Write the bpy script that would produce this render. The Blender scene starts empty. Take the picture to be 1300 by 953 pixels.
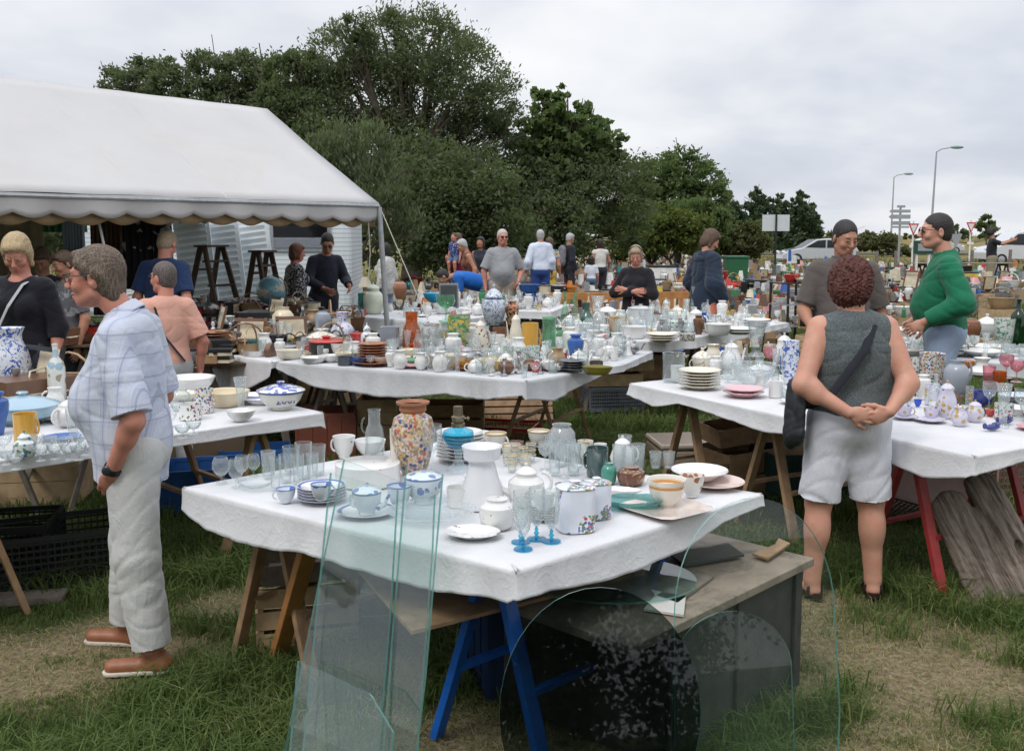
import bpy, math, random
import numpy as np
from math import sin, cos, pi, radians as R, atan2, sqrt
from mathutils import Vector as V, Matrix
random.seed(7); RNG = np.random.default_rng(7)
sc = bpy.context.scene; COL = sc.collection
F = 1265.0; TH = math.atan(133/F); EYE = 1.72
FW = V((0, cos(TH), -sin(TH))); UP = V((0, sin(TH), cos(TH))); CAM = V((0, 0, EYE))
def ray(px, py): return FW + V((1, 0, 0))*((px-650)/F) - UP*((py-431)/F)
def at(px, py, h=0.0):
    "point where the sight line meets the level h"
    d = ray(px, py); return CAM + d*((h-EYE)/d.z)
def atd(px, py, Y):
    d = ray(px, py); return CAM + d*(Y/d.y)
def sc_at(p): return (p-CAM).dot(FW)/F        # metres per photo pixel there

# ---------------------------------------------------------------- nodes
class NT:
    def __init__(s, nt): s.t = nt; nt.nodes.clear()
    def n(s, ty, ins=None, **props):
        nd = s.t.nodes.new(ty)
        for k, v in props.items(): setattr(nd, k, v)
        for k, v in (ins or {}).items():
            sk = nd.inputs[k]
            if isinstance(v, bpy.types.NodeSocket): s.t.links.new(v, sk)
            elif isinstance(v, bpy.types.Node): s.t.links.new(v.outputs[0], sk)
            else:
                if isinstance(v, (tuple, list)) and len(v) == 3 and sk.type == 'RGBA': v = (*v, 1)
                sk.default_value = v
        return nd
    def m(s, op, a, b=0.0, c=0.0, clamp=False):
        nd = s.n('ShaderNodeMath', {0: a, 1: b, 2: c}, operation=op); nd.use_clamp = clamp; return nd.outputs[0]
    def mix(s, f, a, b, bt='MIX'):
        nd = s.n('ShaderNodeMix', {0: f, 6: a, 7: b}, data_type='RGBA', blend_type=bt); return nd.outputs[2]
    def noise(s, vec, scale, detail=3, rough=.55, dist=0):
        return s.n('ShaderNodeTexNoise', {'Vector': vec, 'Scale': scale, 'Detail': detail, 'Roughness': rough, 'Distortion': dist}).outputs[0]
    def ramp(s, f, stops, interp='LINEAR'):
        nd = s.n('ShaderNodeValToRGB', {0: f}); cr = nd.color_ramp; cr.interpolation = interp
        while len(cr.elements) < len(stops): cr.elements.new(.5)
        for e, (p, c) in zip(cr.elements, stops):
            e.position = p; e.color = (*c, 1) if not isinstance(c, (int, float)) else (c, c, c, 1)
        return nd.outputs[0]
    def step(s, f, a, b): return s.n('ShaderNodeMapRange', {0: f, 1: a, 2: b, 3: 0.0, 4: 1.0}).outputs[0]
MATS = {}
def newmat(name):
    m = bpy.data.materials.new(name); m.use_nodes = True; return m, NT(m.node_tree)
def sc3(c, k): return tuple(min(1, x*k) for x in c)
def M(name, col, rough=.6, var=.12, vs=6, bump=0, bs=60, metal=0, coat=0, spec=.5, pat=None, trans=0, sheen=0):
    if name in MATS: return MATS[name]
    m, t = newmat(name)
    co = t.n('ShaderNodeTexCoord'); ob = co.outputs['Object']
    nz = t.noise(ob, vs, 5)
    c = t.mix(t.step(nz, .3, .7), sc3(col, 1-var), sc3(col, 1+var))
    if pat: c = pat(t, co, c)
    ins = {'Base Color': c, 'Roughness': rough, 'Metallic': metal, 'Coat Weight': coat, 'Coat Roughness': .08, 'Specular IOR Level': spec}
    if sheen: ins['Sheen Weight'] = sheen
    if bump:
        h = t.noise(ob, bs, 4)
        ins['Normal'] = t.n('ShaderNodeBump', {'Strength': 1.0, 'Distance': bump, 'Height': h}).outputs[0]
    b = t.n('ShaderNodeBsdfPrincipled', ins)
    out = b.outputs[0]
    if trans:
        tr = t.n('ShaderNodeBsdfTranslucent', {'Color': c}); out = t.n('ShaderNodeMixShader', {0: trans, 1: out, 2: tr.outputs[0]}).outputs[0]
    t.n('ShaderNodeOutputMaterial', {0: out}); MATS[name] = m; return m
def glassM(name, tint=(.97, .985, .985), haze=.07, edge=(.5, .56, .57), hc=(.8, .85, .87), cut=0, refl=1.3):
    if name in MATS: return MATS[name]
    m, t = newmat(name)
    lw = t.n('ShaderNodeLayerWeight', {'Blend': .35}).outputs['Facing']
    e = t.m('POWER', lw, 1.9)
    nrm = {}
    if cut:
        ob = t.n('ShaderNodeTexCoord').outputs['Object']
        v = t.n('ShaderNodeTexVoronoi', {'Vector': ob, 'Scale': cut}).outputs[0]
        nrm = {'Normal': t.n('ShaderNodeBump', {'Strength': .8, 'Distance': .004, 'Height': v}).outputs[0]}
    tr = t.n('ShaderNodeBsdfTransparent', {'Color': t.mix(e, tint, edge)}).outputs[0]
    gl = t.n('ShaderNodeBsdfGlossy', {'Color': (1, 1, 1, 1), 'Roughness': .015, **nrm}).outputs[0]
    df = t.n('ShaderNodeBsdfDiffuse', {'Color': hc}).outputs[0]
    a = t.n('ShaderNodeMixShader', {0: t.m('ADD', t.m('MULTIPLY', e, .3), haze, clamp=True), 1: tr, 2: df}).outputs[0]
    fr = t.n('ShaderNodeFresnel', {'IOR': 1.5, **nrm}).outputs[0]; bf = t.n('ShaderNodeNewGeometry').outputs['Backfacing']
    b = t.n('ShaderNodeMixShader', {0: t.m('MULTIPLY', t.m('MULTIPLY', fr, refl, clamp=True), t.m('SUBTRACT', 1, bf)), 1: a, 2: gl}).outputs[0]
    t.n('ShaderNodeOutputMaterial', {0: b}); MATS[name] = m; return m

# ---------------------------------------------------------------- mesh building
class MB:
    def __init__(s): s.v = []; s.f = []; s.mi = []; s.nv = 0
    def add(s, vs, fs, mi=0):
        vs = np.asarray(vs, float).reshape(-1, 3); s.v.append(vs); o = s.nv; s.nv += len(vs)
        for f in fs: s.f.append(tuple(i+o for i in f)); s.mi.append(mi)
        return s
    def join(s, o, mi=None, M4=None):
        vs = np.concatenate(o.v)
        if M4 is not None: A = np.array(M4); vs = vs@A[:3, :3].T + A[:3, 3]
        b = s.nv; s.v.append(vs); s.nv += len(vs)
        for f, m in zip(o.f, o.mi): s.f.append(tuple(i+b for i in f)); s.mi.append(m if mi is None else mi)
        return s
    def box(s, c, d, rz=0, mi=0, rx=0, taper=1, ry=0):
        x, y, z = d[0]/2, d[1]/2, d[2]/2
        vs = np.array([(-x, -y, -z), (x, -y, -z), (x, y, -z), (-x, y, -z), (-x*taper, -y*taper, z), (x*taper, -y*taper, z), (x*taper, y*taper, z), (-x*taper, y*taper, z)])
        m = np.array(Matrix.Rotation(rz, 3, 'Z') @ Matrix.Rotation(ry, 3, 'Y') @ Matrix.Rotation(rx, 3, 'X'))
        return s.add(vs@m.T+np.array(c), [(0, 3, 2, 1), (4, 5, 6, 7), (0, 1, 5, 4), (1, 2, 6, 5), (2, 3, 7, 6), (3, 0, 4, 7)], mi)
    def beam(s, a, b, w, h=None, mi=0):
        "square bar from a to b"
        a, b = V(a), V(b); d = b-a; h = h or w
        q = d.to_track_quat('Z', 'Y').to_matrix()
        vs = [a+q@V((x*w/2, y*h/2, 0)) for x, y in ((-1, -1), (1, -1), (1, 1), (-1, 1))]+[b+q@V((x*w/2, y*h/2, 0)) for x, y in ((-1, -1), (1, -1), (1, 1), (-1, 1))]
        return s.add([tuple(v) for v in vs], [(0, 3, 2, 1), (4, 5, 6, 7), (0, 1, 5, 4), (1, 2, 6, 5), (2, 3, 7, 6), (3, 0, 4, 7)], mi)
    def tube(s, pts, r, seg=8, mi=0, cap=True, flat=1):
        P = [V(p) for p in pts]; n = len(P); rr = [r]*n if isinstance(r, (int, float)) else r
        vs = []; ref = None
        for i, p in enumerate(P):
            d = (P[min(i+1, n-1)]-P[max(i-1, 0)]).normalized()
            if ref is None: ref = V((0, 0, 1)) if abs(d.z) < .9 else V((1, 0, 0))
            u = d.cross(ref).normalized(); w = u.cross(d).normalized(); ref = w
            for k in range(seg):
                a = 2*pi*k/seg; vs.append(tuple(p+u*cos(a)*rr[i]+w*sin(a)*rr[i]*flat))
        fs = [(i*seg+k, i*seg+(k+1) % seg, (i+1)*seg+(k+1) % seg, (i+1)*seg+k) for i in range(n-1) for k in range(seg)]
        if cap: fs += [tuple(range(seg))[::-1], tuple((n-1)*seg+k for k in range(seg))]
        return s.add(vs, fs, mi)
    def lathe(s, prof, rs=1, zs=1, seg=24, mi=0, c=(0, 0, 0), oval=1, flute=0, nf=0, sq=0):
        n = len(prof); vs = []
        for r, z in prof:
            for k in range(seg):
                a = 2*pi*k/seg; q = 1+flute*cos(nf*a)
                if sq: q *= (abs(cos(a))**sq+abs(sin(a))**sq)**(-1/sq)
                vs.append((c[0]+r*rs*q*cos(a), c[1]+r*rs*q*sin(a)*oval, c[2]+z*zs))
        fs = [(i*seg+k, i*seg+(k+1) % seg, (i+1)*seg+(k+1) % seg, (i+1)*seg+k) for i in range(n-1) for k in range(seg)]
        return s.add(vs, fs, mi)
    def ball(s, c, r, seg=12, mi=0):
        if isinstance(r, (int, float)): r = (r, r, r)
        n = seg//2+1
        b = MB().lathe([(sin(pi*i/n) if 0 < i < n else .001, -cos(pi*i/n)) for i in range(n+1)], 1, 1, seg)
        b.v = [b.v[0]*np.array(r)+np.array(c)]; return s.join(b, mi)
    def slab(s, poly, thick, axis='z', mi=0, M4=None):
        "polygon in the xy plane given a thickness upward"
        n = len(poly); vs = [(x, y, 0) for x, y in poly]+[(x, y, thick) for x, y in poly]
        fs = [tuple(range(n))[::-1], tuple(range(n, 2*n))]+[(i, (i+1) % n, n+(i+1) % n, n+i) for i in range(n)]
        vs = np.array(vs, float)
        if M4 is not None: A = np.array(M4); vs = vs@A[:3, :3].T+A[:3, 3]
        return s.add(vs, fs, mi)
    def build(s, name, mats, parent=None, smooth=False, bev=0):
        me = bpy.data.meshes.new(name); me.from_pydata(np.concatenate(s.v).tolist(), [], s.f)
        mats = mats if isinstance(mats, (list, tuple)) else [mats]
        for m in mats: me.materials.append(m)
        if len(mats) > 1: me.polygons.foreach_set('material_index', s.mi)
        if smooth:
            me.polygons.foreach_set('use_smooth', [True]*len(me.polygons))
            if smooth != 2: me.set_sharp_from_angle(angle=R(38))
        o = bpy.data.objects.new(name, me); COL.objects.link(o)
        if bev:
            md = o.modifiers.new('b', 'BEVEL'); md.width = bev; md.segments = 2; md.limit_method = 'ANGLE'
        if parent: o.parent = parent
        return o
def tag(o, label=None, cat=None, group=None, kind=None):
    if label: o['label'] = label
    if cat: o['category'] = cat
    if group: o['group'] = group
    if kind: o['kind'] = kind
    return o
def empty(name, loc, rz=0, label=None, cat=None, group=None):
    o = bpy.data.objects.new(name, None); COL.objects.link(o); o.location = loc; o.rotation_euler = (0, 0, rz); o.empty_display_size = .1
    return tag(o, label, cat, group)
def copy_tree(o, parent=None):
    c = o.copy(); COL.objects.link(c); c.parent = parent
    for ch in list(o.children): copy_tree(ch, c)
    return c
def fastmesh(name, vs, nper, mats, parent=None, attr=None, smooth=False, mi=None):
    "mesh of equal polygons, vs = (n*nper,3), every polygon with own vertices"
    me = bpy.data.meshes.new(name); vs = np.asarray(vs, np.float32).reshape(-1, 3); nf = len(vs)//nper
    me.vertices.add(len(vs)); me.vertices.foreach_set('co', vs.ravel())
    me.loops.add(len(vs)); me.loops.foreach_set('vertex_index', np.arange(len(vs), dtype=np.int32))
    me.polygons.add(nf); me.polygons.foreach_set('loop_start', np.arange(0, len(vs), nper, dtype=np.int32))
    for m in mats: me.materials.append(m)
    if mi is not None: me.polygons.foreach_set('material_index', mi.astype(np.int32))
    if attr is not None:
        a = me.attributes.new('tint', 'FLOAT', 'POINT'); a.data.foreach_set('value', attr.astype(np.float32))
    me.update(calc_edges=True); o = bpy.data.objects.new(name, me); COL.objects.link(o)
    if parent: o.parent = parent
    return o

# ---------------------------------------------------------------- signed distance modelling for people
import openvdb
class SDF:
    def __init__(s, lo, hi, vox):
        s.lo = np.array(lo, float); s.vox = vox; s.n = np.ceil((np.array(hi)-s.lo)/vox).astype(int)+1
        s.F = np.ones(s.n, np.float32); s.jit = 0
    def _sub(s, lo, hi):
        a = np.clip(np.floor((lo-s.lo)/s.vox).astype(int), 0, s.n-1); b = np.clip(np.ceil((hi-s.lo)/s.vox).astype(int)+1, 1, s.n)
        sl = tuple(slice(i, j) for i, j in zip(a, b))
        g = [(s.lo[k]+s.vox*np.arange(a[k], b[k])).astype(np.float32) for k in range(3)]
        return sl, g[0][:, None, None], g[1][None, :, None], g[2][None, None, :]
    def op(s, d, sl, k, o):
        A = s.F[sl]
        if o == 's': d = -d; h = np.maximum(k-np.abs(A-d), 0)/k; s.F[sl] = np.maximum(A, d)+h*h*k/4
        else: h = np.maximum(k-np.abs(A-d), 0)/k; s.F[sl] = np.minimum(A, d)-h*h*k/4
    def rc(s, a, b, ra, rb, k=.02, o='u', flat=None, clip=(), gr=0):
        a, b = np.array(a, float), np.array(b, float); m = max(ra, rb)+k+.03+gr
        if flat: m /= min(1, flat[1])
        sl, X, Y, Z = s._sub(np.minimum(a, b)-m, np.maximum(a, b)+m)
        x, y, z = X-a[0], Y-a[1], Z-a[2]; ba = b-a; bb = float(ba@ba)+1e-9
        if flat:
            n, f = np.array(flat[0], float), flat[1]; n /= np.linalg.norm(n); q = (x*n[0]+y*n[1]+z*n[2])*(1/f-1)
            bn = float(ba@n)*(1/f-1); x, y, z = x+n[0]*q, y+n[1]*q, z+n[2]*q; ba = ba+n*bn; bb = float(ba@ba)+1e-9
        t = np.clip((x*ba[0]+y*ba[1]+z*ba[2])/bb, 0, 1)
        d = np.sqrt((x-t*ba[0])**2+(y-t*ba[1])**2+(z-t*ba[2])**2)-(ra+(rb-ra)*t+gr)
        s.op(s._clip(d, X, Y, Z, clip), sl, k, o)
    def el(s, c, r, k=.02, o='u', rot=None, clip=(), gr=0):
        c = np.array(c, float); r = np.array(r, float)+gr; m = r.max()+k+.03
        sl, X, Y, Z = s._sub(c-m, c+m); x, y, z = X-c[0], Y-c[1], Z-c[2]
        if rot is not None:
            A = np.array(rot); x, y, z = (A[0, 0]*x+A[1, 0]*y+A[2, 0]*z, A[0, 1]*x+A[1, 1]*y+A[2, 1]*z, A[0, 2]*x+A[1, 2]*y+A[2, 2]*z)
        k0 = np.sqrt((x/r[0])**2+(y/r[1])**2+(z/r[2])**2); k1 = np.sqrt((x/r[0]**2)**2+(y/r[1]**2)**2+(z/r[2]**2)**2)+1e-6
        d = k0*(k0-1)/k1
        s.op(s._clip(d, X, Y, Z, clip), sl, k, o)
    def _clip(s, d, X, Y, Z, clip):
        for p, n in clip:   # keep the side the normal points away from
            n = np.array(n, float); n /= np.linalg.norm(n); e = (X-p[0])*n[0]+(Y-p[1])*n[1]+(Z-p[2])*n[2]
            if s.jit: e = e+s.jit*(np.sin(X*210+3*np.sin(Z*90))*.6+np.sin(Z*170+Y*130+2*np.sin(X*60)))
            d = np.maximum(d, e)
        return d
    def cut(s, p, n):
        sl, X, Y, Z = s._sub(s.lo, s.lo+s.vox*s.n); n = np.array(n, float); n /= np.linalg.norm(n)
        s.F = np.maximum(s.F, ((X-p[0])*n[0]+(Y-p[1])*n[1]+(Z-p[2])*n[2]).astype(np.float32))
    def mesh(s, name, mat, parent=None, wr=0, wk=1, fold=None):
        s.F[0] = s.F[-1] = 1; s.F[:, 0] = s.F[:, -1] = 1; s.F[:, :, 0] = s.F[:, :, -1] = 1
        g = openvdb.FloatGrid(background=1.0); g.copyFromArray(np.minimum(s.F, 1.0)); p, q = g.convertToQuads(0.0)
        p = p*s.vox+s.lo; q = q[:, ::-1]
        me = bpy.data.meshes.new(name); me.vertices.add(len(p)); me.vertices.foreach_set('co', p.astype(np.float32).ravel())
        me.loops.add(q.size); me.loops.foreach_set('vertex_index', q.astype(np.int32).ravel())
        me.polygons.add(len(q)); me.polygons.foreach_set('loop_start', np.arange(0, q.size, 4, dtype=np.int32))
        me.polygons.foreach_set('use_smooth', np.ones(len(q), bool)); me.update(calc_edges=True)
        for m in (mat if isinstance(mat, (list, tuple)) else [mat]): me.materials.append(m)
        if wr:
            nr = np.empty(len(p)*3, np.float32); me.vertices.foreach_get('normal', nr); nr = nr.reshape(-1, 3)
            w = wrinkle(p, wk)
            if fold is not None: w = fold(p)
            p2 = p+nr*(w*wr)[:, None]; me.vertices.foreach_set('co', p2.astype(np.float32).ravel()); me.update()
        o = bpy.data.objects.new(name, me); COL.objects.link(o)
        if parent: o.parent = parent
        return o
def wrinkle(p, k=1):
    "narrow creases in patches over soft undulation"
    x, y, z = p[:, 0]*k, p[:, 1]*k, p[:, 2]*k
    m = .5+.5*np.sin(7*x+2*np.sin(6*z)+5*y)*np.sin(9*z+2*np.sin(5*y+3*x)+1)
    u = np.sin(11*z+5*x+2.5*np.sin(4*z-3*y)+4*y)
    r = lambda a, q: (.5+.5*np.cos(2*a))**(q*1.6)
    c1 = r(13*z+9*x+7*y+1.8*np.sin(6*x+4*z)+u, 3); c2 = r(-9*z+17*x+12*y+2*np.sin(7*z-3*x)+1.5*u, 3); c3 = r(24*z-7*x+10*y+2.2*u, 2.5)
    return u*.35+m*c1*1.3+(1-m)*c2*1.2+m*(1-m)*c3*2
def hairflow(hc, mode):
    def f(p):
        q = p-np.array(hc); az = np.arctan2(q[:, 0], q[:, 1]+.02); z = q[:, 2]; x = q[:, 0]
        top = np.clip((z-.02)/.08, 0, 1); a = az*17*(1-top)+x*170*top+1.1*np.sin(z*21+az*2)+.7*np.sin(q[:, 1]*30+x*25)
        if mode == 'curly': return .9*np.sin(q[:, 0]*190+3*np.sin(z*90))*np.sin(z*170+3*np.sin(q[:, 1]*110))+.8*np.sin(q[:, 1]*160+2*np.sin(x*120))
        return .45*np.sin(a)+.4*np.sin(a*2.7+1.3*np.sin(z*31+x*40))+.45*np.sin(a*5.3+np.sin(z*50))
    return f
# ---------------------------------------------------------------- people
def skinM(n, c):
    c = (c[0]*1.04, c[1]*.97, c[2]*.95)
    def pat(t, co, base):
        z = t.noise(co.outputs['Object'], 22, 4); return t.mix(t.m('MULTIPLY', t.step(z, .45, .75), .5), base, (c[0]*1.02, c[1]*.66, c[2]*.58))
    return M(n, c, .5, .08, 9, .0011, 200, pat=pat, spec=.35)
SK = skinM('skin', (.56, .32, .235)); SKR = skinM('ruddy_skin', (.52, .25, .185)); SKT = skinM('tanned_skin', (.42, .23, .155))
def hairM(n, c, c2=None, k=150):
    c2 = c2 or sc3(c, 2.0)
    def pat(t, co, b):
        mp = t.n('ShaderNodeMapping', {'Vector': co.outputs['Object'], 'Scale': (1, .8, .16)})
        return t.mix(t.step(t.noise(mp.outputs[0], k*1.3, 4, .65, .4), .36, .64), c, c2)
    return M(n, c, .55, 0, 5, .004, 130, pat=pat, spec=.4)
def cloth(n, c, var=.1, bump=.001, pat=None, rough=.85, crease=.0016, cs=6.5):
    if n in MATS: return MATS[n]
    m = M(n, c, rough, var, 5, bump, 90, pat=pat, spec=.2, sheen=.15); nt = m.node_tree; t = NT.__new__(NT); t.t = nt; ob = t.n('ShaderNodeMapping', {'Vector': t.n('ShaderNodeTexCoord').outputs['Object'], 'Scale': (1.3, 1.3, .55) if cs > 3 else (1, 1, 1)}).outputs[0]
    a = t.noise(ob, cs, 3, .5, 1.2); b = t.noise(ob, 15, 3, .5, .8); r = lambda x: t.m('POWER', t.m('SUBTRACT', 1, t.m('MULTIPLY', t.m('ABSOLUTE', t.m('SUBTRACT', x, .5)), 7), clamp=True), 2)
    h = t.m('ADD', r(a), t.m('MULTIPLY', r(b), .5)); old = [q for q in nt.nodes if q.type == 'BUMP']
    bp = t.n('ShaderNodeBump', {'Strength': .7, 'Distance': crease, 'Height': h}); pb = [q for q in nt.nodes if q.type == 'BSDF_PRINCIPLED'][0]
    if old: nt.links.new(old[0].outputs[0], bp.inputs['Normal'])
    nt.links.new(bp.outputs[0], pb.inputs['Normal']); return m
EYE_W = M('eye_white', (.7, .68, .66), .2, 0); EYE_D = M('iris_brown', (.04, .025, .02), .15, 0)
BLK = M('black_plastic', (.015, .015, .017), .4, .2); DARKG = M('sunglass_lens', (.01, .01, .012), .08, 0)
def rotm(rz=0, rx=0, ry=0): return Matrix.Rotation(rz, 3, 'Z') @ Matrix.Rotation(ry, 3, 'Y') @ Matrix.Rotation(-rx, 3, 'X')
DEF = dict(hipL=(-.09, 0, .92), hipR=(.09, 0, .92), kneeL=(-.105, .02, .49), kneeR=(.105, .02, .49), ankL=(-.11, -.02, .085), ankR=(.11, -.02, .085),
           shL=(-.165, -.01, 1.40), shR=(.165, -.01, 1.40), elL=(-.225, -.04, 1.12), elR=(.225, -.04, 1.12), wrL=(-.24, .05, .87), wrR=(.24, .05, .87), head=(0, .03, 1.635))
def person(label, loc, head, H=1.75, fat=1., bust=0, belly=0, pose=None, lean=0, hyaw=0, hpitch=0, hroll=0, vox=.009, skin=SK, hair=('short', None), top=None, bottom=None,
           shoes=None, hands=None, toes=None, glasses=None, sw=1., group=None, seatz=0, hs=1., arm=1., leg=1., cw=1.):
    K = H/1.75; J = {k: V(v) for k, v in DEF.items()}
    for k in ('shL', 'shR', 'elL', 'elR', 'wrL', 'wrR'): J[k].x *= sw
    up = Matrix.Translation((0, 0, .95)) @ Matrix.Rotation(-R(lean), 4, 'X') @ Matrix.Translation((0, 0, -.95))
    for k in ('shL', 'shR', 'elL', 'elR', 'wrL', 'wrR', 'head'): J[k] = up@J[k]
    for k, v in (pose or {}).items(): J[k] = V(v)
    RU = up.to_3x3(); T = lambda *p: up@V(p)
    RH = rotm(R(hyaw), R(hpitch)+R(lean)*.6, R(hroll)); hc = J['head']; HP = lambda *p: hc+RH@(V(p)*hs)
    pts = np.array([tuple(v) for v in J.values()]); lo = np.minimum(pts.min(0), (-.3, -.25, .0))-(.2, .25, .02); hi = pts.max(0)+(.2, .3, .25); lo[2] = -.02
    hi = np.maximum(hi, (.32, .3, 1)); z0 = seatz
    def torso(S, gr, k=.05):
        S.el(T(0, -.012, .96), (.16*fat, .12*fat, .13), k, rot=RU, gr=gr)
        S.el(T(0, .012+belly*.5, 1.11), (.14*fat*cw, (.108+belly*.6)*fat, .15), k+.02, rot=RU, gr=gr)
        S.el(T(0, belly*.12, 1.275), (.155*sw*cw, (.112+belly*.15)*(1+.4*(cw-1)), .175), k+.02, rot=RU, gr=gr)
        for s in (-1, 1):
            S.rc(T(0, -.01, 1.425), T(s*.13*sw, -.01, 1.40), .056, .05, k, gr=gr)
            if bust: S.el(T(s*.075, .085, 1.27), (.07*bust, .065*bust, .075*bust), .04, rot=RU, gr=gr)
    nb = T(0, -.015, 1.43); nt = HP(0, -.025, -.05)
    B = SDF(lo, hi, vox); torso(B, 0)
    B.rc(nb, nt, .06, .055*hs, .03)
    for s in 'LR':
        B.rc(J['hip'+s], J['knee'+s], .085*fat, .056*leg, .05); B.rc(J['knee'+s], J['ank'+s], .054*leg, .036*leg, .02)
        kn, an = J['knee'+s], J['ank'+s]; B.el(kn+(an-kn)*.32+V((0, -.018, 0)), (.052*leg, .052*leg, .11), .03)
        td = V((toes or {}).get(s, (0.05 if s == 'R' else -.05, 1, 0))).normalized(); hl = V((an.x, an.y, an.z-.055))
        B.rc(hl-td*.02, hl+td*.15, .03, .022, .03, flat=((0, 0, 1), .8)); B.rc(an, hl-td*.01, .036, .034, .02)
        B.rc(J['sh'+s], J['el'+s], .052*arm, .041*arm, .04); B.rc(J['el'+s], J['wr'+s], .042*arm, .027*(arm+1)/2, .03); B.el(J['el'+s]+(J['wr'+s]-J['el'+s])*.25, V((.035, .035, .05))*arm, .03)
        e, w = J['el'+s], J['wr'+s]; d = (w-e).normalized()
        hd = (hands or {}).get(s, {})
        if hd.get('hide'): continue
        dr = V(hd.get('dir', tuple(d))).normalized(); sx = -1 if s == 'L' else 1
        pn = V(hd.get('palm', (-sx, 0, 0))); pn = (pn-dr*pn.dot(dr)).normalized(); la = dr.cross(pn).normalized()
        if hd.get('flip', s == 'R'): la = -la       # la points to the thumb
        cu = hd.get('curl', 22); A = Matrix((la, pn, dr)).transposed()
        B.el(w+dr*.048, (.04, .016, .052), .012, rot=A); B.rc(w, w+dr*.03, .026, .022, .01, flat=(tuple(pn), .75))
        for i, (o_, ln) in enumerate(((.03, .92), (.01, 1), (-.01, .95), (-.029, .76))):
            p = w+dr*(.085-.004*abs(i-1))+la*o_; dd = dr+la*(.05*(1.3-i)); ang = 0
            for j, L in enumerate((.042, .027, .021)):
                ang += R(cu*(.7 if j == 0 else 1.)+i*2); q = p+(dd*cos(ang)+pn*sin(ang)).normalized()*L*ln
                B.rc(p, q, .0095-.001*j, .0088-.001*j, .004); p = q
        p = w+dr*.025+la*.026
        for j, L in enumerate((.045, .032, .026)):
            q = p+(dr*(.75+.1*j)+la*(.65-.28*j)+pn*(.3+.2*j)*(1 if cu > 10 else .5)).normalized()*L; B.rc(p, q, .0135-.0015*j, .012-.0015*j, .008); p = q
    # head
    f = hs
    B.el(HP(0, -.014, .03), V((.074, .094, .088))*f, .02, rot=RH); B.el(HP(0, .026, -.03), V((.06, .064, .085))*f, .03, rot=RH)
    B.el(HP(0, .048, -.09), V((.036, .034, .024))*f, .03, rot=RH); B.rc(HP(-.048, .0, -.065), HP(-.02, .055, -.092), .02*f, .018*f, .02); B.rc(HP(.048, .0, -.065), HP(.02, .055, -.092), .02*f, .018*f, .02)
    B.rc(HP(-.035, .078, .026), HP(.035, .078, .026), .009*f, .009*f, .016)
    for s in (-1, 1):
        B.el(HP(s*.04, .064, -.032), V((.022, .02, .022))*f, .02, rot=RH)
        B.el(HP(s*.032, .101, .006), V((.017, .014, .011))*f, .012, 's', rot=RH)
        B.el(HP(s*.03, .081, .004), V((.015, .013, .011))*f, .005, rot=RH)
        B.el(HP(s*.076, -.012, -.012), V((.010, .020, .033))*f, .006, rot=RH@rotm(-s*.35, .15))
        if vox < .007: B.el(HP(s*.086, -.006, -.006), V((.006, .010, .016))*f, .005, 's', rot=RH)
        B.el(HP(s*.011, .102, -.036), V((.008, .010, .008))*f, .006, rot=RH)
    B.rc(HP(0, .086, .014), HP(0, .113, -.03), .008*f, .0125*f, .012)
    B.el(HP(0, .09, -.062), V((.024, .010, .007))*f, .006, rot=RH); B.el(HP(0, .087, -.076), V((.02, .011, .008))*f, .006, rot=RH)
    B.el(HP(0, .103, -.069), V((.017, .011, .0018))*f, .003, 's', rot=RH)
    def fin(o):
        me = o.data; n = len(me.vertices); a = np.empty(n*3, np.float32); me.vertices.foreach_get('co', a); a = a.reshape(-1, 3); a[:, 2] -= z0; a *= K
        me.vertices.foreach_set('co', a.ravel()); me.update()
    body = B.mesh('person', skin, None); fin(body); body.location = loc; body.rotation_euler = (0, 0, R(head)); tag(body, label, 'person', group)
    def child(S, name, mat, wr=0, wk=1, fold=None):
        o = S.mesh(name, mat, body, wr, wk, fold); fin(o); return o
    if vox < .012:
        for s in (-1, 1):
            m = MB().ball(HP(s*.0305, .0875, .004), V((.0098, .0052, .0045))*f, 10); m.ball(HP(s*.0305, .0925, .004), V((.0046, .0028, .0042))*f, 8, 1)
            hm = hair[1]
            if hm: m.tube([HP(s*.016, .0985, .021), HP(s*.032, .0965, .0255), HP(s*.048, .085, .02)], [.0025*f, .0035*f, .002*f], 5, 2)
            m.v = [(v-np.array((0, 0, z0)))*K for v in m.v]; m.build('eye', [EYE_W, EYE_D]+([hm] if hm else []), body, True)
    # hair
    st, hm = hair[0], hair[1]
    if hm:
        hv = vox if vox < .006 else vox*.9
        S = SDF(np.array(hc)-.2*f, np.array(hc)+.2*f, hv); hl = (HP(0, .07, .062), RH@V((0, .78, -.62))); g = {'short': .009, 'crop': .004, 'swept': .008, 'bob': .012, 'curly': .023, 'long': .011}[st]; S.jit = .005 if st == 'crop' else .008
        S.el(HP(0, -.016, .034), V((.075, .094, .088))*f, .01, rot=RH, gr=g*f, clip=[(HP(0, .075, .066) if st == 'crop' else hl[0], hl[1]), (HP(0, 0, -.055), RH@V((0, 0, -1)))])
        S.el(HP(0, -.045, -.02), V((.066, .055, .07))*f, .02, rot=RH, gr=g*f, clip=[(HP(0, -.005, 0), RH@V((0, 1, 0)))])
        if st in ('bob', 'curly', 'long', 'short'):   # fringe volume over the forehead
            S.rc(HP(-.035, .058, .078), HP(.035, .062, .074), .02*f, .022*f, .03)
        if st in ('bob', 'long'):
            for s in (-1, 1): S.rc(HP(s*.07, -.0, .02), HP(s*.074, .0, -.085 if st == 'bob' else -.15), .026*f, .02*f, .03, flat=(tuple(RH@V((1, 0, 0))), .7))
            S.el(HP(0, -.055, -.05), V((.075, .05, .08 if st == 'bob' else .13))*f, .03, rot=RH)
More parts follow.
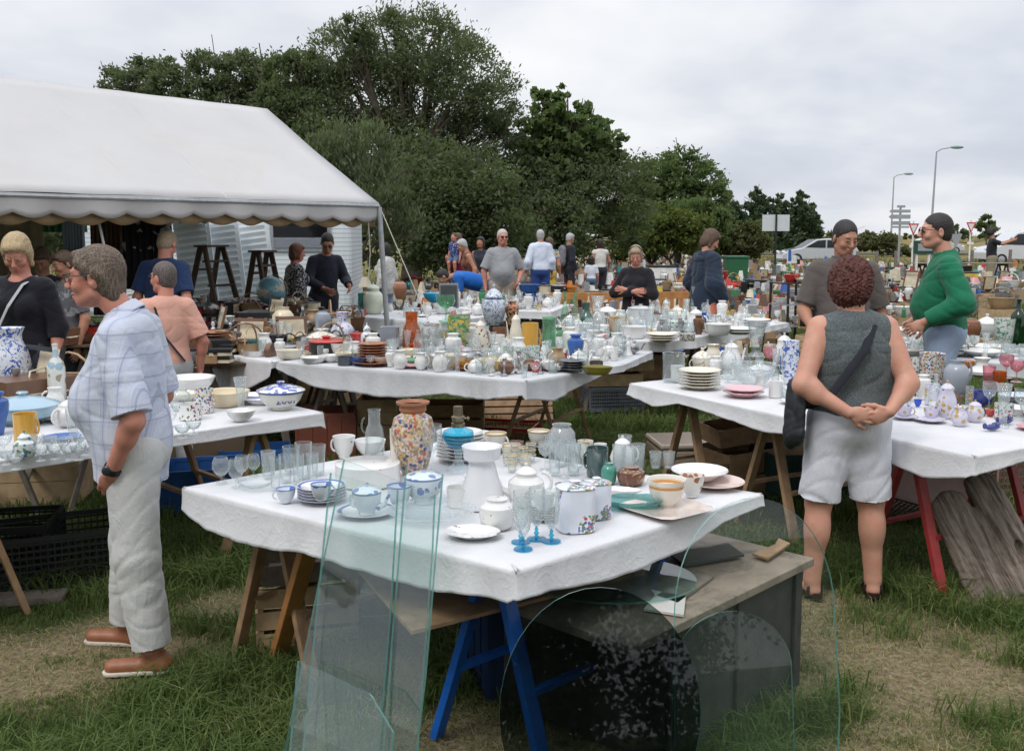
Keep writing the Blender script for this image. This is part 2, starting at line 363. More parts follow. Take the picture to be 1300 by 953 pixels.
        if st == 'swept':
            for s in (-1, 1):
                S.rc(HP(s*.058, .05, .06), HP(s*.068, -.03, .01), .014*f, .017*f, .02); S.rc(HP(s*.066, -.045, .01), HP(s*.045, -.078, -.085), .02*f, .014*f, .03)
            S.el(HP(0, -.066, -.05), V((.055, .032, .055))*f, .03, rot=RH); S.rc(HP(-.03, .066, .092), HP(.03, .06, .092), .013*f, .013*f, .03)
        if st == 'curly': S.el(HP(0, -.04, .0), V((.085, .075, .085))*f, .03, rot=RH)
        child(S, 'hair', hm, .006 if st == 'curly' else (.0008 if st == 'crop' else .0022), 1, hairflow(hc, st))
    # clothes
    if top:
        mt = top['mat']; gr = top.get('off', .016); slv = top.get('sleeve', .8); hem = top.get('hem', .93); S = SDF(lo, hi, vox)
        torso(S, gr, .06)
        if hem < .9 or top.get('flare'):
            fl = top.get('flare', .02); S.rc(T(0, 0, 1.0), T(0, 0, hem-.1), .13*fat+gr, .13*fat+gr+fl, .08, flat=(tuple(RU@V((0, 1, 0))), .78))
        for s in 'LR':
            a, b, c = J['sh'+s], J['el'+s], J['wr'+s]; r1 = .05+gr; d1 = (b-a).normalized(); d2 = (c-b).normalized()
            if slv <= 0: continue
            if slv <= 1: e = a+(b-a)*slv; S.rc(a, a+(b-a)*(slv+.15), r1, r1-.002+top.get('loose', 0), .035, clip=[(e, d1)])
            else:
                S.rc(a, b, r1, .048+gr+top.get('loose', 0), .035); e = b+(c-b)*(slv-1); S.rc(b, b+(c-b)*(slv-1+.1), .048+gr+top.get('loose', 0), .034+gr, .03, clip=[(e, d2)])
        if slv <= 0:
            for s, x in (('L', -1), ('R', 1)): S.rc(J['sh'+s]+V((x*.02, 0, -.06)), J['sh'+s]+V((x*.12, 0, -.06)), .075, .085, .02, 's')
        S.cut(T(0, 0, hem), RU@V((0, top.get('hemtilt', 0), -1)))
        nw = top.get('neck', .062); S.rc(nb+RU@V((0, .012, .03)), nt+V((0, 0, .2)), nw, .09, .015, 's')
        if top.get('vneck'): v_ = top['vneck']; S.rc(T(0, .16, 1.47), T(0, .2, 1.47-v_), .06, .012, .01, 's')
        sh = child(S, top.get('name', 'shirt'), mt, top.get('wr', .0035), top.get('wk', 1))
        if top.get('collar'):
            C = SDF(np.array(nb)-.18, np.array(nb)+.2, min(vox, .007)); ax_ = (nt-nb).normalized(); fw = RU@V((0, 1, 0))
            a_ = nb+ax_*.025; b_ = a_+ax_*.068
            C.rc(a_, b_, .094, .071, .01, clip=[(b_-ax_*.006, ax_-fw*.1), (a_, -ax_-fw*.1)]); C.rc(a_-ax_*.05, b_+ax_*.06, .088, .058, .006, 's')
            C.rc(a_+fw*.1+ax_*.09, a_+fw*.13-ax_*.06, .034, .016, .008, 's')
            child(C, 'collar', top.get('collarmat', mt))
    if bottom:
        mt = bottom['mat']; gr = bottom.get('off', .016); S = SDF(lo, np.array((hi[0], hi[1], 1.16)), vox); ln = bottom.get('len', 1.9)
        S.el((0, -.012, .96), (.16*fat, .12*fat, .13), .05, gr=gr); S.el((0, -.035, .9), (.14*fat, .1*fat, .1), .05, gr=gr)
        if bottom.get('skirt'):
            S.rc((0, 0, .95), (0, .0, bottom['skirt']-.1), .15*fat, .2, .05, flat=((0, 1, 0), .75)); S.cut((0, 0, bottom['skirt']), (0, 0, -1))
        else:
            w1, w2, w3 = bottom.get('w', (.098, .075, .062))
            for s in 'LR':
                a, b, c = J['hip'+s], J['knee'+s], J['ank'+s]
                if ln <= 1: e = a+(b-a)*ln; S.rc(a, a+(b-a)*(ln+.15), w1*fat, w2, .05, clip=[(e, b-a)])
                else: S.rc(a, b, w1*fat, w2, .05); e = b+(c-b)*(ln-1); S.rc(b, b+(c-b)*(ln-1+.1), w2, w3, .03, clip=[(e, (c-b))])
        S.cut((0, 0, bottom.get('waist', 1.05)), (0, 0, 1)); child(S, bottom.get('name', 'trousers'), mt, bottom.get('wr', .003), bottom.get('wk', 1))
    if shoes:
        for s in 'LR':
            an = J['ank'+s]; td = V((toes or {}).get(s, (0.05 if s == 'R' else -.05, 1, 0))).normalized(); hl = V((an.x, an.y, an.z-.052))
            if shoes.get('sandal'):
                m = MB(); sd = td.cross(V((0, 0, 1)))
                pl = [hl+td*y+sd*x for y, x in ((-.06, -.02), (-.07, 0), (-.06, .02), (.0, .032), (.1, .042), (.15, .04), (.185, .015), (.185, -.015), (.15, -.04), (.1, -.042), (0, -.032))]
                b = MB().slab([(p.x, p.y) for p in pl], .03); b.v[0][:, 2] += an.z-.085-.004; m.join(b)
                for y0, h0 in ((.09, .05), (-.02, .075)):
                    m.tube([hl+td*y0+sd*(cos(q)*.045)+V((0, 0, -.03+sin(q)*h0)) for q in np.linspace(0, pi, 9)], .010, 6, 0, flat=.7)
                m.v = [(v-np.array((0, 0, z0)))*K for v in m.v]; m.build('sandal', shoes['mat'], body, True); continue
            sl = (hl.x-.2, hl.y-.2, -.02); sh_ = (hl.x+.25, hl.y+.25, .2); vv = min(vox, .008)
            S = SDF((hl.x-.24, hl.y-.24, hl.z-.06), (hl.x+.26, hl.y+.26, hl.z+.12), vv)
            S.rc(hl-td*.035, hl+td*.16, .038, .034, .02, flat=((0, 0, 1), .9)); S.rc(hl-td*.03, an+V((0, 0, -.005)), .042, .043, .03); S.cut(hl-V((0, 0, .02)), (0, 0, -1)); S.cut(an+V((0, 0, .01)), (0, 0, 1))
            so = child(S, 'shoe', shoes['mat'])
            if shoes.get('sole'):
                S = SDF((hl.x-.24, hl.y-.24, hl.z-.06), (hl.x+.26, hl.y+.26, hl.z+.12), min(vox, .006))
                S.rc(hl-td*.035-V((0, 0, .02)), hl+td*.162-V((0, 0, .02)), .044, .040, .02); S.cut(hl-V((0, 0, .032)), (0, 0, -1)); S.cut(hl-V((0, 0, .014)), (0, 0, 1))
                child(S, 'sole', shoes['sole'])
    if glasses:
        m = MB(); rim = []
        for s in (-1, 1):
            if glasses[1] == 'sun': m.ball(HP(s*.032, .1, .004), V((.024, .006, .018))*f, 10, 1)
            else:
                m.tube([HP(s*.032+cos(q)*.023, .106-abs(cos(q))*.004, .0+sin(q)*.014) for q in np.linspace(0, 2*pi, 17)], .0016, 5)
                m.tube([HP(s*.032+x, .106, .0145) for x in (-.022, .022)], .003, 5)
            m.tube([HP(s*.054, .1, .01), HP(s*.074, .07, .01), HP(s*.078, .0, .008)], .0022 if vox > .006 else .0025, 5)
        m.tube([HP(-.01, .108, .006), HP(.01, .108, .006)], .002, 5)
        m.v = [(v-np.array((0, 0, z0)))*K for v in m.v]; m.build('glasses' if glasses[1] != 'sun' else 'sunglasses', [glasses[0], DARKG], body, True)
    body['K'] = K
    del body['K']
    return body, J, HP, K
def addon(body, mb, name, mat, K=1, smooth=True, zs=0):
    mb.v = [v*K for v in mb.v]; return mb.build(name, mat, body, smooth)
# ---------------------------------------------------------------- crockery and glass
def cer(n, c, pat=None, rough=.22, coat=.6, var=.06): return M(n, c, rough, var, 9, pat=pat, coat=coat)
def p_rim(col, lo=.9, hi=1.0, c2=None, lo2=0, hi2=0):
    def f(t, co, b):
        z = t.n('ShaderNodeSeparateXYZ', {0: co.outputs['Generated']}).outputs[2]
        g = lambda a, c: t.m('MULTIPLY', t.m('GREATER_THAN', z, a), t.m('LESS_THAN', z, c))
        b = t.mix(g(lo, hi), b, col)
        if c2: b = t.mix(g(lo2, hi2), b, c2)
        return b
    return f
def p_spots(cols, scale=22, size=.22, dens=.75, base=None, mask=0):
    "little flowers: sparse coloured cells"
    scale *= 1.7
    def f(t, co, b):
        if base: b = base(t, co, b)
        for i, c in enumerate(cols):
            mp = t.n('ShaderNodeMapping', {'Vector': co.outputs['Object'], 'Location': (i*.37, i*.21, i*.53)}).outputs[0]
            v = t.n('ShaderNodeTexVoronoi', {'Vector': mp, 'Scale': scale}); cs = t.n('ShaderNodeSeparateColor', {0: v.outputs['Color']}).outputs[0]
            k = t.m('MULTIPLY', t.m('LESS_THAN', v.outputs['Distance'], t.m('ADD', size, t.m('MULTIPLY', t.noise(co.outputs['Object'], scale*6, 2), size*.5))), t.m('GREATER_THAN', cs, dens))
            if mask: k = t.m('MULTIPLY', k, t.m('GREATER_THAN', t.noise(co.outputs['Object'], mask, 1), .54))
            b = t.mix(k, b, c)
        return b
    return f
def p_swirl(c, scale=25, a=.52, b_=.56, c2=None, dist=1.5):
    def f(t, co, b):
        n = t.noise(co.outputs['Object'], scale, 3, .6, dist); b = t.mix(t.step(n, a, b_), b, c)
        if c2:
            mp = t.n('ShaderNodeMapping', {'Vector': co.outputs['Object'], 'Location': (3, 1, 2)}).outputs[0]
            b = t.mix(t.step(t.noise(mp, scale*1.3, 3, .6, dist), a+.03, b_+.03), b, c2)
        return b
    return f
WHT = cer('white_china', (.76, .76, .75)); IVO = cer('ivory_china', (.72, .67, .55)); CRM = cer('cream_glaze', (.70, .60, .42)); BRN = cer('brown_glaze', (.22, .09, .045), rough=.35, coat=.2)
TER = cer('terracotta_glaze', (.33, .13, .06), rough=.45, coat=.1); MUS = cer('mustard_glaze', (.62, .34, .05)); PNK = cer('pink_china', (.72, .42, .45)); NAV = cer('navy_china', (.03, .045, .22)); BKG = cer('black_glaze', (.02, .02, .025))
TEA = cer('teal_glaze', (.05, .22, .2)); GRN = cer('green_glaze', (.06, .2, .09)); LBL = cer('pale_blue_china', (.36, .52, .62)); GRY = cer('grey_stoneware', (.3, .33, .38), rough=.4); YEL = cer('yellow_glaze', (.68, .5, .16)); ORA = cer('orange_glaze', (.6, .2, .04)); RED = cer('red_glaze', (.5, .04, .035))
DOTS = cer('red_sprig_china', (.74, .74, .72), p_spots([(.55, .13, .06)], 24, .16, .72)); BLF = cer('blue_flower_china', (.7, .75, .8), p_spots([(.1, .19, .5), (.12, .2, .45)], 15, .34, .55, p_rim((.15, .25, .5), .92, 1)))
BWV = cer('blue_white_pattern', (.7, .73, .78), p_swirl((.05, .12, .45), 26)); BWL = cer('pale_blue_white_pattern', (.68, .72, .78), p_swirl((.2, .27, .42), 32, .5, .56)); GOLD = cer('gold_trim_china', (.72, .69, .62), p_swirl((.45, .3, .12), 22, .56, .6)); FLO = cer('bouquet_china', (.70, .73, .81), p_spots([(.5, .08, .1), (.55, .3, .08), (.14, .15, .42), (.1, .25, .12)], 55, .42, .5, mask=11))
BLR = cer('blue_rim_china', (.74, .74, .74), p_rim((.06, .1, .38), .8, .96)); GLR = cer('gold_rim_china', (.74, .73, .7), p_rim((.5, .33, .1), .9, .99)); ORB = cer('orange_band_china', (.76, .74, .68), p_rim((.62, .26, .04), .72, .82, (.62, .4, .12), .84, .86)); SATS = cer('painted_satsuma', (.62, .52, .45), p_spots([(.55, .09, .05), (.6, .4, .1), (.07, .08, .22), (.33, .2, .1)], 30, .34, .62, p_swirl((.22, .17, .1), 34, .5, .56, (.4, .3, .18))), rough=.3)
MLT = cer('multi_flower_faience', (.68, .7, .7), p_spots([(.5, .05, .05), (.06, .1, .35), (.06, .22, .1), (.6, .4, .08)], 42, .36, .62)); LIL = cer('lilac_china', (.62, .6, .72), p_spots([(.07, .1, .35), (.5, .35, .1)], 22, .32, .72)); GRT = cer('green_print_china', (.68, .72, .7), p_swirl((.1, .3, .2), 24, .54, .57))
G = glassM('clear_glass'); GC = glassM('cut_glass', haze=.14, cut=110); GB = glassM('blue_glass', (.25, .75, .9), .1, (.05, .4, .6), (.03, .35, .55)); GGN = glassM('green_glass', (.74, .92, .8), .1, (.3, .6, .42), (.4, .65, .5)); GAM = glassM('amber_glass', (.9, .5, .15), .15, (.5, .2, .04), (.6, .25, .05)); GTE = glassM('teal_glass', (.45, .72, .7), .22, (.1, .35, .35), (.12, .35, .35)); GPK = glassM('pink_glass', (.95, .75, .78), .12, (.7, .4, .45), (.7, .4, .45)); GDG = glassM('dark_green_glass', (.06, .25, .1), .1, (.02, .1, .04), (.02, .12, .05)); GSM = glassM('dusty_glass', haze=.3, hc=(.6, .63, .65)); GOP = M('white_opal_glass', (.82, .83, .85), .15, .01, coat=.5, trans=.15)
BRS = M('tarnished_brass', (.2, .17, .11), .4, .3, 30, metal=.8); WD = M('worn_wood', (.32, .2, .11), .75, .3, 12, .0015, 60); WDP = M('pale_crate_wood', (.46, .33, .19), .8, .25, 10, .0015, 70); WDG = M('grey_weathered_wood', (.2, .17, .14), .85, .3, 14, .002, 60); WDD = M('dark_wood', (.09, .055, .035), .7, .3, 12, .0015, 60)
PEW = M('pewter', (.28, .28, .28), .35, .3, 20, metal=.9)
PR = {
 'plate': [(0, 0), (.5, 0), (.55, .12), (.62, .3), (1, .92), (.985, 1), (.6, .5), (.52, .3), (0, .25)],
 'bowl': [(0, 0), (.42, 0), (.44, .1), (.62, .2), (.85, .5), (.97, .85), (1, 1), (.95, .98), (.78, .5), (.5, .22), (0, .16)],
 'basin': [(0, 0), (.68, 0), (.72, .06), (.9, .55), (.96, .92), (1, 1), (.92, .96), (.84, .5), (.66, .12), (0, .1)],
 'cup': [(0, 0), (.5, 0), (.5, .08), (.72, .25), (.9, .6), (1, 1), (.93, .98), (.8, .5), (.5, .18), (0, .12)],
 'mug': [(0, 0), (.92, 0), (.97, .04), (.95, .5), (1, 1), (.91, .99), (.87, .5), (.86, .08), (0, .07)],
 'tumbler': [(0, 0), (.72, 0), (.78, .04), (.9, .6), (1, 1), (.94, 1), (.84, .55), (.7, .08), (0, .07)],
 'straight': [(0, 0), (.92, 0), (.96, .03), (.96, .97), (1, 1), (.9, .98), (.88, .06), (0, .05)],
 'wine': [(0, 0), (.8, .005), (.78, .025), (.25, .05), (.1, .1), (.09, .42), (.25, .48), (.75, .58), (1, .75), (.92, 1), (.86, 1), (.93, .76), (.66, .6), (.15, .5), (0, .49)],
 'brandy': [(0, 0), (.62, .01), (.6, .03), (.14, .07), (.11, .25), (.4, .3), (.85, .45), (1, .6), (.93, .82), (.72, 1), (.67, 1), (.87, .8), (.93, .6), (.6, .38), (0, .3)],
 'sherbet': [(0, 0), (.6, .01), (.58, .05), (.15, .12), (.15, .38), (.6, .48), (.92, .75), (1, 1), (.95, 1), (.8, .7), (.4, .5), (0, .45)],
 'flute': [(.1, .24), (.3, .27), (.72, .4), (.85, .65), (.8, 1), (.75, 1), (.79, .65), (.6, .4), (.15, .3), (0, .29)],
 'flutefoot': [(0, 0), (1, .005), (.97, .02), (.4, .045), (.18, .07), (.14, .09), (.26, .11), (.27, .135), (.12, .16), (.2, .18), (.2, .2), (.1, .25), (0, .25)],
 'fishbowl': [(0, 0), (.55, 0), (.78, .12), (1, .45), (.93, .75), (.62, .92), (.62, .95), (.7, 1), (.62, .99), (.56, .9), (.88, .72), (.95, .45), (.7, .12), (0, .06)],
 'vase': [(0, 0), (.52, 0), (.55, .03), (.68, .25), (.95, .55), (1, .7), (.95, .8), (.62, .87), (.55, .89), (.55, .93), (.72, .97), (.7, 1), (.6, .99), (.48, .9), (0, .88)],
 'jar': [(0, 0), (.7, 0), (.9, .12), (1, .45), (.95, .68), (.7, .8), (.55, .84), (.55, .9), (.6, .93), (0, .94)],
 'tallvase': [(0, 0), (.8, 0), (.75, .04), (.45, .12), (.5, .3), (.65, .6), (.95, .97), (1, 1), (.9, .98), (.55, .6), (0, .3)],
 'slimvase': [(0, 0), (.85, 0), (1, .12), (.8, .3), (.4, .55), (.28, .8), (.45, 1), (.38, 1), (.22, .8), (0, .7)],
 'gourd': [(0, 0), (.55, 0), (.95, .15), (1, .3), (.75, .48), (.42, .6), (.38, .75), (.55, .95), (.6, 1), (.5, .98), (.32, .75), (0, .7)],
 'pot': [(0, 0), (.5, 0), (.56, .05), (.85, .22), (1, .5), (.92, .75), (.68, .9), (.66, 1), (.6, 1), (.6, .9), (.85, .7), (0, .6)],
 'tureen': [(0, 0), (.55, 0), (.52, .08), (.6, .14), (.88, .4), (.98, .8), (1, 1), (.9, 1), (0, .98)],
 'lid': [(1, 0), (1, .06), (.9, .2), (.55, .5), (.2, .66), (.1, .7), (.09, .78), (.17, .88), (.14, .98), (0, 1)],
 'flatlid': [(1, 0), (1, .12), (.8, .3), (.25, .45), (.2, .6), (.3, .85), (.2, 1), (0, 1)],
 'bottle': [(0, 0), (.95, 0), (1, .03), (1, .58), (.85, .68), (.32, .78), (.28, .96), (.34, .97), (.34, 1), (.25, 1), (0, .98)],
 'carafe': [(0, 0), (.9, 0), (1, .04), (.98, .5), (.85, .62), (.62, .72), (.62, .95), (.7, 1), (.64, 1), (.57, .94), (.56, .72), (.8, .6), (.9, .06), (0, .05)],
 'jug': [(0, 0), (.6, 0), (.64, .04), (.9, .2), (1, .42), (.85, .65), (.62, .8), (.62, .9), (.76, 1), (.68, .99), (.54, .9), (.54, .8), (0, .6)],
 'canister': [(0, 0), (.94, 0), (1, .03), (1, .97), (.96, 1), (0, 1)],
 'coffee': [(0, 0), (.7, 0), (.78, .06), (.95, .25), (1, .4), (.8, .7), (.6, .9), (.62, 1), (0, 1)],
 'cone': [(0, 0), (1, 0), (1, .02), (.9, .2), (.62, .6), (.56, .7), (.56, .74), (.78, .8), (.8, .93), (.86, 1), (.78, .98), (.5, .75), (0, .7)],
 'urn': [(0, 0), (.5, 0), (.55, .04), (.7, .12), (.98, .5), (1, .62), (.85, .78), (.55, .84), (.5, .86), (.5, .88), (0, .88)],
 'shade': [(1, 0), (.45, 1), (.43, 1), (.97, 0)], 'pan': [(0, 0), (.93, 0), (1, 1), (.95, 1), (.88, .08), (0, .08)],
 'candle': [(0, 0), (1, .01), (.9, .07), (.3, .14), (.4, .25), (.2, .34), (.2, .6), (.4, .7), (.25, .78), (.55, .88), (.55, 1), (.35, 1), (0, .95)],
}
def handle(m, r, z0, z1, out=.4, th=.008, side=1, mi=0, y=0):
    n = 9; m.tube([(side*(r+out*sin(pi*i/(n-1))*(1 if i < n-1 else 1)), y, z0+(z1-z0)*(.5-.5*cos(pi*i/(n-1)))) for i in range(n)], th, 6, mi); return m
def spout(m, r, z0, z1, out, th, side=-1, mi=0):
    m.tube([(side*(r*.8), 0, z0), (side*(r+out*.45), 0, z0+(z1-z0)*.25), (side*(r+out*.7), 0, z0+(z1-z0)*.65), (side*(r+out), 0, z1)], [th*1.5, th*1.2, th*.8, th*.75], 8, mi); return m
CAT = {}
LOG = []
def item(kind, px, py, w, h, mat, label, cat=None, group=None, z=.76, name=None, rz=None, lidmat=None, seg=None, pos=None, **k):
    """a piece of crockery whose foot stands at photo point px,py on the level z; w and h in photo pixels there"""
    p = V(pos) if pos else at(px, py, z); s = sc_at(p) if not pos else 1
    W, H = w*s, h*s/(cos(TH)*1.0 if not pos else 1); r = W/2
    big = w > 26; seg = seg or (28 if big else 16); rz = RNG.uniform(-.5, .5) if rz is None else R(rz)
    prof = PR[k.pop('prof', kind if kind in PR else {'mug': 'mug', 'teapot': 'pot', 'creamer': 'jug'}.get(kind, 'pot'))]
    oval = k.get('oval', 1); lk = dict(flute=k.get('flute', 0), nf=k.get('nf', 0), sq=k.get('sq', 0), oval=oval)
    name = name or kind; grp = group
    parts = []
    hside = k.get('side', 1); hr = k.get('hr', .32)
    if kind == 'plate' or kind in ('bowl', 'basin') or not (k.get('handle') or k.get('lid') or k.get('spout') or k.get('foot') or k.get('extra')):
        o = MB().lathe(prof, r, H, seg, **lk).build(name, mat, None, True); o.location = p; o.rotation_euler = (0, 0, rz)
        return tag(o, label, cat or name.replace('_', ' '), grp)
    e = empty(name, p, rz, label, cat or name.replace('_', ' '), grp)
    lh = k.get('lid', 0)
    Hb = H*(1-lh)
    br = r*k.get('br', 1)                      # body radius when the width includes handle or spout
    MB().lathe(prof, br, Hb, seg, **lk).build('body' if not k.get('foot') else 'glass_bowl', mat, e, True)
    if k.get('foot'): MB().lathe(PR['flutefoot'], r*.95, H, seg).build('foot', k['foot'], e, True)
    top_r = prof[-2][0] if prof[-1][0] == 0 else prof[-1][0]
    if lh:
        tz = max(q[1] for q in prof); lr = br*k.get('lr', max(q[0] for q in prof if q[1] > tz-.07)*1.02); l = MB().lathe(PR[k.get('lidprof', 'lid')], lr, H*lh, seg, oval=oval, sq=k.get('sq', 0)).build('lid', lidmat or mat, e, True); l.location = (0, 0, Hb*tz*.995)
    if k.get('handle'):
        z0, z1 = k.get('hz', (.25, .85)); rr = br*k.get('hx', .85)
        for sd in ((1, -1) if k['handle'] == 2 else (hside,)):
            handle(MB(), rr, Hb*z0, Hb*z1, r*hr, max(.003, r*k.get('ht', .07)), sd).build('handle', k.get('hmat', mat), e, True)
    if k.get('spout'): spout(MB(), br, Hb*.3, Hb*k.get('sz', .95), r*k['spout'], r*.09, -hside).build('spout', mat, e, True)
    if k.get('extra'): k['extra'](e, r, H)
    return e
def stack(px, py, w, n, mat, label, dh=6, z=.76, name='plate', group=None, step=None, **k):
    "n plates on top of each other, each a thing"
    p = at(px, py, z); s = sc_at(p); o = MB().lathe(PR[k.get('prof', 'plate')], w*s/2, dh*s, 28).build(name, mat, None, True); st = (step or dh*.62)*s
    nums = ['lowest', 'second', 'third', 'fourth', 'fifth', 'sixth', 'seventh', 'eighth', 'ninth']
    for i in range(n):
        c = o if i == 0 else copy_tree(o)
        c.location = p+V((random.uniform(-.002, .002), random.uniform(-.002, .002), i*st)); c.rotation_euler = (0, 0, i)
        tag(c, f"{nums[i] if i < n-1 or n == 1 else 'topmost'} {name} {label}" if n > 1 else label, name, group or f"{name}s {label}")
    return p, p.z+(n-1)*st+dh*s*.35
# ---------------------------------------------------------------- world, camera
w = bpy.data.worlds.new('World'); sc.world = w; w.use_nodes = True; t = NT(w.node_tree)
SUNE, SUNR = R(52), R(215)
sky = t.n('ShaderNodeTexSky', sky_type='NISHITA', sun_disc=False, sun_elevation=SUNE, sun_rotation=SUNR, air_density=1, dust_density=2)
tc = t.n('ShaderNodeTexCoord').outputs['Generated']; xyz = t.n('ShaderNodeSeparateXYZ', {0: tc})
zc = t.m('ADD', t.m('MAXIMUM', xyz.outputs[2], 0), .25)
pv = t.n('ShaderNodeCombineXYZ', {0: t.m('DIVIDE', xyz.outputs[0], zc), 1: t.m('DIVIDE', xyz.outputs[1], zc), 2: 0}).outputs[0]
n1 = t.noise(pv, .62, 5, .5, .3); n2 = t.noise(pv, 2.0, 4, .55, .2)
cl = t.m('ADD', t.m('MULTIPLY', n1, .75), t.m('MULTIPLY', n2, .25))
cc = t.ramp(cl, [(.34, (5.2, 5.5, 6.3)), (.44, (6.1, 6.4, 7.1)), (.52, (7.6, 7.75, 8.1)), (.62, (9.0, 9.0, 9.1))])
c = t.mix(.93, sky.outputs[0], cc); zb = t.m('ADD', 1, t.m('MULTIPLY', t.step(xyz.outputs[2], .42, .95), .9)); c = t.mix(1.0, c, t.n('ShaderNodeCombineXYZ', {0: zb, 1: zb, 2: zb}).outputs[0], 'MULTIPLY')
bg = t.n('ShaderNodeBackground', {'Color': c, 'Strength': .1}); t.n('ShaderNodeOutputWorld', {0: bg.outputs[0]})
sl = bpy.data.lights.new('sun', 'SUN'); sl.energy = 1.0; sl.angle = R(16); sl.color = (1, .97, .92)
so = bpy.data.objects.new('sun', sl); COL.objects.link(so)
sd = V((sin(SUNR)*cos(SUNE), cos(SUNR)*cos(SUNE), sin(SUNE))); so.rotation_euler = sd.to_track_quat('Z', 'Y').to_euler(); so.location = sd*50
cam = bpy.data.cameras.new('camera'); cam.sensor_width = 36; cam.lens = F/1300*36; cam.shift_y = -45.5/1300; cam.clip_end = 3000; cam.clip_start = .05
co = bpy.data.objects.new('camera', cam); COL.objects.link(co); co.location = CAM; co.rotation_euler = (pi/2-TH, 0, 0); sc.camera = co
sc.view_settings.view_transform = 'Standard'; sc.view_settings.look = 'None'; sc.view_settings.exposure = .22; sc.view_settings.gamma = 1
sc.cycles.use_denoising = True; sc.cycles.max_bounces = 8; sc.cycles.transparent_max_bounces = 24; sc.cycles.diffuse_bounces = 3; sc.cycles.glossy_bounces = 3; sc.cycles.caustics_refractive = False; sc.cycles.caustics_reflective = False

# ---------------------------------------------------------------- ground
DIRT = [(at(1035, 765), .4, .3), (at(1117, 770), .4, .3), (at(1075, 790), .6, .3), (at(60, 850), .9, .6), (at(150, 830), .6, .5), (at(300, 775), .35, .3), (at(1120, 850), 1.0, .7), (at(1180, 960), 1.2, .5), (at(1260, 760), .5, .4), (at(850, 600), .5, .9), (at(870, 570), .5, .8), (at(1290, 430), 1.6, 1.6), (at(1230, 450), 1.2, 1.4), (at(1100, 470), .8, 1.2), (at(760, 960), 1.2, .5)]
def sinn(x, y, k, s=0):
    return (np.sin(x*k*1.3+2*np.sin(y*k*.9+s)+s)+np.sin(y*k*1.7+1.7*np.sin(x*k*1.1+2*s))+.6*np.sin((x+y)*k*3.1+s*3+2*np.sin((x-y)*k*2.3)))/2.6
def dirt(x, y):
    m = np.zeros_like(x)
    for p, a, b in DIRT: m = np.maximum(m, 1.15*np.exp(-((x-p.x)/a)**2-((y-p.y)/b)**2))
    m = m*.85+.38*sinn(x, y, 2.2, 1)+.34*sinn(x, y, 6.5, 2)+.2*sinn(x, y, 15, 4); return np.clip((m-.5)/.4, 0, 1)
def hgt(x, y): return .025*sinn(x, y, 1.1, 3)*np.clip((np.abs(y)+1)/4, 0, 1)
gx = np.sign(np.linspace(-1, 1, 421))*(np.abs(np.linspace(-1, 1, 421))**2.6*1400+np.abs(np.linspace(-1, 1, 421))*8)
gy = np.linspace(0, 1, 420); gy = -60*np.clip(1-gy*12, 0, 1)**2-12+gy*26+gy**5*1600
X, Y = np.meshgrid(gx, gy, indexing='ij'); Z = hgt(X, Y)-.012
nx, ny = X.shape; idx = np.arange(nx*ny).reshape(nx, ny)
q = np.stack([idx[:-1, :-1], idx[1:, :-1], idx[1:, 1:], idx[:-1, 1:]], -1).reshape(-1, 4)
me = bpy.data.meshes.new('ground'); me.vertices.add(nx*ny); me.vertices.foreach_set('co', np.stack([X, Y, Z], -1).astype(np.float32).ravel())
me.loops.add(q.size); me.loops.foreach_set('vertex_index', q.astype(np.int32).ravel()); me.polygons.add(len(q)); me.polygons.foreach_set('loop_start', np.arange(0, q.size, 4, dtype=np.int32)); me.polygons.foreach_set('use_smooth', np.ones(len(q), bool)); me.update(calc_edges=True)
a = me.attributes.new('dry', 'FLOAT', 'POINT'); a.data.foreach_set('value', np.where((np.abs(X) < 40) & (Y < 60), dirt(X, Y), 0).astype(np.float32).ravel())
m, t = newmat('meadow_soil'); ob = t.n('ShaderNodeTexCoord').outputs['Object']; at_ = t.n('ShaderNodeAttribute', attribute_name='dry').outputs['Fac']
g1 = t.mix(t.step(t.noise(ob, 9, 6), .35, .65), (.028, .045, .014), (.075, .085, .03)); g2 = t.mix(t.step(t.noise(ob, 34, 8, .7), .35, .65), (.14, .10, .06), (.36, .29, .19))
far = t.mix(t.step(t.noise(ob, .02, 4), .4, .6), (.16, .15, .055), (.25, .2, .09)); yy = t.n('ShaderNodeSeparateXYZ', {0: ob}).outputs[1]
c = t.mix(at_, g1, g2); c = t.mix(t.step(yy, 28, 45), c, far)
bp = t.n('ShaderNodeBump', {'Strength': 1, 'Distance': .03, 'Height': t.noise(ob, 40, 6)}).outputs[0]
t.n('ShaderNodeOutputMaterial', {0: t.n('ShaderNodeBsdfPrincipled', {'Base Color': c, 'Roughness': .95, 'Specular IOR Level': .1, 'Normal': bp}).outputs[0]})
me.materials.append(m); go = bpy.data.objects.new('ground', me); COL.objects.link(go); tag(go, 'trodden meadow ground with dry patches', kind='structure')

def leafmat(name, c1, c2, c3, trans=.35, rough=.6):
    m, t = newmat(name); at_ = t.n('ShaderNodeAttribute', attribute_name='tint').outputs['Fac']
    c = t.ramp(at_, [(0, c1), (.6, c2), (1, c3)])
    d = t.n('ShaderNodeBsdfPrincipled', {'Base Color': c, 'Roughness': rough, 'Specular IOR Level': .25}).outputs[0]; tr = t.n('ShaderNodeBsdfTranslucent', {'Color': t.mix(.5, c, (.2, .3, .05))}).outputs[0]
    t.n('ShaderNodeOutputMaterial', {0: t.n('ShaderNodeMixShader', {0: trans, 1: d, 2: tr}).outputs[0]}); return m
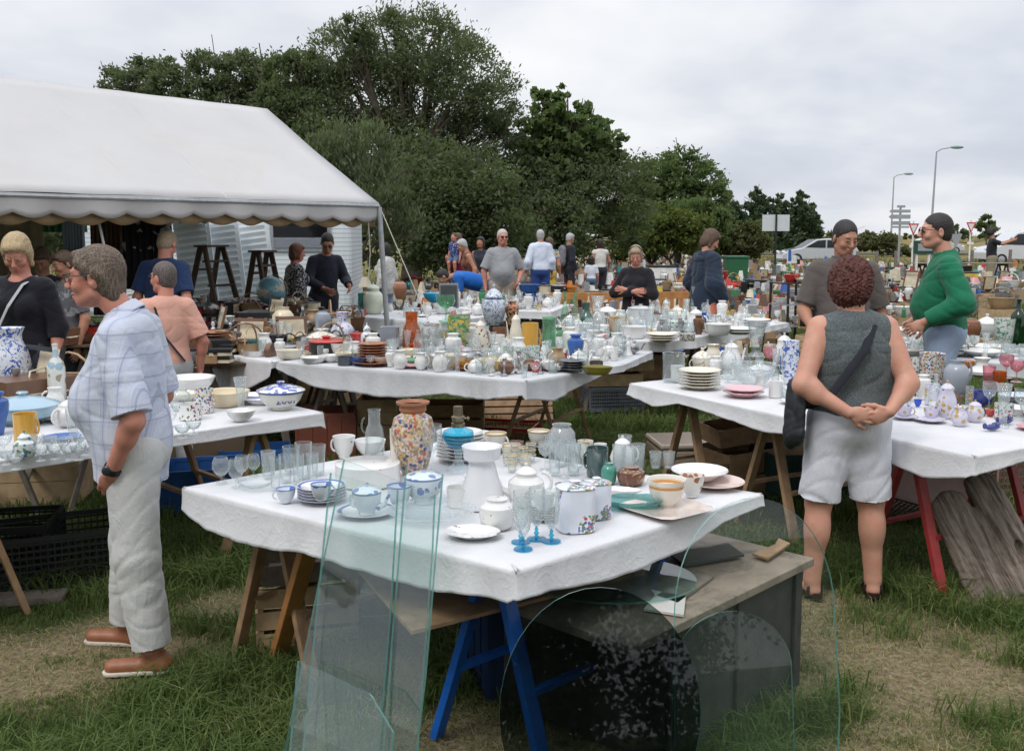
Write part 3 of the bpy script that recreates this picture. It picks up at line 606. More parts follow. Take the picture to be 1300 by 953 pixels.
# grass: real blades, long tufts and short sward
def blades(x, y, h, wd, tint, lean=.5):
    n = len(x); a = RNG.uniform(0, 2*pi, n); ld = RNG.uniform(0, 2*pi, n); lm = h*lean*RNG.uniform(.2, 1.3, n); z = hgt(x, y)-.015
    b = np.stack([x, y, z], -1); s = np.stack([np.cos(a), np.sin(a), 0*a], -1)*(wd/2)[:, None]; l = np.stack([np.cos(ld), np.sin(ld), 0*ld], -1)
    m1 = b+l*(lm*.3)[:, None]+np.stack([0*h, 0*h, h*.6], -1); tp = b+l*lm[:, None]+np.stack([0*h, 0*h, h*(1-.25*lean)], -1)
    q = np.stack([b-s, b+s, m1+s*.75, m1-s*.75, m1-s*.75, m1+s*.75, tp+s*.1, tp-s*.1], 1)
    return q.reshape(-1, 3), np.repeat(tint, 8)
def scatter(n, z0, z1, pw=1):
    Zd = z0*(z1/z0)**RNG.random(n); px = RNG.uniform(-90, 1390, n); xx = (px-650)/F*Zd; return xx, Zd
VS, TS = [], []
for n, z0, z1, hh, ww in ((190000, 2.1, 7.5, .06, .0042), (90000, 6, 22, .09, .011), (30000, 18, 60, .16, .035)):
    x, y = scatter(n, z0, z1); D = dirt(x, y); k = RNG.random(n) > D*.72; x, y, D = x[k], y[k], D[k]; lush = np.clip(.5+.6*sinn(x, y, 1.7, 5), .15, 1.3)
    h = hh*RNG.uniform(.35, 1.25, len(x))*(.35+lush)*(1-.55*D); tint = np.clip(.44+.24*sinn(x, y, 3, 7)+RNG.normal(0, .16, len(x))+D*.45, 0, 1)
    v_, t_ = blades(x, y, h, np.full(len(x), ww)*RNG.uniform(.6, 1.4, len(x)), tint, .75); VS.append(v_); TS.append(t_)
# long tufts
cx, cy = scatter(5200, 2.2, 26); cx = np.concatenate([cx, RNG.uniform(-2.0, -.3, 420), RNG.uniform(.8, 3.2, 500), RNG.uniform(-1.5, 2.5, 700)]); cy = np.concatenate([cy, RNG.uniform(2.5, 5.6, 420), RNG.uniform(3.8, 7.2, 500), RNG.uniform(5, 9, 700)])
k = (dirt(cx, cy) < .35) & (sinn(cx, cy, 1.7, 5) > -.25); cx, cy = cx[k], cy[k]
for i in range(0, 22):
    n = len(cx); sp = .035+.003*cy; x = cx+RNG.normal(0, 1, n)*sp; y = cy+RNG.normal(0, 1, n)*sp; h = RNG.uniform(.05, .16, n)
    v_, t_ = blades(x, y, h, .003+.0009*cy, np.clip(RNG.normal(.4, .14, n)+.15*sinn(cx, cy, 5, 2), 0, 1), 1.0); VS.append(v_); TS.append(t_)
for n, z0, z1, ww, ln in ((90000, 2.1, 8, .003, .05), (30000, 8, 26, .008, .08)):
    x, y = scatter(n, z0, z1); k = (dirt(x, y) > .15) & (RNG.random(n) < .8); x, y = x[k], y[k]; n = len(x); v_, t_ = blades(x, y, RNG.uniform(.004, .022, n), np.full(n, ww), np.clip(RNG.normal(.85, .2, n), 0, 1), 1); v_ = v_.reshape(-1, 8, 3); a = RNG.uniform(0, 2*pi, n); L_ = RNG.uniform(.4, 1.3, n)*ln
    for q_ in (6, 7): v_[:, q_, 0] += np.cos(a)*L_; v_[:, q_, 1] += np.sin(a)*L_; v_[:, q_, 2] += .006
    for q_ in (2, 3, 4, 5): v_[:, q_, 0] += np.cos(a)*L_*.5; v_[:, q_, 1] += np.sin(a)*L_*.5; v_[:, q_, 2] += .008
    VS.append(v_.reshape(-1, 3)); TS.append(t_)
VA = np.concatenate(VS).reshape(-1, 8, 3); TA = np.concatenate(TS).reshape(-1, 8); keep = np.ones(len(VA), bool)
for fx_, fy_, fr in ((1030, 757, .14), (1034, 772, .12), (1118, 762, .14), (1122, 776, .12), (135, 806, .14), (165, 856, .16), (130, 862, .14), (115, 812, .12)):
    p = at(fx_, fy_, 0); keep &= ((VA[:, 0, 0]-p.x)**2+(VA[:, 0, 1]-p.y)**2 > fr*fr) | (VA[:, 6, 2] < .03)
VS, TS = [VA[keep].reshape(-1, 3)], [TA[keep].ravel()]
gr = fastmesh('grass', np.concatenate(VS), 4, [leafmat('grass_blades', (.055, .095, .025), (.135, .19, .055), (.42, .36, .19), .3)], attr=np.concatenate(TS))
tag(gr, 'uneven meadow grass with dry straw patches', 'grass', kind='stuff')

# ---------------------------------------------------------------- trees
BARK = M('bark', (.07, .055, .04), .9, .3, 10, .01, 30)
def tree(name, label, lobes, Z, n, ls, mat, cat='tree', base=None, up=0, dens=(.45, 1.), clump=.32, asp=.45, group=None, depth=1., trunk=.18, nl=60, ydz=None):
    "lobes: (px, py, r px) at distance Z; leaves gather in clumps through each lobe"
    s = Z/F; L = []
    for i, (px, py, r) in enumerate(lobes):
        p = atd(px, py, Z+RNG.uniform(-.8, .8)*r*s*depth); L.append((np.array(p), r*s))
    bp = atd(base or np.mean([l[0] for l in lobes]), 300, Z); bz = np.array((bp.x, bp.y, 0.))
    e = empty(name, bz, 0, label, cat, group)
    wts = np.array([l[1]**2 for l in L]); wts = wts/wts.sum(); nc = max(20, n//nl); ch = RNG.choice(len(L), nc, p=wts)
    C = np.array([l[0] for l in L])[ch]; Rr = np.array([l[1] for l in L])[ch]
    d = RNG.normal(size=(nc, 3)); d /= np.linalg.norm(d, axis=1)[:, None]; rad = Rr*RNG.uniform(*dens, nc)**.6
    cc = C+d*rad[:, None]*np.array([1, depth, 1]); crad = np.minimum(Rr*clump, .75)*RNG.uniform(.5, 1.2, nc)
    ci = np.repeat(np.arange(nc), nl); m = len(ci); g = RNG.normal(size=(m, 3))*.55; pos = cc[ci]+g*crad[ci][:, None]*np.array([1, 1, .7+.5*up])
    pos[:, 2] = np.maximum(pos[:, 2], .1)
    ax = RNG.normal(size=(m, 3)); ax += d[ci]*.8; ax[:, 2] = ax[:, 2]*(1-up)+up*2.2; ax /= np.linalg.norm(ax, axis=1)[:, None]
    nv = np.cross(ax, RNG.normal(size=(m, 3))); nv /= np.linalg.norm(nv, axis=1)[:, None]; sz = ls*RNG.uniform(.6, 1.4, m)
    a = ax*sz[:, None]/2; b = nv*(sz*asp)[:, None]/2
    vs = np.stack([pos-a, pos+b, pos+a, pos-b], 1)-bz
    tint = np.clip(RNG.normal(.4, .13, nc)[ci]+RNG.normal(0, .12, m), 0, 1)
    cr = fastmesh('crown', vs.reshape(-1, 3), 4, [mat], e, np.repeat(tint, 4))
    T = MB(); top = max(l[0][2] for l in L)
    cen = np.average([l[0] for l in L], axis=0, weights=[l[1] for l in L]); fork = np.array((bz[0]*.6+cen[0]*.4, bz[1], top*.3)); w0 = trunk
    T.tube([(0, 0, -.1), tuple((fork-bz)*.5+RNG.normal(0, .08, 3)), tuple(fork-bz)], [w0*1.25, w0, w0*.8], 10)
    for c_, r_ in L:
        mid = fork*.5+c_*.5+RNG.normal(0, .12, 3)*r_; T.tube([tuple(fork-bz-(0, 0, .1)), tuple(mid-bz), tuple(c_-bz), tuple(c_-bz+RNG.normal(0, .4, 3)*r_+(0, 0, r_*.5))], [w0*.45, w0*.3, w0*.16, .015], 6)
        for _ in range(5):
            q_ = c_+RNG.normal(0, .55, 3)*r_; T.tube([tuple(mid-bz), tuple((mid+q_)/2-bz+RNG.normal(0, .1, 3)), tuple(q_-bz)], [w0*.18, w0*.1, .012], 5)
    T.build('trunk', BARK, e, True); return e
LD = leafmat('dark_leaves', (.075, .095, .05), (.13, .16, .085), (.20, .225, .125), .45); LW = leafmat('willow_leaves', (.08, .10, .055), (.15, .175, .10), (.26, .275, .175), .4)
LG = leafmat('green_leaves', (.075, .11, .045), (.135, .19, .075), (.21, .27, .12), .45); LY = leafmat('yellow_green_leaves', (.06, .085, .02), (.12, .15, .035), (.27, .25, .06), .35); LC = leafmat('conifer_needles', (.05, .08, .048), (.085, .125, .07), (.13, .17, .09), .3); LH = leafmat('dry_hedge_leaves', (.075, .085, .035), (.13, .135, .06), (.24, .21, .11), .35)
def rl(n, x0, x1, y0, y1, r0, r1): return [(RNG.uniform(x0, x1), RNG.uniform(y0, y1), RNG.uniform(r0, r1)) for _ in range(n)]
TG = 'trees and bushes behind the market'
tree('tree', 'tall willow with a broad grey-green domed crown, the highest tree', [(430, 75, 48), (490, 58, 50), (545, 60, 50), (590, 95, 50), (625, 130, 42), (470, 120, 62), (540, 140, 70), (405, 120, 50), (600, 180, 50), (640, 165, 26), (500, 200, 70), (560, 230, 60), (450, 33, 18), (500, 30, 18), (560, 38, 20)], 31, 60000, .15, LW, base=520, up=.35, asp=.32, trunk=.3, group=TG)
tree('tree', 'small-leaved tree whose feathery tip shows over the tent ridge at its far end', [(150, 105, 24), (185, 98, 26), (220, 100, 28), (165, 130, 30), (215, 135, 35)], 33, 12000, .14, LW, base=190, up=.2, group=TG, dens=(.3, 1))
tree('tree', 'olive-green tree rising over the middle of the tent ridge', [(262, 98, 30), (300, 100, 32), (335, 95, 28), (280, 140, 42), (335, 145, 42)], 32, 17000, .14, LW, base=300, up=.25, group=TG)
tree('tree', 'brownish green tree between the tent ridge and the tall willow', [(365, 98, 30), (390, 90, 28), (375, 150, 45), (400, 190, 45), (352, 130, 26)], 30, 16000, .14, LD, base=385, up=.3, group=TG)
tree('tree', 'loose broad-leaved tree with thin branches against the sky', [(690, 125, 14), (712, 118, 10), (690, 140, 20), (715, 150, 26), (745, 160, 26), (700, 180, 36), (750, 190, 34), (775, 185, 18), (660, 175, 20), (730, 220, 45), (780, 215, 20), (690, 235, 45)], 33, 15000, .2, LG, base=710, asp=.7, clump=.24, group=TG, nl=30, dens=(.1, 1.2))
tree('bush', 'upright shrub of pale green shoots behind the tent corner', [(430, 195, 36), (465, 190, 34), (405, 205, 32), (450, 240, 45), (485, 240, 36), (420, 260, 40), (500, 280, 35)], 21, 20000, .13, LW, 'bush', base=450, up=.85, asp=.2, trunk=.08, group=TG)
tree('bush', 'huge dark bush filling the hedge behind the bald man in grey', rl(14, 500, 650, 240, 290, 38, 58)+[(580, 300, 50), (640, 300, 40), (520, 300, 50), (545, 200, 45), (610, 225, 45)], 27, 36000, .13, LD, 'bush', base=570, up=.2, trunk=.12, group=TG)
tree('bush', 'dense deep green bush under the loose broad-leaved tree', rl(14, 660, 790, 225, 295, 35, 55)+[(700, 305, 40), (760, 305, 36), (660, 210, 35), (800, 290, 34)], 32, 34000, .14, LD, 'bush', base=720, trunk=.12, group=TG)
tree('tree', 'rounded green tree standing apart from the big bushes', [(840, 222, 30), (865, 215, 30), (890, 228, 28), (820, 245, 30), (855, 255, 42), (900, 255, 26), (880, 280, 40), (818, 285, 34)], 46, 24000, .2, LG, base=860, group=TG)
tree('bush', 'bright bramble bush with yellowish leaves at the hedge foot', rl(12, 770, 880, 275, 308, 20, 30), 38, 22000, .16, LY, 'bush', base=830, trunk=.06, group=TG)
tree('bush', 'bright green shrub bank between the rounded tree and the brambles', rl(12, 800, 905, 268, 300, 20, 30), 41, 20000, .17, LG, 'bush', base=850, trunk=.06, group=TG)
tree('bush', 'rusty green bramble below the white board', rl(14, 880, 968, 292, 314, 14, 22), 42, 20000, .16, LH, 'bush', base=920, trunk=.05, group=TG)
for i, (px, py, wd) in enumerate(((925, 243, 22), (962, 238, 24), (992, 248, 22), (1018, 243, 20), (1032, 255, 12))):
    tree('conifer', ['bushy green conifer beside the rounded tree', 'tallest conifer in the row above the white board', 'conifer just behind the white board', 'conifer with ragged spiky top at the row end', 'stunted conifer ending the dark row'][i],
         [(px, py+5, wd*.3), (px-wd*.3, py+18, wd*.5), (px+wd*.3, py+22, wd*.5), (px, py+35, wd*.75), (px-wd*.5, py+45, wd*.6), (px+wd*.5, py+45, wd*.6), (px, py+55, wd)], 62, 6500, .3, LC, 'conifer', base=px, up=.3, trunk=.12, clump=.2, dens=(.2, 1.25), nl=30, group='conifers along the far hedge')
tree('hedge', 'low clipped hedge bank behind the silver car', [(x, 306+3*sin(x*.05)+(0 if x < 1060 else (x-1060)*.08), 13) for x in range(940, 1150, 9)], 78, 20000, .3, LH, 'hedge', base=1040, trunk=.03, group=TG)
tree('bush', 'dark undergrowth in the shade behind the tent', rl(20, 60, 480, 250, 300, 30, 45), 24, 24000, .16, LD, 'bush', base=250, trunk=.05, group=TG)
tree('tree', 'small round tree on the horizon past the green jumper', [(1245, 287, 6), (1252, 282, 8), (1258, 290, 8)], 120, 1500, .5, LG, base=1252, trunk=.1, group='far trees on the horizon')
tree('bush', 'dark hedge clump on the horizon beside the yield sign', [(1205, 296, 7), (1214, 292, 6), (1222, 297, 7)], 110, 1500, .5, LD, 'bush', base=1212, trunk=.1, group='far trees on the horizon')
tree('hedge', 'thin far hedge along the field horizon', [(x, 299, 4) for x in range(1150, 1310, 8)], 150, 3500, .6, LD, 'hedge', base=1230, trunk=.05, group='far trees on the horizon')
for i, (bx, by, hh_) in enumerate(((-9, -13, 8.5), (-1.5, -15, 10), (3.5, -13.5, 7.5), (9, -15, 9.5))):   # the trees mirrored in the smoked glass
    s_ = 15/F; L_ = []; e = empty('tree', (bx, by, 0), 0, ['tree behind the viewer on the marquee side', 'tallest tree behind the viewer', 'smaller tree behind the viewer', 'tree behind the viewer on the road side'][i], 'tree', 'trees behind the viewer')
    nc = 120; cc = np.stack([RNG.normal(0, 1.9, nc), RNG.normal(0, 1.5, nc), np.maximum(.6, hh_*.42+RNG.normal(0, hh_*.2, nc))], -1); ci = np.repeat(np.arange(nc), 330); pos = cc[ci]+RNG.normal(0, .36, (len(ci), 3)); a = RNG.normal(size=(len(ci), 3)); a /= np.linalg.norm(a, axis=1)[:, None]; b = np.cross(a, RNG.normal(size=(len(ci), 3))); b /= np.linalg.norm(b, axis=1)[:, None]
    fastmesh('crown', np.stack([pos-a*.08, pos+b*.05, pos+a*.08, pos-b*.05], 1).reshape(-1, 3), 4, [LD], e, np.repeat(RNG.uniform(.2, .8, len(ci)), 4)); T = MB().tube([(0, 0, 0), (.1, 0, hh_*.5), (0, .1, hh_*.85)], [.2, .14, .03], 8)
    for k in range(14): T.tube([(0.05, 0, hh_*.35), tuple(cc[k]*.6+np.array((0, 0, hh_*.2))), tuple(cc[k])], [.07, .04, .01], 5)
    T.build('trunk', BARK, e, True)
# tall dry weeds along the verge
VS, TS = [], []; n = 26000; px = RNG.uniform(890, 1330, n); y = RNG.uniform(36, 62, n); x = (px-650)/F*y
h = RNG.uniform(.25, .7, n)*np.clip(.6+.5*sinn(x, y, .8, 3), .2, 1.2)*np.where(px > 1120, .8, 1.); v_, t_ = blades(x, y, h, np.full(n, .05), np.clip(RNG.normal(.7, .2, n), 0, 1), .5)
o = fastmesh('weeds', v_, 4, [leafmat('dry_weeds', (.08, .09, .03), (.22, .2, .08), (.42, .34, .18), .3)], attr=t_); tag(o, 'tall straw-coloured weeds along the verge', 'weeds', kind='stuff')

# ---------------------------------------------------------------- tables and cloths
def linM(n, c):
    def pat(t, co, b): return t.mix(t.step(t.noise(co.outputs['Object'], 2.3, 5, .6), .55, .8), b, sc3(c, .8))
    return cloth(n, c, .05, .0012, pat, crease=.0018, cs=2.6)
LIN = linM('white_linen', (.68, .68, .695)); LIN2 = linM('greyish_linen', (.58, .59, .61))
def cloth_mesh(cs, z, hangs, flare=.15, amp=.02, name='tablecloth', label='', mat=None, group=None, seed=0, sag=.0):
    rg = np.random.default_rng(seed); n = len(cs); P, Nn, Hh = [], [], []; s = 0; Sv = []
    cs = [V((c[0], c[1], 0)) for c in cs]; ar = sum(cs[i].x*cs[(i+1) % n].y-cs[(i+1) % n].x*cs[i].y for i in range(n))
    nrm = []
    for i in range(n):
        d = (cs[(i+1) % n]-cs[i]).normalized(); nrm.append(V((d.y, -d.x, 0))*(1 if ar > 0 else -1))
    for i in range(n):
        a, b = cs[i], cs[(i+1) % n]; L = (b-a).length; k = max(6, int(L/.022)); hl = hangs[i]; pn = nrm[i-1]
        for j in range(4):
            f = (j+.5)/4; P.append(a); Nn.append((pn*(1-f)+nrm[i]*f).normalized()); Hh.append(hl[0]); Sv.append(s+f*.02)
        for j in range(1, k):
            f = j/k; P.append(a.lerp(b, f)); Nn.append(nrm[i]); Hh.append(float(np.interp(f, np.linspace(0, 1, len(hl)), hl))); Sv.append(s+.02+f*L)
        s += L+.02
    Nn = np.array([tuple(q) for q in Nn]); P = np.array([tuple(q) for q in P]); Hh = np.array(Hh); Sv = np.array(Sv)
    ph = rg.uniform(0, 6, 6); Hh = Hh*(1+.05*np.sin(Sv*4.3+ph[0])+.025*np.sin(Sv*13+ph[1]+2*np.sin(Sv*3))); K = 12; rows = []
    gate = .35+.65*np.clip(np.sin(Sv*3.1+ph[5])+.4*np.sin(Sv*7.7+ph[1]), 0, 1); fold = gate*(np.sin(Sv*24+3.5*np.sin(Sv*4+ph[2])+ph[3])+.6*np.sin(Sv*51+ph[4]+3*np.sin(Sv*7)))
    cen = P.mean(0)
    for q in (.004, .3, .6, .82, .93): P_ = cen+(P-cen)*q; rows.append(P_+np.stack([0*Hh, 0*Hh, z+.0018*np.sin(P_[:, 0]*9+2*np.sin(P_[:, 1]*7))], -1))
    rows.append(P-Nn*.006+np.array((0, 0, z)))
    for j in range(1, K+1):
        f = j/K; dr = Hh*f; off = .004+flare*dr*f+amp*f**1.3*fold*np.clip(Hh/.2, .15, 1.3); zz = z-dr
        if j == 1: zz = z-.006+0*Hh
        rows.append(np.stack([P[:, 0]+Nn[:, 0]*off, P[:, 1]+Nn[:, 1]*off, zz], -1))
    m = len(P); vs = np.concatenate(rows); fs = [(i*m+k, (i+1)*m+k, (i+1)*m+(k+1) % m, i*m+(k+1) % m) for i in range(len(rows)-1) for k in range(m)]
    if ar < 0: fs = [f[::-1] for f in fs]
    o = MB().add(vs, fs).build(name, mat or LIN, None, 2); md = o.modifiers.new('s', 'SOLIDIFY'); md.thickness = .002; md.offset = -1
    return tag(o, label, 'tablecloth', group or 'white tablecloths')
def trestle_table(cs, z, trs, label, board=WDG, along=0, group='trestle tables', over=.0, span=.8):
    "cs corners; trs: (fraction along edge `along`, material)"
    cs = [V((c[0], c[1], 0)) for c in cs]; cen = sum(cs, V())/4; e = empty('trestle_table', cen, 0, label, 'table', group)
    b = MB().slab([(c.x-cen.x, c.y-cen.y) for c in cs], .02); b.v[0][:, 2] += z-.026; b.build('tabletop', board, e, bev=.003)
    a0, a1, b1, b0 = cs[along], cs[(along+1) % 4], cs[(along+2) % 4], cs[(along+3) % 4]; L = (a1-a0).normalized(); top = z-.03
    for f, mt in trs:
        p = a0.lerp(a1, f)-cen; q = b0.lerp(b1, f)-cen; c = (p+q)/2; p = c+(p-c)*span; q = c+(q-c)*span; W = (q-p).normalized()
        MB().beam(p+V((0, 0, top-.03)), q+V((0, 0, top-.03)), .05, .06).build('crossbar', mt, e, bev=.004)
        for en, s_ in ((p+W*.06, 1), (q-W*.06, -1)):
            for sg in (-1, 1): MB().beam(en+L*sg*.02+V((0, 0, top-.04)), en+L*sg*.23-W*.02*s_, .055, .028).build('leg', mt, e, bev=.003)
        for sg in (-1, 1): MB().beam(p+W*.06+L*sg*.155+V((0, 0, top*.36)), q-W*.06+L*sg*.155+V((0, 0, top*.36)), .03, .02).build('rail', mt, e)
    return e
def slat_crate(loc, dx, dy, dz, mat, label, rz=0, n=3, rx=0, ry=0, name='wooden_crate', cat='crate', group=None, solid=False):
    m = MB(); th = .009; hs = dz/n
    for i in range(n):
        zc_ = hs*(i+.5); hh = hs*(.78 if not solid else .97)
        for sx in (-1, 1): m.box((sx*(dx/2-th/2), 0, zc_), (th, dy-2*th-.001, hh))
        for sy in (-1, 1): m.box((0, sy*(dy/2-th/2), zc_), (dx, th, hh))
    for sx in (-1, 1):
        for sy in (-1, 1): m.box((sx*(dx/2-th-.012), sy*(dy/2-th-.012), dz/2), (.022, .022, dz-.004))
    for i in range(4): m.box((0, -dy/2+dy*(i+.5)/4, .006), (dx-2*th-.002, dy/4-.012, .008))
    o = m.build(name, mat); o.location = loc; o.rotation_euler = (rx, ry, rz); return tag(o, label, cat, group or 'wooden crates')
def plastic_crate(loc, dx, dy, dz, mat, label, rz=0, rx=0, ry=0, holes=1, name='plastic_crate', group='plastic crates', nx_=14, nz_=5):
    m = MB(); b = .004
    def wall(p, d, L):
        d = V(d); p = V(p)
        m.beam(p+V((0, 0, dz-.012)), p+d*L+V((0, 0, dz-.012)), .014, .024); m.beam(p+V((0, 0, .015)), p+d*L+V((0, 0, .015)), .01, .03)
        if not holes:
            m.beam(p+V((0, 0, dz*.5)), p+d*L+V((0, 0, dz*.5)), .008, dz*.93)
            for i in range(5): m.beam(p+d*L*i/4+V((0, 0, .01)), p+d*L*i/4+V((0, 0, dz-.02)), .02, .02)
            return
        k = max(5, int(nx_*L/dx))
        for i in range(k+1): m.beam(p+d*L*i/k+V((0, 0, .02)), p+d*L*i/k+V((0, 0, dz-.02)), .006 if i not in (0, k) else .02, .006)
        for i in range(1, nz_): zz = dz*i/nz_; m.beam(p+V((0, 0, zz)), p+d*L+V((0, 0, zz)), .004, .011)
    x, y = dx/2, dy/2
    wall((-x, -y, 0), (1, 0, 0), dx); wall((-x, y, 0), (1, 0, 0), dx); wall((-x, -y+.008, 0), (0, 1, 0), dy-.016); wall((x, -y+.008, 0), (0, 1, 0), dy-.016)
    m.box((0, 0, .004), (dx-.02, dy-.02, .006))
    o = m.build(name, mat); o.location = loc; o.rotation_euler = (rx, ry, rz); return tag(o, label, 'crate', group)
D = V((.66, .75, 0)).normalized(); PP = V((-.75, .66, 0)).normalized(); GA = atan2(D.y, D.x)
PBLK = M('black_crate_plastic', (.025, .026, .03), .45, .2); PRED = M('red_crate_plastic', (.5, .035, .03), .45, .15); PBLU = M('blue_crate_plastic', (.02, .09, .28), .45, .15); PBRN = M('brown_crate_plastic', (.17, .05, .03), .5, .2); PGRY = M('grey_crate_plastic', (.19, .21, .25), .5, .15); PBBR = M('brown_lattice_plastic', (.13, .075, .06), .55, .2)
REDP = M('red_painted_wood', (.33, .03, .03), .55, .25, 20, .001); BLUP = M('bright_blue_paint', (.01, .12, .5), .45, .15, 20, .0008); ORW = M('varnished_orange_wood', (.42, .19, .06), .5, .2, 14, .001)
# front table
A_, B_, C_ = at(232, 620, .75), at(655, 726, .75), at(968, 628, .75); D_ = A_+(C_-B_)
T1 = [B_, C_, D_, A_]
trestle_table(T1, .75, [(.12, WD), (.8, BLUP)], 'front trestle table with bright blue legs under its near corner', along=3, span=.7)
_f = at(352, 836, 0); _t = atd(393, 690, 3.5); MB().beam(_t, _f, .062, .045).build('wooden_prop', ORW, bev=.004); o = bpy.data.objects['wooden_prop']; tag(o, 'orange varnished wooden post propping the front table', 'post')
cloth_mesh(T1, .756, [[.08, .10, .12, .11, .06, .045], [.05, .06, .08], [.08, .1, .1], [.09, .13, .14, .13, .12, .13, .13, .13, .11, .10]], .12, .016, label='crumpled white cloth covering the front table with the blue legs', seed=3)
# left table (behind the man in the plaid shirt)
a = at(410, 524, .75); dL = (at(0, 585, .75)-a).normalized(); pL = (at(300, 478, .75)-a).normalized(); pL = (pL-dL*pL.dot(dL)).normalized()
T2 = [a, a+pL*1.3, a+pL*1.3+dL*3.2, a+dL*3.2]
trestle_table(T2, .75, [(.1, WD), (.45, WD), (.9, WD)], 'long table behind the man in the plaid shirt', along=3, span=.85)
cloth_mesh(T2, .756, [[.1, .07, .1], [.05, .06], [.1, .1], [.07, .06, .065, .055, .065, .08]], .08, .008, label='white cloth taut over the table behind the plaid shirt man', seed=5)
# long middle table (two boards)
a = at(352, 460, .75); b = at(668, 484, .75); dM = (b-a).normalized(); c = at(793, 463, .75); pM = V((-dM.y, dM.x, 0)); wM = 1.35
T3 = [a, b, b+(c-b), a+pM*wM+dM*.25]
T3 = [a, b, c, c+pM*.9-dM*.1, a+pM*wM+dM*.3]
cloth_mesh(T3, .756, [[.05, .16, .19, .2, .17, .13, .16, .1], [.14, .17, .1, .05, .06], [.05, .06], [.08, .08], [.1, .1]], .1, .02, label='long grey-white cloth sagging along the middle table of brown plates', seed=8, mat=LIN2)
trestle_table([a, c-dM*.25, c+pM*.9-dM*.35, a+pM*wM], .75, [(.12, WDG), (.78, WD)], 'middle trestle table carrying brown plate stacks', along=0, span=.8)
a2 = at(345, 460, .75); b2 = at(225, 440, .75)
T3b = [b2, a2, a2+pM*1.3, b2+pM*1.2]
cloth_mesh(T3b, .756, [[.12, .16, .3, .28, .1], [.05, .05], [.1, .1], [.08, .1]], .06, .02, label='white cloth with a long pointed drape beside the pink shirt woman', seed=11)
trestle_table(T3b, .75, [(.2, WDG), (.85, WDG)], 'small table between the pink shirt woman and brown plates', along=0)
# centre back table
a = at(702, 431, .75); b = at(845, 434, .75); c = at(1000, 410, .75)
T4 = [a, b, c, c+V((-.9, 1.0, 0)), a+V((.1, 1.5, 0))]
cloth_mesh(T4, .756, [[.12, .14, .1, .09, .1], [.1, .12, .09, .05], [.05, .05], [.1, .1], [.1, .1]], .1, .015, label='white cloth over the table before the woman with crossed arms', seed=14)
trestle_table([a, c, c+V((-.8, 1, 0)), a+V((.1, 1.4, 0))], .75, [(.2, WDG), (.62, WDG)], 'trestle table in front of the woman with crossed arms', along=0)
# right table
a = at(800, 487, .75); b = at(1237, 580, .75); dR = (b-a).normalized(); pR = V((-dR.y, dR.x, 0))
if pR.y < 0: pR = -pR
b2_ = at(1345, 515, .75); wR = 1.15
T5 = [a, b, b+pR*wR, a+pR*wR]
cloth_mesh(T5, .756, [[.08, .12, .06, .07, .09, .12, .09, .05, .10, .14, .10], [.09, .05, .06], [.1, .1], [.06, .1]], .14, .018, label='white cloth hanging unevenly from the table by the red haired woman', seed=17)
trestle_table(T5, .75, [(.13, WD), (.42, WD), (.8, REDP)], 'trestle table with wooden legs and red painted legs behind the red haired woman', along=0, span=.72)
a = at(1128, 450, .75); b = at(1420, 474, .75)
T6 = [a, b, b+V((-.1, 1.1, 0)), a+V((-.1, 1.1, 0))]
cloth_mesh(T6, .756, [[.1, .1, .1], [.1, .1], [.1, .1], [.1, .1]], .05, .012, label='white cloth on the table below the green jumper man', seed=19)
trestle_table(T6, .75, [(.15, WD), (.85, WD)], 'trestle table holding platters below the green jumper man', along=0)
# small cloth table beyond the middle table, under the lamp
a = at(452, 402, .75); b = at(560, 410, .75)
T7 = [a, b, b+V((.7, 1.3, 0)), a+V((-.3, 1.2, 0))]
cloth_mesh(T7, .756, [[.1, .25, .1], [.1, .1], [.1, .1], [.1, .1]], .1, .02, label='white cloth draped over the table beside the tent pole', seed=23)
trestle_table(T7, .75, [(.2, WDG), (.8, WDG)], 'table beside the tent pole under a white cloth', along=0)
a = at(560, 392, .75); b = at(700, 396, .75)
T8 = [a, b, b+V((.3, 1.3, 0)), a+V((-.2, 1.3, 0))]
cloth_mesh(T8, .756, [[.1, .1], [.1, .1], [.1, .1], [.1, .1]], .1, .02, label='white cloth on the table in front of the bald man in grey', seed=25)
trestle_table(T8, .75, [(.2, WDG), (.8, WDG)], 'table of white china in front of the bald man', along=0)

# ---------------------------------------------------------------- marquee
TENTM = M('marquee_canvas', (.635, .625, .625), .7, .04, 1.2, .004, 6, trans=.14, spec=.2, pat=lambda t, co, b: t.mix(t.m('MULTIPLY', t.step(t.noise(co.outputs['Object'], 1.1, 6, .62, .8), .52, .75), .5), b, (.60, .56, .50)))
_E = V((-1.50, 11.35, 2.07)); _R = V((-3.06, 12.69, 3.285)); ed = V((-2.68, -3.3, 0)).normalized()
e = empty('marquee', (_E.x, _E.y, 0), 0, 'white marquee with a scalloped valance sheltering the brown antiques', 'tent')
o0 = V((_E.x, _E.y, 0)); Lt = 13.0
def slope(e0, r0, nm):
    m = MB(); nu, nv = 60, 14; vs = []
    for i in range(nu+1):
        for j in range(nv+1):
            f = j/nv; p = e0.lerp(r0, f)+ed*(Lt*i/nu)-o0; bay = (Lt*i/nu) % 2.6/2.6
            p.z -= .035*sin(pi*f)*(.55+.45*sin(pi*bay))+.003*sin(i*1.7+j); vs.append(tuple(p))
    m.add(vs, [(i*(nv+1)+j, (i+1)*(nv+1)+j, (i+1)*(nv+1)+j+1, i*(nv+1)+j+1) for i in range(nu) for j in range(nv)])
    o = m.build(nm, TENTM, e, 2); md = o.modifiers.new('s', 'SOLIDIFY'); md.thickness = .003
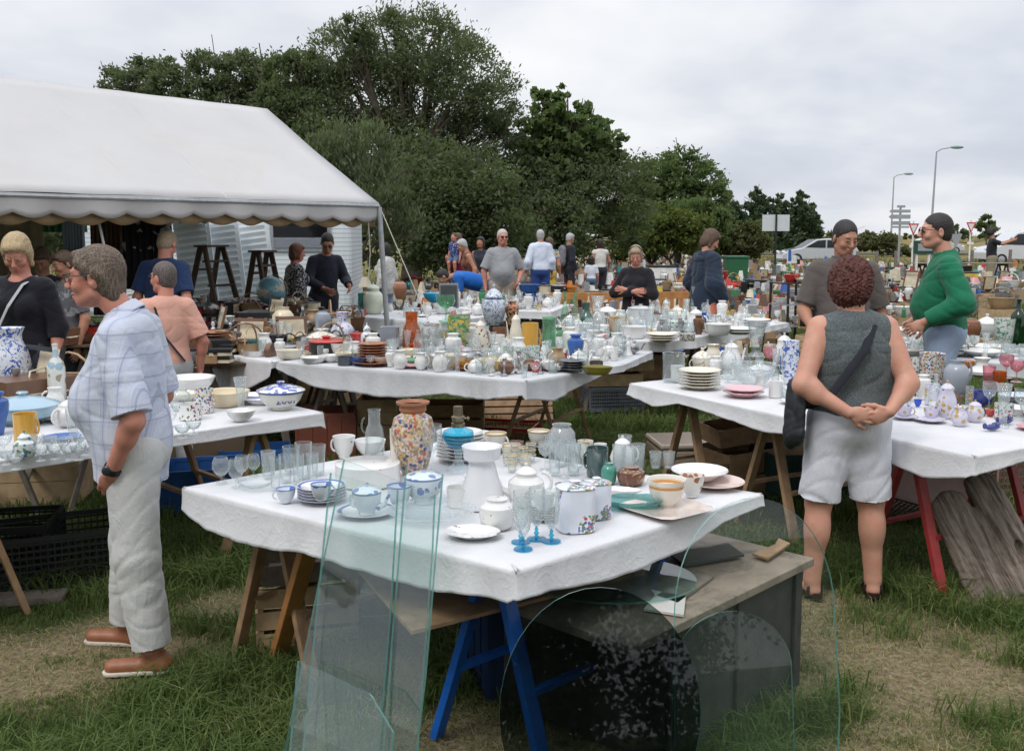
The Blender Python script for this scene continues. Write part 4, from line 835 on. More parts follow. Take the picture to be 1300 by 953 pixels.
def valance(e0, d, L, nm, drop=.1, off=0, z0=0, mat=None):
    m = MB(); nu = int(L/.02); vs = []
    for i in range(nu+1):
        s_ = L*i/nu; b = e0+d*s_-o0
        dr = drop+.045*abs(sin(pi*(s_+off)/.34))+.03
        for j in range(5):
            f = j/4; q = b+V((-d.y, d.x, 0))*(-.02*f*sin(s_*9+off)*1.0-.01*f); vs.append((q.x, q.y, b.z+z0-dr*f-.008*sin(s_*2.1)))
    m.add(vs, [(i*5+j, (i+1)*5+j, (i+1)*5+j+1, i*5+j+1) for i in range(nu) for j in range(4)])
    o = m.build(nm, mat or TENTM, e, 2); md = o.modifiers.new('s', 'SOLIDIFY'); md.thickness = .003
fe = _R+(_R-_E); fe.z = 2.07
slope(_E, _R, 'roof'); slope(fe, _R, 'roof')
for k in range(1, 5):     # welded seams between the canvas panels and a slack fold line
    for off_, r_ in ((0, .007), (.9, .003)):
        L_ = k*2.6-.6+off_; bay = (L_ % 2.6)/2.6
        MB().tube([_E.lerp(_R, f)+ed*L_-o0-V((0, 0, .035*sin(pi*f)*(.55+.45*sin(pi*bay))-.003)) for f in np.linspace(.01, .99, 15)], r_, 6, flat=.6).build('seam', TENTM, e, True)
valance(_E, ed, Lt, 'valance', .13)
valance(fe, ed, Lt, 'valance', .13, .1)
LINI = M('tan_lining', (.42, .3, .17), .8, .15, 8, trans=.2)
ip = V((-ed.y, ed.x, 0)); ip = ip if ip.y > 0 else -ip
valance(_E+ip*.06, ed, Lt, 'lining_valance', .19, .17, 0, LINI)
gd = (fe-_E); gd.z = 0; gl = gd.length; gd.normalize(); valance(V((_E.x, _E.y, 2.05)), gd, gl, 'valance', .1)
STEEL = M('galvanised_steel', (.42, .44, .46), .4, .15, 20, metal=.6)
for base in (_E, fe):
    for k in (0, 2, 4):
        p = base+ed*(k*2.6)-o0; lean_ = V((.18, 0, 0)) if (k == 0 and base is _E) else V()
        MB().tube([p+V((0, 0, -.04)), V((p.x, p.y, 0))+lean_*.6], .03, 10).build('pole', STEEL, e, True)
for k in range(6):
    p = _E+ed*(k*2.6)-o0; q = _R+ed*(k*2.6)-o0; r_ = fe+ed*(k*2.6)-o0; MB().tube([p-V((0, 0, .05)), (p+q)/2-V((0, 0, .11)), q-V((0, 0, .08)), (q+r_)/2-V((0, 0, .11)), r_-V((0, 0, .05))], .02, 8).build('rafter', STEEL, e, True)
MB().tube([_E-o0-V((0, 0, .03)), _E+ed*Lt-o0-V((0, 0, .03))], .018, 8).build('eave_tube', STEEL, e, True)
ROPE = M('pale_rope', (.6, .58, .5), .8, .1)
g0 = _E-o0; MB().tube([g0+V((0, 0, -.02)), V((g0.x+.55, g0.y-.1, .75)), V((g0.x+.85, g0.y-.2, 0))], .006, 5).build('guy_rope', ROPE, e)
MB().tube([g0+V((-.12, -.05, -.15)), V((g0.x-.1, g0.y-.07, 1.5)), V((g0.x-.13, g0.y-.06, 1.2))], .006, 5).build('guy_rope', ROPE, e)
# ---------------------------------------------------------------- the visitors
def spot(px, Y): p = atd(px, 420, Y); return (p.x, Y, hgt(np.array([p.x]), np.array([Y]))[0]-.005)
def p_plaid(t, co, b):
    x = t.n('ShaderNodeSeparateXYZ', {0: co.outputs['Object']}).outputs; wv = t.m('MULTIPLY', t.noise(co.outputs['Object'], 4, 2), .03)
    def line(v, per, wd, off=0): f = t.m('FRACT', t.m('ADD', t.m('DIVIDE', t.m('ADD', v, wv), per), off)); return t.m('LESS_THAN', f, wd)
    ang = t.m('ADD', x[1], t.m('MULTIPLY', x[0], .3))
    b = t.mix(t.m('MULTIPLY', line(ang, .066, .34, .1), .35), b, (.40, .43, .62)); b = t.mix(t.m('MULTIPLY', line(x[2], .085, .3, .2), .3), b, (.42, .45, .60))
    b = t.mix(t.m('MULTIPLY', line(ang, .066, .07), .5), b, (.22, .25, .31)); b = t.mix(t.m('MULTIPLY', line(ang, .033, .05, .3), .25), b, (.25, .28, .36)); b = t.mix(t.m('MULTIPLY', line(x[2], .085, .065), .42), b, (.25, .27, .32)); return b
PLAID = cloth('plaid_shirt', (.56, .60, .70), .05, .0012, p_plaid)
def p_dots(t, co, b):
    return t.mix(t.step(t.noise(co.outputs['Object'], 260, 1, .4), .42, .62), b, (.15, .175, .18))
DOTC = cloth('dotted_grey_top', (.07, .085, .09), .1, .0008, p_dots)
WPANT = cloth('off_white_cotton', (.56, .56, .545), .06, .0015); WSH = cloth('white_shorts_cotton', (.70, .71, .78), .04, .0012)
TANL = M('tan_leather', (.30, .115, .055), .45, .15, 20, .0006); SOLE = M('cream_sole', (.6, .55, .46), .7, .1); DLE = M('dark_leather', (.03, .018, .016), .4, .2)
HBR = hairM('brown_grey_hair', (.06, .042, .03), (.22, .165, .125)); HAU = hairM('auburn_hair', (.02, .007, .006), (.15, .04, .027)); HDK = hairM('dark_hair', (.012, .010, .010), (.05, .042, .038)); HBL = hairM('blonde_hair', (.34, .24, .12), (.58, .46, .28)); HGR = hairM('grey_hair', (.3, .3, .31), (.55, .55, .56)); HLB = hairM('light_brown_hair', (.2, .14, .085), (.45, .36, .25)); HRD = hairM('reddish_hair', (.09, .03, .018), (.22, .09, .05)); HBD = hairM('brown_hair', (.06, .035, .022), (.15, .095, .065)); HWH = hairM('white_stubble', (.45, .38, .34), (.6, .52, .48))
DEN = cloth('blue_denim', (.10, .16, .26), .2, .0008); DEN2 = cloth('faded_denim', (.30, .38, .52), .15, .0008); BEI = cloth('beige_cotton', (.40, .35, .28), .1); KHA = cloth('khaki_cotton', (.25, .22, .15), .1); DKT = cloth('dark_trousers', (.03, .033, .045), .2)
# man in the plaid shirt
fx, fy = at(165, 852).x, at(165, 852).y
bM, J, HP, K = person('stout man in a pale plaid shirt, glasses and off-white cargo trousers, hand in pocket', (fx-.005, fy+.12, 0), 92, 1.675, 1.06, belly=.085, vox=.0045, skin=SKR, hair=('swept', HBR), hs=1.03, lean=-1,
    pose=dict(head=(0, .115, 1.625), ankL=(-.13, -.10, .085), ankR=(.16, .10, .085), kneeL=(-.12, -.045, .49), kneeR=(.13, .06, .49), hipL=(-.09, -.03, .92), hipR=(.09, -.01, .92), shL=(-.175, -.01, 1.385), elL=(-.255, -.10, 1.075), wrL=(-.19, .02, .85), elR=(.24, -.06, 1.1), wrR=(.2, .08, .9)),
    hands={'L': dict(dir=(.45, .35, -.75), palm=(1, 0, .2), curl=10), 'R': dict(hide=1)}, hyaw=2, hpitch=3,
    top=dict(mat=PLAID, sleeve=.93, hem=.79, off=.022, wr=.004, wk=1.1, collar=1, loose=.012, flare=.035, hemtilt=.08), bottom=dict(mat=WPANT, w=(.104, .092, .082), wr=.0035, wk=1.1, len=1.93, off=.012, waist=1.0),
    shoes=dict(mat=TANL, sole=SOLE), glasses=(BLK, 'clear'), toes={'L': (-.12, 1, 0), 'R': (.1, 1, 0)})
w_ = J['wrL']; dd = (w_-J['elL']).normalized(); m = MB(); m.tube([w_-dd*.035, w_-dd*.012], .036, 16, 0); m.ball(w_-dd*.024+V((-.03, .012, 0)), (.008, .021, .021), 12, 1); addon(bM, m, 'wristwatch', [BLK, M('watch_face', (.03, .03, .035), .15, 0)], K)
# patch pocket, cargo pocket, placket
def shell(b, name, mat, hit, nu, nv, off, K=K):
    "cloth patch laid on a body child by casting onto it"
    from mathutils.bvhtree import BVHTree
    bv = []; 
    for ch in b.children:
        if ch.name.split('.')[0] in ('shirt', 'trousers', 'jumper', 'jacket'): me = ch.data; bv.append(BVHTree.FromPolygons([v.co[:] for v in me.vertices], [p.vertices[:] for p in me.polygons]))
    vs = []
    for i in range(nu+1):
        for j in range(nv+1):
            o_, d_ = hit(i/nu, j/nv); best = None
            for q in bv:
                h_ = q.ray_cast(V(o_)*K, V(d_).normalized())
                if h_[0] and (best is None or h_[3] < best[1]): best = (h_[0]+h_[1]*(off*(1 if 0 < i < nu and 0 < j < nv else .25)), h_[3])
            vs.append(tuple(best[0]) if best else None)
    ok = [v for v in vs if v]
    if len(ok) < 4: return
    fs = [f for f in [(i*(nv+1)+j, (i+1)*(nv+1)+j, (i+1)*(nv+1)+j+1, i*(nv+1)+j+1) for i in range(nu) for j in range(nv)] if all(vs[k] for k in f)]
    vs = [v or ok[0] for v in vs]
    if fs: MB().add(vs, fs).build(name, mat, b, 2)
shell(bM, 'chest_pocket', PLAID, lambda a, c: ((-.9, .085+.10*a-.03*c, 1.245-.115*c), (1, 0, 0)), 10, 10, .006)
shell(bM, 'cargo_pocket', WPANT, lambda a, c: ((-.9, -.075+.14*a, .66-.17*c), (1, 0, 0)), 12, 12, .024)
shell(bM, 'pocket_flap', WPANT, lambda a, c: ((-.9, -.082+.154*a, .672-.05*c), (1, 0, 0)), 12, 6, .036)
shell(bM, 'placket', PLAID, lambda a, c: ((-.05-.02*a, .9, 1.36-.5*c), (0, -1, 0)), 3, 24, .006)
# red haired woman seen from behind
f1, f2 = at(1032, 752), at(1117, 757); cx_ = (f1+f2)/2
bW, J, HP, K = person('red haired woman seen from behind in a dotted grey top and white shorts', (cx_.x-.025, cx_.y-.02, .01), 3, 1.60, 1.13, bust=1, vox=.0048, skin=SK, hair=('curly', HAU), hs=1.1, hpitch=24, hyaw=-24, sw=1.04, cw=1.34, arm=1.2, leg=1.22,
    pose=dict(head=(0, .035, 1.60), ankL=(-.165, 0, .085), ankR=(.155, -.01, .085), kneeL=(-.14, .01, .49), kneeR=(.135, .01, .49), elL=(-.285, -.12, 1.125), elR=(.245, -.13, 1.13), wrL=(-.085, -.21, 1.0), wrR=(.11, -.235, 1.01)),
    hands={'L': dict(dir=(.85, -.18, -.12), palm=(0, 1, .0), curl=26, flip=True), 'R': dict(dir=(-.8, .0, -.35), palm=(0, 1, .1), curl=52)},
    top=dict(mat=DOTC, sleeve=0, hem=.965, off=.02, wr=.005, neck=.06, name='top'), bottom=dict(mat=WSH, len=.95, w=(.112, .105, .1), name='shorts', wr=.006, off=.014, waist=1.06), shoes=dict(mat=DLE, sandal=1), toes={'L': (-.35, 1, 0), 'R': (.3, 1, 0)})
m = MB(); pts = [(.10, .05, 1.455), (.07, -.09, 1.42), (0, -.165, 1.30), (-.08, -.175, 1.2), (-.16, -.165, 1.08), (-.225, -.08, 1.02), (-.24, .02, 1.0)]
P_ = [V(p) for p in pts]; Q = []
for i in range(len(P_)-1):
    for k in range(5): Q.append(P_[i].lerp(P_[i+1], k/5))
m.tube(Q+[P_[-1]], .022, 8, flat=.3); m.v = [v*K for v in m.v]
hb = empty('shoulder_bag', bW.location, R(3), 'black shoulder bag hanging at the red haired woman\'s hip', 'bag'); m.build('strap', cloth('black_webbing', (.02, .022, .03)), hb, True)
S = SDF((-.5, -.25, .6), (-.1, .3, 1.15), .008); S.rc((-.255, .04, .98), (-.275, .0, .78), .055, .075, .02, flat=((1, 0, 0), .5)); S.rc((-.255, -.08, .96), (-.27, -.08, .8), .05, .06, .03, flat=((1, 0, 0), .5)); S.mesh('bag_body', M('black_nylon', (.013, .014, .018), .55, .2, 20, .002, 40), hb, .006, 1.3)
m = MB().tube([HP(.078, -.01, -.045), HP(.08, -.012, -.055), HP(.078, -.01, -.065)], .004, 6); addon(bW, m, 'earring', BRS, K)
# brown shirt man
SHB = cloth('brown_grey_shirt', (.105, .09, .083), .12)
bB, J, HP, K = person('tall man in a brown-grey short sleeved shirt looking down, facing us', spot(1068, 7.4), 172, 1.83, 1.1, belly=.05, vox=.007, skin=SKT, hair=('crop', HDK), hpitch=18, hyaw=20, top=dict(mat=SHB, sleeve=.85, hem=.88, off=.022, collar=1, loose=.01, vneck=.07), bottom=dict(mat=DKT), shoes=dict(mat=DLE),
    pose=dict(elL=(-.27, -.02, 1.1), wrL=(-.27, .06, .86), elR=(.27, .03, 1.12), wrR=(.23, .2, 1.0)), sw=1.1)
# green jumper man
GRJ = cloth('green_wool', (.012, .15, .075), .12, .0015)
bG, J, HP, K = person('dark haired man in a green jumper and sunglasses, seen from the side', spot(1196, 7.6), 72, 1.86, 1.1, belly=.06, vox=.0065, skin=SK, hair=('crop', HDK), hs=1.05, hyaw=12, hpitch=0, lean=0, top=dict(mat=GRJ, name='jumper', sleeve=1.9, hem=.93, off=.026, loose=.012, wr=.006, collar=1), bottom=dict(mat=DEN2, w=(.105, .085, .07), waist=1.0), shoes=dict(mat=DLE), glasses=(BLK, 'sun'),
    pose=dict(elL=(-.28, -.1, 1.15), wrL=(-.235, .14, 1.015), elR=(.27, -.05, 1.14), wrR=(.2, .15, 1.0), head=(0, .07, 1.65)), hands={'L': dict(dir=(.1, .8, -.5), palm=(1, 0, -.3), curl=30)}, sw=1.08)
# arms crossed woman
BCA = cloth('black_cardigan', (.014, .013, .017), .2)
bA, J, HP, K = person('blonde-brown haired woman in a black cardigan with folded arms', spot(807, 11.7), 150, 1.59, 1.02, bust=1, vox=.0075, skin=SKR, hair=('bob', HLB), hpitch=22, hyaw=20, top=dict(mat=BCA, name='cardigan', sleeve=1.88, hem=.82, off=.02, vneck=.14), bottom=dict(mat=DKT), shoes=dict(mat=DLE),
    pose=dict(elL=(-.27, .08, 1.14), elR=(.27, .08, 1.15), wrL=(.06, .21, 1.2), wrR=(-.06, .22, 1.18)), hands={'L': dict(dir=(1, .1, .1), palm=(0, -1, 0), curl=20), 'R': dict(dir=(-1, -.1, .1), palm=(0, -1, 0), curl=20)})
m = MB().tube([HP(-.075, -.03, .06)]+[HP(.088*cos(q), .05-.04*sin(q), .06+.07*sin(q)) for q in np.linspace(pi, 0, 9)][1:-1]+[HP(.075, -.03, .06)], .006, 6); addon(bA, m, 'hair_band', BLK, K)
m = MB().tube([(-.055, .07, 1.42), (-.06, .125, 1.33), (-.03, .15, 1.2), (-.01, .17, 1.02)], .006, 5); addon(bA, m, 'lanyard', M('pink_cord', (.6, .15, .2), .7), K)
# navy coat woman
NVC = cloth('navy_raincoat', (.02, .032, .055), .15, .001)
bN, J, HP, K = person('woman with a brown bob in an open navy raincoat and coral trousers', spot(893, 12), -68, 1.78, .98, vox=.0075, skin=SK, hair=('bob', HBD), hpitch=30, hyaw=-10, lean=4, top=dict(mat=NVC, name='raincoat', sleeve=1.95, hem=.72, off=.04, loose=.02, flare=.05, vneck=.1, neck=.075, wr=.008), bottom=dict(mat=cloth('coral_cotton', (.66, .2, .13)), w=(.11, .1, .1), len=1.4), shoes=dict(mat=DLE),
    pose=dict(elL=(-.25, -.02, 1.13), wrL=(-.22, .12, .92), elR=(.25, -.02, 1.13), wrR=(.22, .14, .93)))
S = SDF((-.25, -.25, 1.25), (.25, .25, 1.65), .008); S.el((0, -.075, 1.43), (.12, .045, .05), .02); S.rc((-.1, .04, 1.43), (-.02, .11, 1.34), .03, .02, .02); S.rc((.1, .04, 1.43), (.02, .11, 1.34), .03, .02, .02); o = S.mesh('hood', NVC, bN, .003)
# bald man in grey tee
GRT_ = cloth('heather_grey_jersey', (.30, .31, .33), .08)
bE, J, HP, K = person('bald man in sunglasses, heather grey tee shirt and beige trousers', spot(638, 15.4), 185, 1.79, 1.12, belly=.06, vox=.0085, skin=SKR, hair=('crop', HWH), top=dict(mat=GRT_, sleeve=.85, hem=.9, off=.024, loose=.015), bottom=dict(mat=BEI, w=(.11, .09, .075)), shoes=dict(mat=DLE), glasses=(BLK, 'sun'), hyaw=12,
    pose=dict(elL=(-.29, -.06, 1.13), wrL=(-.23, .1, .98), elR=(.28, 0, 1.12), wrR=(.26, .05, .87)), sw=1.05)
# bending man
bF, J, HP, K = person('man in a bright blue tee shirt and jeans bending far over to reach down', spot(617, 15.8), 95, 1.75, 1.02, vox=.009, skin=SKT, hair=('crop', HDK), lean=78, top=dict(mat=cloth('bright_blue_jersey', (.015, .13, .48)), sleeve=.8, hem=.96, off=.022), bottom=dict(mat=DEN, waist=1.03), shoes=dict(mat=DLE),
    pose=dict(elL=(-.19, .42, .78), wrL=(-.17, .46, .52), elR=(.19, .5, .8), wrR=(.17, .56, .55)))
# far group by the hedge
person('man in a maroon shirt carrying a small boy, back half turned', spot(588, 20), 60, 1.78, 1.05, vox=.012, skin=SKT, hair=('crop', HBD), lean=8, hpitch=10, top=dict(mat=cloth('maroon_shirt', (.2, .02, .045)), sleeve=1.7, hem=.85, off=.03), bottom=dict(mat=BEI, len=1.5), shoes=dict(mat=DLE), pose=dict(wrL=(-.1, .3, 1.25), elL=(-.25, .1, 1.15)))
person('little boy in a navy shirt held on the maroon shirt man\'s arm', (atd(577, 300, 19.8).x, 19.8, .74), 150, 1.0, 1.1, vox=.012, skin=SKR, hair=('crop', HBD), hs=1.25, top=dict(mat=cloth('navy_check', (.03, .05, .18), pat=p_spots([(.6, .6, .65)], 30, .3, .5)), sleeve=.8, hem=.9), bottom=dict(mat=DEN, len=.8), pose=dict(kneeL=(-.12, .2, .75), kneeR=(.12, .2, .75), ankL=(-.12, .15, .42), ankR=(.12, .15, .42)))
person('white haired woman with tanned shoulders stooping beside the maroon shirt', spot(602, 19), 100, 1.66, 1., vox=.012, skin=SKT, hair=('short', HGR), lean=18, hpitch=15, top=dict(mat=cloth('rust_vest', (.16, .06, .04)), sleeve=0, hem=.9), bottom=dict(mat=WPANT), shoes=dict(mat=DLE), bust=1)
person('woman in a dark vest with long dark hair behind the stooping couple', spot(611, 20.5), 160, 1.68, 1., vox=.013, skin=SKT, hair=('long', HDK), top=dict(mat=DKT, sleeve=0, hem=.9), bottom=dict(mat=WPANT), shoes=dict(mat=DLE), bust=1)
person('man in a white shirt and royal blue trousers walking away', spot(686, 21), 5, 1.82, 1.05, vox=.014, skin=SKT, hair=('crop', HGR), top=dict(mat=cloth('white_blue_shirt', (.6, .66, .78)), sleeve=1.9, hem=.93, off=.03), bottom=dict(mat=cloth('royal_blue_cotton', (.03, .07, .26)), w=(.105, .09, .075)), shoes=dict(mat=DLE), pose=dict(ankL=(-.14, .12, .09), ankR=(.14, -.14, .09), elL=(-.27, -.08, 1.1), wrL=(-.3, .0, .88)), lean=3)
person('woman in a yellow patterned dress half hidden by the white shirt man', spot(697, 22), -10, 1.68, 1., vox=.014, skin=SKT, hair=('long', HBD), top=dict(mat=cloth('blue_print', (.4, .45, .55), pat=p_spots([(.05, .06, .1), (.6, .45, .08)], 12, .4, .4)), sleeve=.4, hem=.95), bottom=dict(mat=cloth('yellow_skirt', (.62, .45, .08)), skirt=.5, name='skirt'), shoes=dict(mat=DLE), bust=1)
bK, J, HP, K = person('grey haired man in dark clothes wearing a grey backpack', spot(722, 24), -60, 1.74, 1., vox=.014, skin=SKT, hair=('short', HGR), hpitch=10, top=dict(mat=cloth('dark_navy_knit', (.02, .022, .035)), sleeve=1.95, hem=.85), bottom=dict(mat=DKT), shoes=dict(mat=DLE))
S = SDF((-.35, -.5, .85), (.35, 0, 1.55), .014); S.rc((0, -.2, 1.34), (0, -.23, 1.08), .13, .15, .03, flat=((0, 1, 0), .7)); S.rc((0, -.3, 1.12), (0, -.3, 1.05), .09, .1, .03, flat=((0, 1, 0), .6)); bp_ = S.mesh('backpack', M('grey_nylon', (.16, .16, .18), .7, .2, 20), None, .006); bp_.location = bK.location; bp_.rotation_euler = bK.rotation_euler; tag(bp_, 'grey backpack on the grey haired man\'s back', 'backpack')
person('dark haired woman in a white sleeveless top walking off with a child', spot(761, 25), 8, 1.62, 1., vox=.015, skin=SKR, hair=('long', HDK), top=dict(mat=cloth('white_vest', (.62, .61, .58)), sleeve=.2, hem=.98), bottom=dict(mat=DKT, w=(.11, .09, .08)), shoes=dict(mat=DLE), pose=dict(elR=(.27, .05, 1.15), wrR=(.3, .2, 1.05)))
person('small child in a white tee shirt next to the dark haired woman', spot(750, 24), 0, 1.18, 1.05, vox=.014, skin=SKR, hair=('long', HDK), hs=1.25, top=dict(mat=cloth('child_white', (.62, .66, .74)), sleeve=.8, hem=.9), bottom=dict(mat=DEN), shoes=dict(mat=DLE))
person('man with curly black hair in a black tee shirt and shorts raising both hands', spot(1254, 30), 75, 1.92, 1., vox=.018, skin=SKT, hair=('curly', HDK), hpitch=15, hyaw=-140, top=dict(mat=cloth('black_jersey', (.02, .02, .024)), sleeve=.8, hem=.95), bottom=dict(mat=KHA, len=1.05, w=(.11, .1, .09), name='shorts'), shoes=dict(mat=DLE),
    pose=dict(elL=(-.2, -.22, 1.32), wrL=(-.16, -.48, 1.42), elR=(.2, -.22, 1.32), wrR=(.12, -.46, 1.42), ankL=(-.13, .16, .09), ankR=(.13, -.16, .09)))
# left side, under and before the marquee
PKT = cloth('salmon_jersey', (.66, .36, .28), .06)
bP, J, HP, K = person('short haired woman in a salmon pink tee shirt seen from behind', spot(211, 6.9), 32, 1.53, 1.05, bust=1, vox=.007, skin=SKR, hair=('crop', hairM('grey_brown_hair', (.05, .038, .034), (.17, .14, .13))), hs=1.05, top=dict(mat=PKT, sleeve=.85, hem=.93, off=.022, loose=.012), bottom=dict(mat=cloth('light_grey_cotton', (.42, .42, .42))), shoes=dict(mat=DLE), glasses=(BLK, 'clear'), hyaw=30,
    pose=dict(elR=(.27, -.05, 1.12), wrR=(.25, -.02, .88)), sw=1.0)
m = MB().tube([(-.06, .12, 1.34), (-.09, .0, 1.46), (-.1, -.1, 1.4), (-.06, -.15, 1.2), (.1, -.16, .98)], .014, 6, flat=.4); addon(bP, m, 'bag_strap', cloth('black_webbing', (.02, .022, .03)), K)
person('broad man in a navy tee shirt with his back to us under the marquee', spot(208, 9.4), -8, 1.77, 1.1, vox=.0085, skin=SKR, hair=('crop', HLB), hs=1.05, hpitch=25, lean=8, top=dict(mat=cloth('navy_jersey', (.018, .04, .11)), sleeve=.8, hem=.9, off=.024, loose=.01), bottom=dict(mat=DKT), shoes=dict(mat=DLE), sw=1.08)
bL, J, HP, K = person('blonde woman in a black top with a pale grey shoulder strap looking down', spot(30, 6.7), 172, 1.71, 1.0, bust=1, vox=.007, skin=SKR, hair=('bob', HBL), hs=1.06, hpitch=32, hyaw=18, top=dict(mat=cloth('black_top', (.012, .012, .018), .2), sleeve=1.3, hem=.85, off=.018, neck=.085), bottom=dict(mat=DKT), shoes=dict(mat=DLE), sw=1.05)
m = MB(); P_ = [V(p) for p in ((-.10, -.02, 1.475), (-.075, .10, 1.42), (-.02, .185, 1.28), (.06, .18, 1.14), (.14, .15, .98))]; m.tube([P_[i].lerp(P_[i+1], k/4) for i in range(4) for k in range(5)], .017, 8, flat=.3); addon(bL, m, 'bag_strap', cloth('grey_webbing', (.42, .42, .43)), K)
person('woman with auburn bob and black and white print blouse under the marquee', spot(377, 12.6), -55, 1.62, 1., vox=.0095, skin=SKR, hair=('bob', HRD), hpitch=8, top=dict(mat=cloth('print_blouse', (.04, .04, .045), pat=p_spots([(.6, .6, .6)], 34, .35, .3)), sleeve=1.5, hem=.85), bottom=dict(mat=DKT), shoes=dict(mat=DLE), bust=1)
person('man in a dark navy jumper leaning over papers on the antiques table', spot(412, 12.9), -150, 1.78, 1.05, vox=.0095, skin=SKT, hair=('crop', HDK), hpitch=24, lean=12, hyaw=-18, top=dict(mat=cloth('dark_navy_knit', (.02, .022, .035)), sleeve=1.9, hem=.9), bottom=dict(mat=DKT), shoes=dict(mat=DLE), glasses=(BLK, 'sun'), pose=dict(elL=(-.25, .12, 1.15), wrL=(-.2, .38, 1.08), elR=(.25, .12, 1.15), wrR=(.12, .38, 1.05)))
person('woman in a loose white blouse and pale jeans beside the tent pole', spot(491, 16.5), 70, 1.58, 1., vox=.011, skin=SKT, hair=('long', HDK), hyaw=30, top=dict(mat=cloth('white_blouse', (.55, .54, .52)), sleeve=1.7, hem=.82, off=.035, wr=.008), bottom=dict(mat=DEN2), shoes=dict(mat=DLE), bust=1)
person('man with brown hair in a grey tee shirt, deep in the shade of the marquee', spot(88, 8.6), 140, 1.58, 1.05, vox=.0095, skin=SKT, hair=('short', HBD), hpitch=15, top=dict(mat=cloth('dark_grey_print', (.12, .125, .14), pat=p_swirl((.3, .31, .34), 9, .55, .6)), sleeve=.8, hem=.9), bottom=dict(mat=DKT), shoes=dict(mat=DLE), sw=1.1)
person('dark haired visitor bowed behind the man in grey under the marquee', spot(58, 9.2), 190, 1.60, 1., vox=.0105, skin=SKT, hair=('short', HBD), hpitch=35, top=dict(mat=DKT, sleeve=1.8, hem=.9), bottom=dict(mat=DKT), shoes=dict(mat=DLE))
# ---------------------------------------------------------------- things on the front table
TB = 'on the front table'
for px, py, w, h, l in ((281, 613, 23, 33, 'big balloon brandy glass at the outer corner of the front table'), (300, 618, 20, 36, 'brandy glass standing closest to the cloth edge beside the balloon glass'), (307, 608, 19, 30, 'brandy glass in the middle of the corner group'), (322, 604, 18, 28, 'smaller brandy glass touching the tumblers')):
    item('brandy', px, py, w, h, G, l, 'glass', 'brandy glasses on the front table corner', name='brandy_glass')
item('bowl', 325, 619, 46, 9, G, 'shallow clear glass dish before the brandy glasses', 'dish', name='glass_dish')
for px, py, w, h, l in ((341, 606, 19, 34, 'cut tumbler nearest the brandy glasses'), (350, 622, 15, 42, 'tall thin tumbler behind the loose blue cup'), (363, 612, 17, 36, 'clear tumbler third from the brandy glasses'), (370, 600, 22, 34, 'wide tumbler in the back row of clear glasses'), (386, 607, 22, 46, 'tallest straight beaker among the clear tumblers'), (379, 614, 16, 38, 'clear tumbler in front of the tallest beaker'), (404, 602, 20, 38, 'clear tumbler before the white jug'), (397, 611, 16, 36, 'slim tumbler touching the blue plates')):
    item('tumbler', px, py, w, h, GC if w == 19 else G, l, 'glass', 'clear tumblers by the blue plates', name='tumbler')
item('cup', 363, 637, 30, 18, BLF, 'blue flowered cup standing loose on the cloth', 'cup', br=.85, handle=1, side=-1, hr=.35)
stack(409, 635, 62, 5, BLR, 'of the blue rimmed stack beside the flowered cups', 6, name='plate', group='blue rimmed plates on the front table')
item('cup', 408, 634, 32, 21, BLF, 'blue flowered cup sitting on the blue rimmed plates', 'cup', z=.84, br=.85, handle=1, hr=.35)
item('basin', 467, 612, 82, 26, DOTS, 'round white sprigged baking dish between tumblers and blue teapot', 'dish', name='casserole', lid=.3, lidprof='flatlid', prof='canister')
item('jug', 437, 580, 36, 27, DOTS, 'white milk jug with red rim behind the tumblers', 'jug', name='milk_jug', br=.8, handle=1, side=-1, prof='cup')
item('bowl', 470, 578, 40, 20, WHT, 'plain white bowl half behind the glass carafe', 'bowl')
item('carafe', 476, 583, 30, 64, G, 'clear glass carafe with handle standing beside the painted vase', 'carafe', br=.82, handle=1, side=-1, hz=(.55, .85), hx=1, hr=.3)
item('urn', 525, 601, 56, 92, SATS, 'large painted oriental vase with a brown collar, the biggest on the front table', 'vase', name='vase', extra=lambda e, r, H: MB().lathe([(.55, .86), (.62, .89), (.6, .95), (.74, .97), (.76, 1), (.66, 1), (.55, .96)], r, H, 28).build('rim', TER, e, True))
item('wine', 549, 606, 27, 68, G, 'tall stemmed wine glass in front of the painted vase', 'glass', name='wine_glass')
def lamp_x(e, r, H):
    MB().lathe([(.75, 0), (.7, .05), (.35, .1), (.2, .2), (.25, .3), (.3, .34)], r, H, 20).build('pedestal', GC, e, True)
    MB().lathe([(.3, .34), (.8, .42), (.98, .52), (.9, .62), (.4, .68)], r, H, 24).build('reservoir', GB, e, True)
    MB().lathe([(.4, .68), (.42, .74), (.3, .75), (.36, .78), (.42, .84), (.3, .86), (.28, 1), (0, 1)], r, H, 16).build('burner', BRS, e, True); m = MB().tube([(r*.3, 0, H*.82), (r*.6, 0, H*.82)], .003, 5); m.ball((r*.62, 0, H*.82), .008, 8); m.build('wick_knob', BRS, e, True)
item('candle', 582, 597, 42, 82, GC, 'oil lamp with a blue glass reservoir and brass burner', 'lamp', name='oil_lamp', extra=lamp_x, prof='lid', lr=.1); 
for o in list(bpy.data.objects):
    if o.parent and o.parent.name == 'oil_lamp' and o.name.startswith('body'): bpy.data.objects.remove(o)
stack(584, 584, 60, 8, WHT, 'of the tall white stack behind the oil lamp', 7, group='white plates behind the oil lamp')
item('pot', 538, 637, 48, 42, BLF, 'pale blue flowered sugar bowl with lid, behind the glass pane', 'sugar bowl', name='sugar_bowl', lid=.2, prof='tureen', lidprof='lid')
stack(466, 652, 76, 1, BLR, 'blue rimmed platter under the flowered teapot', 6)
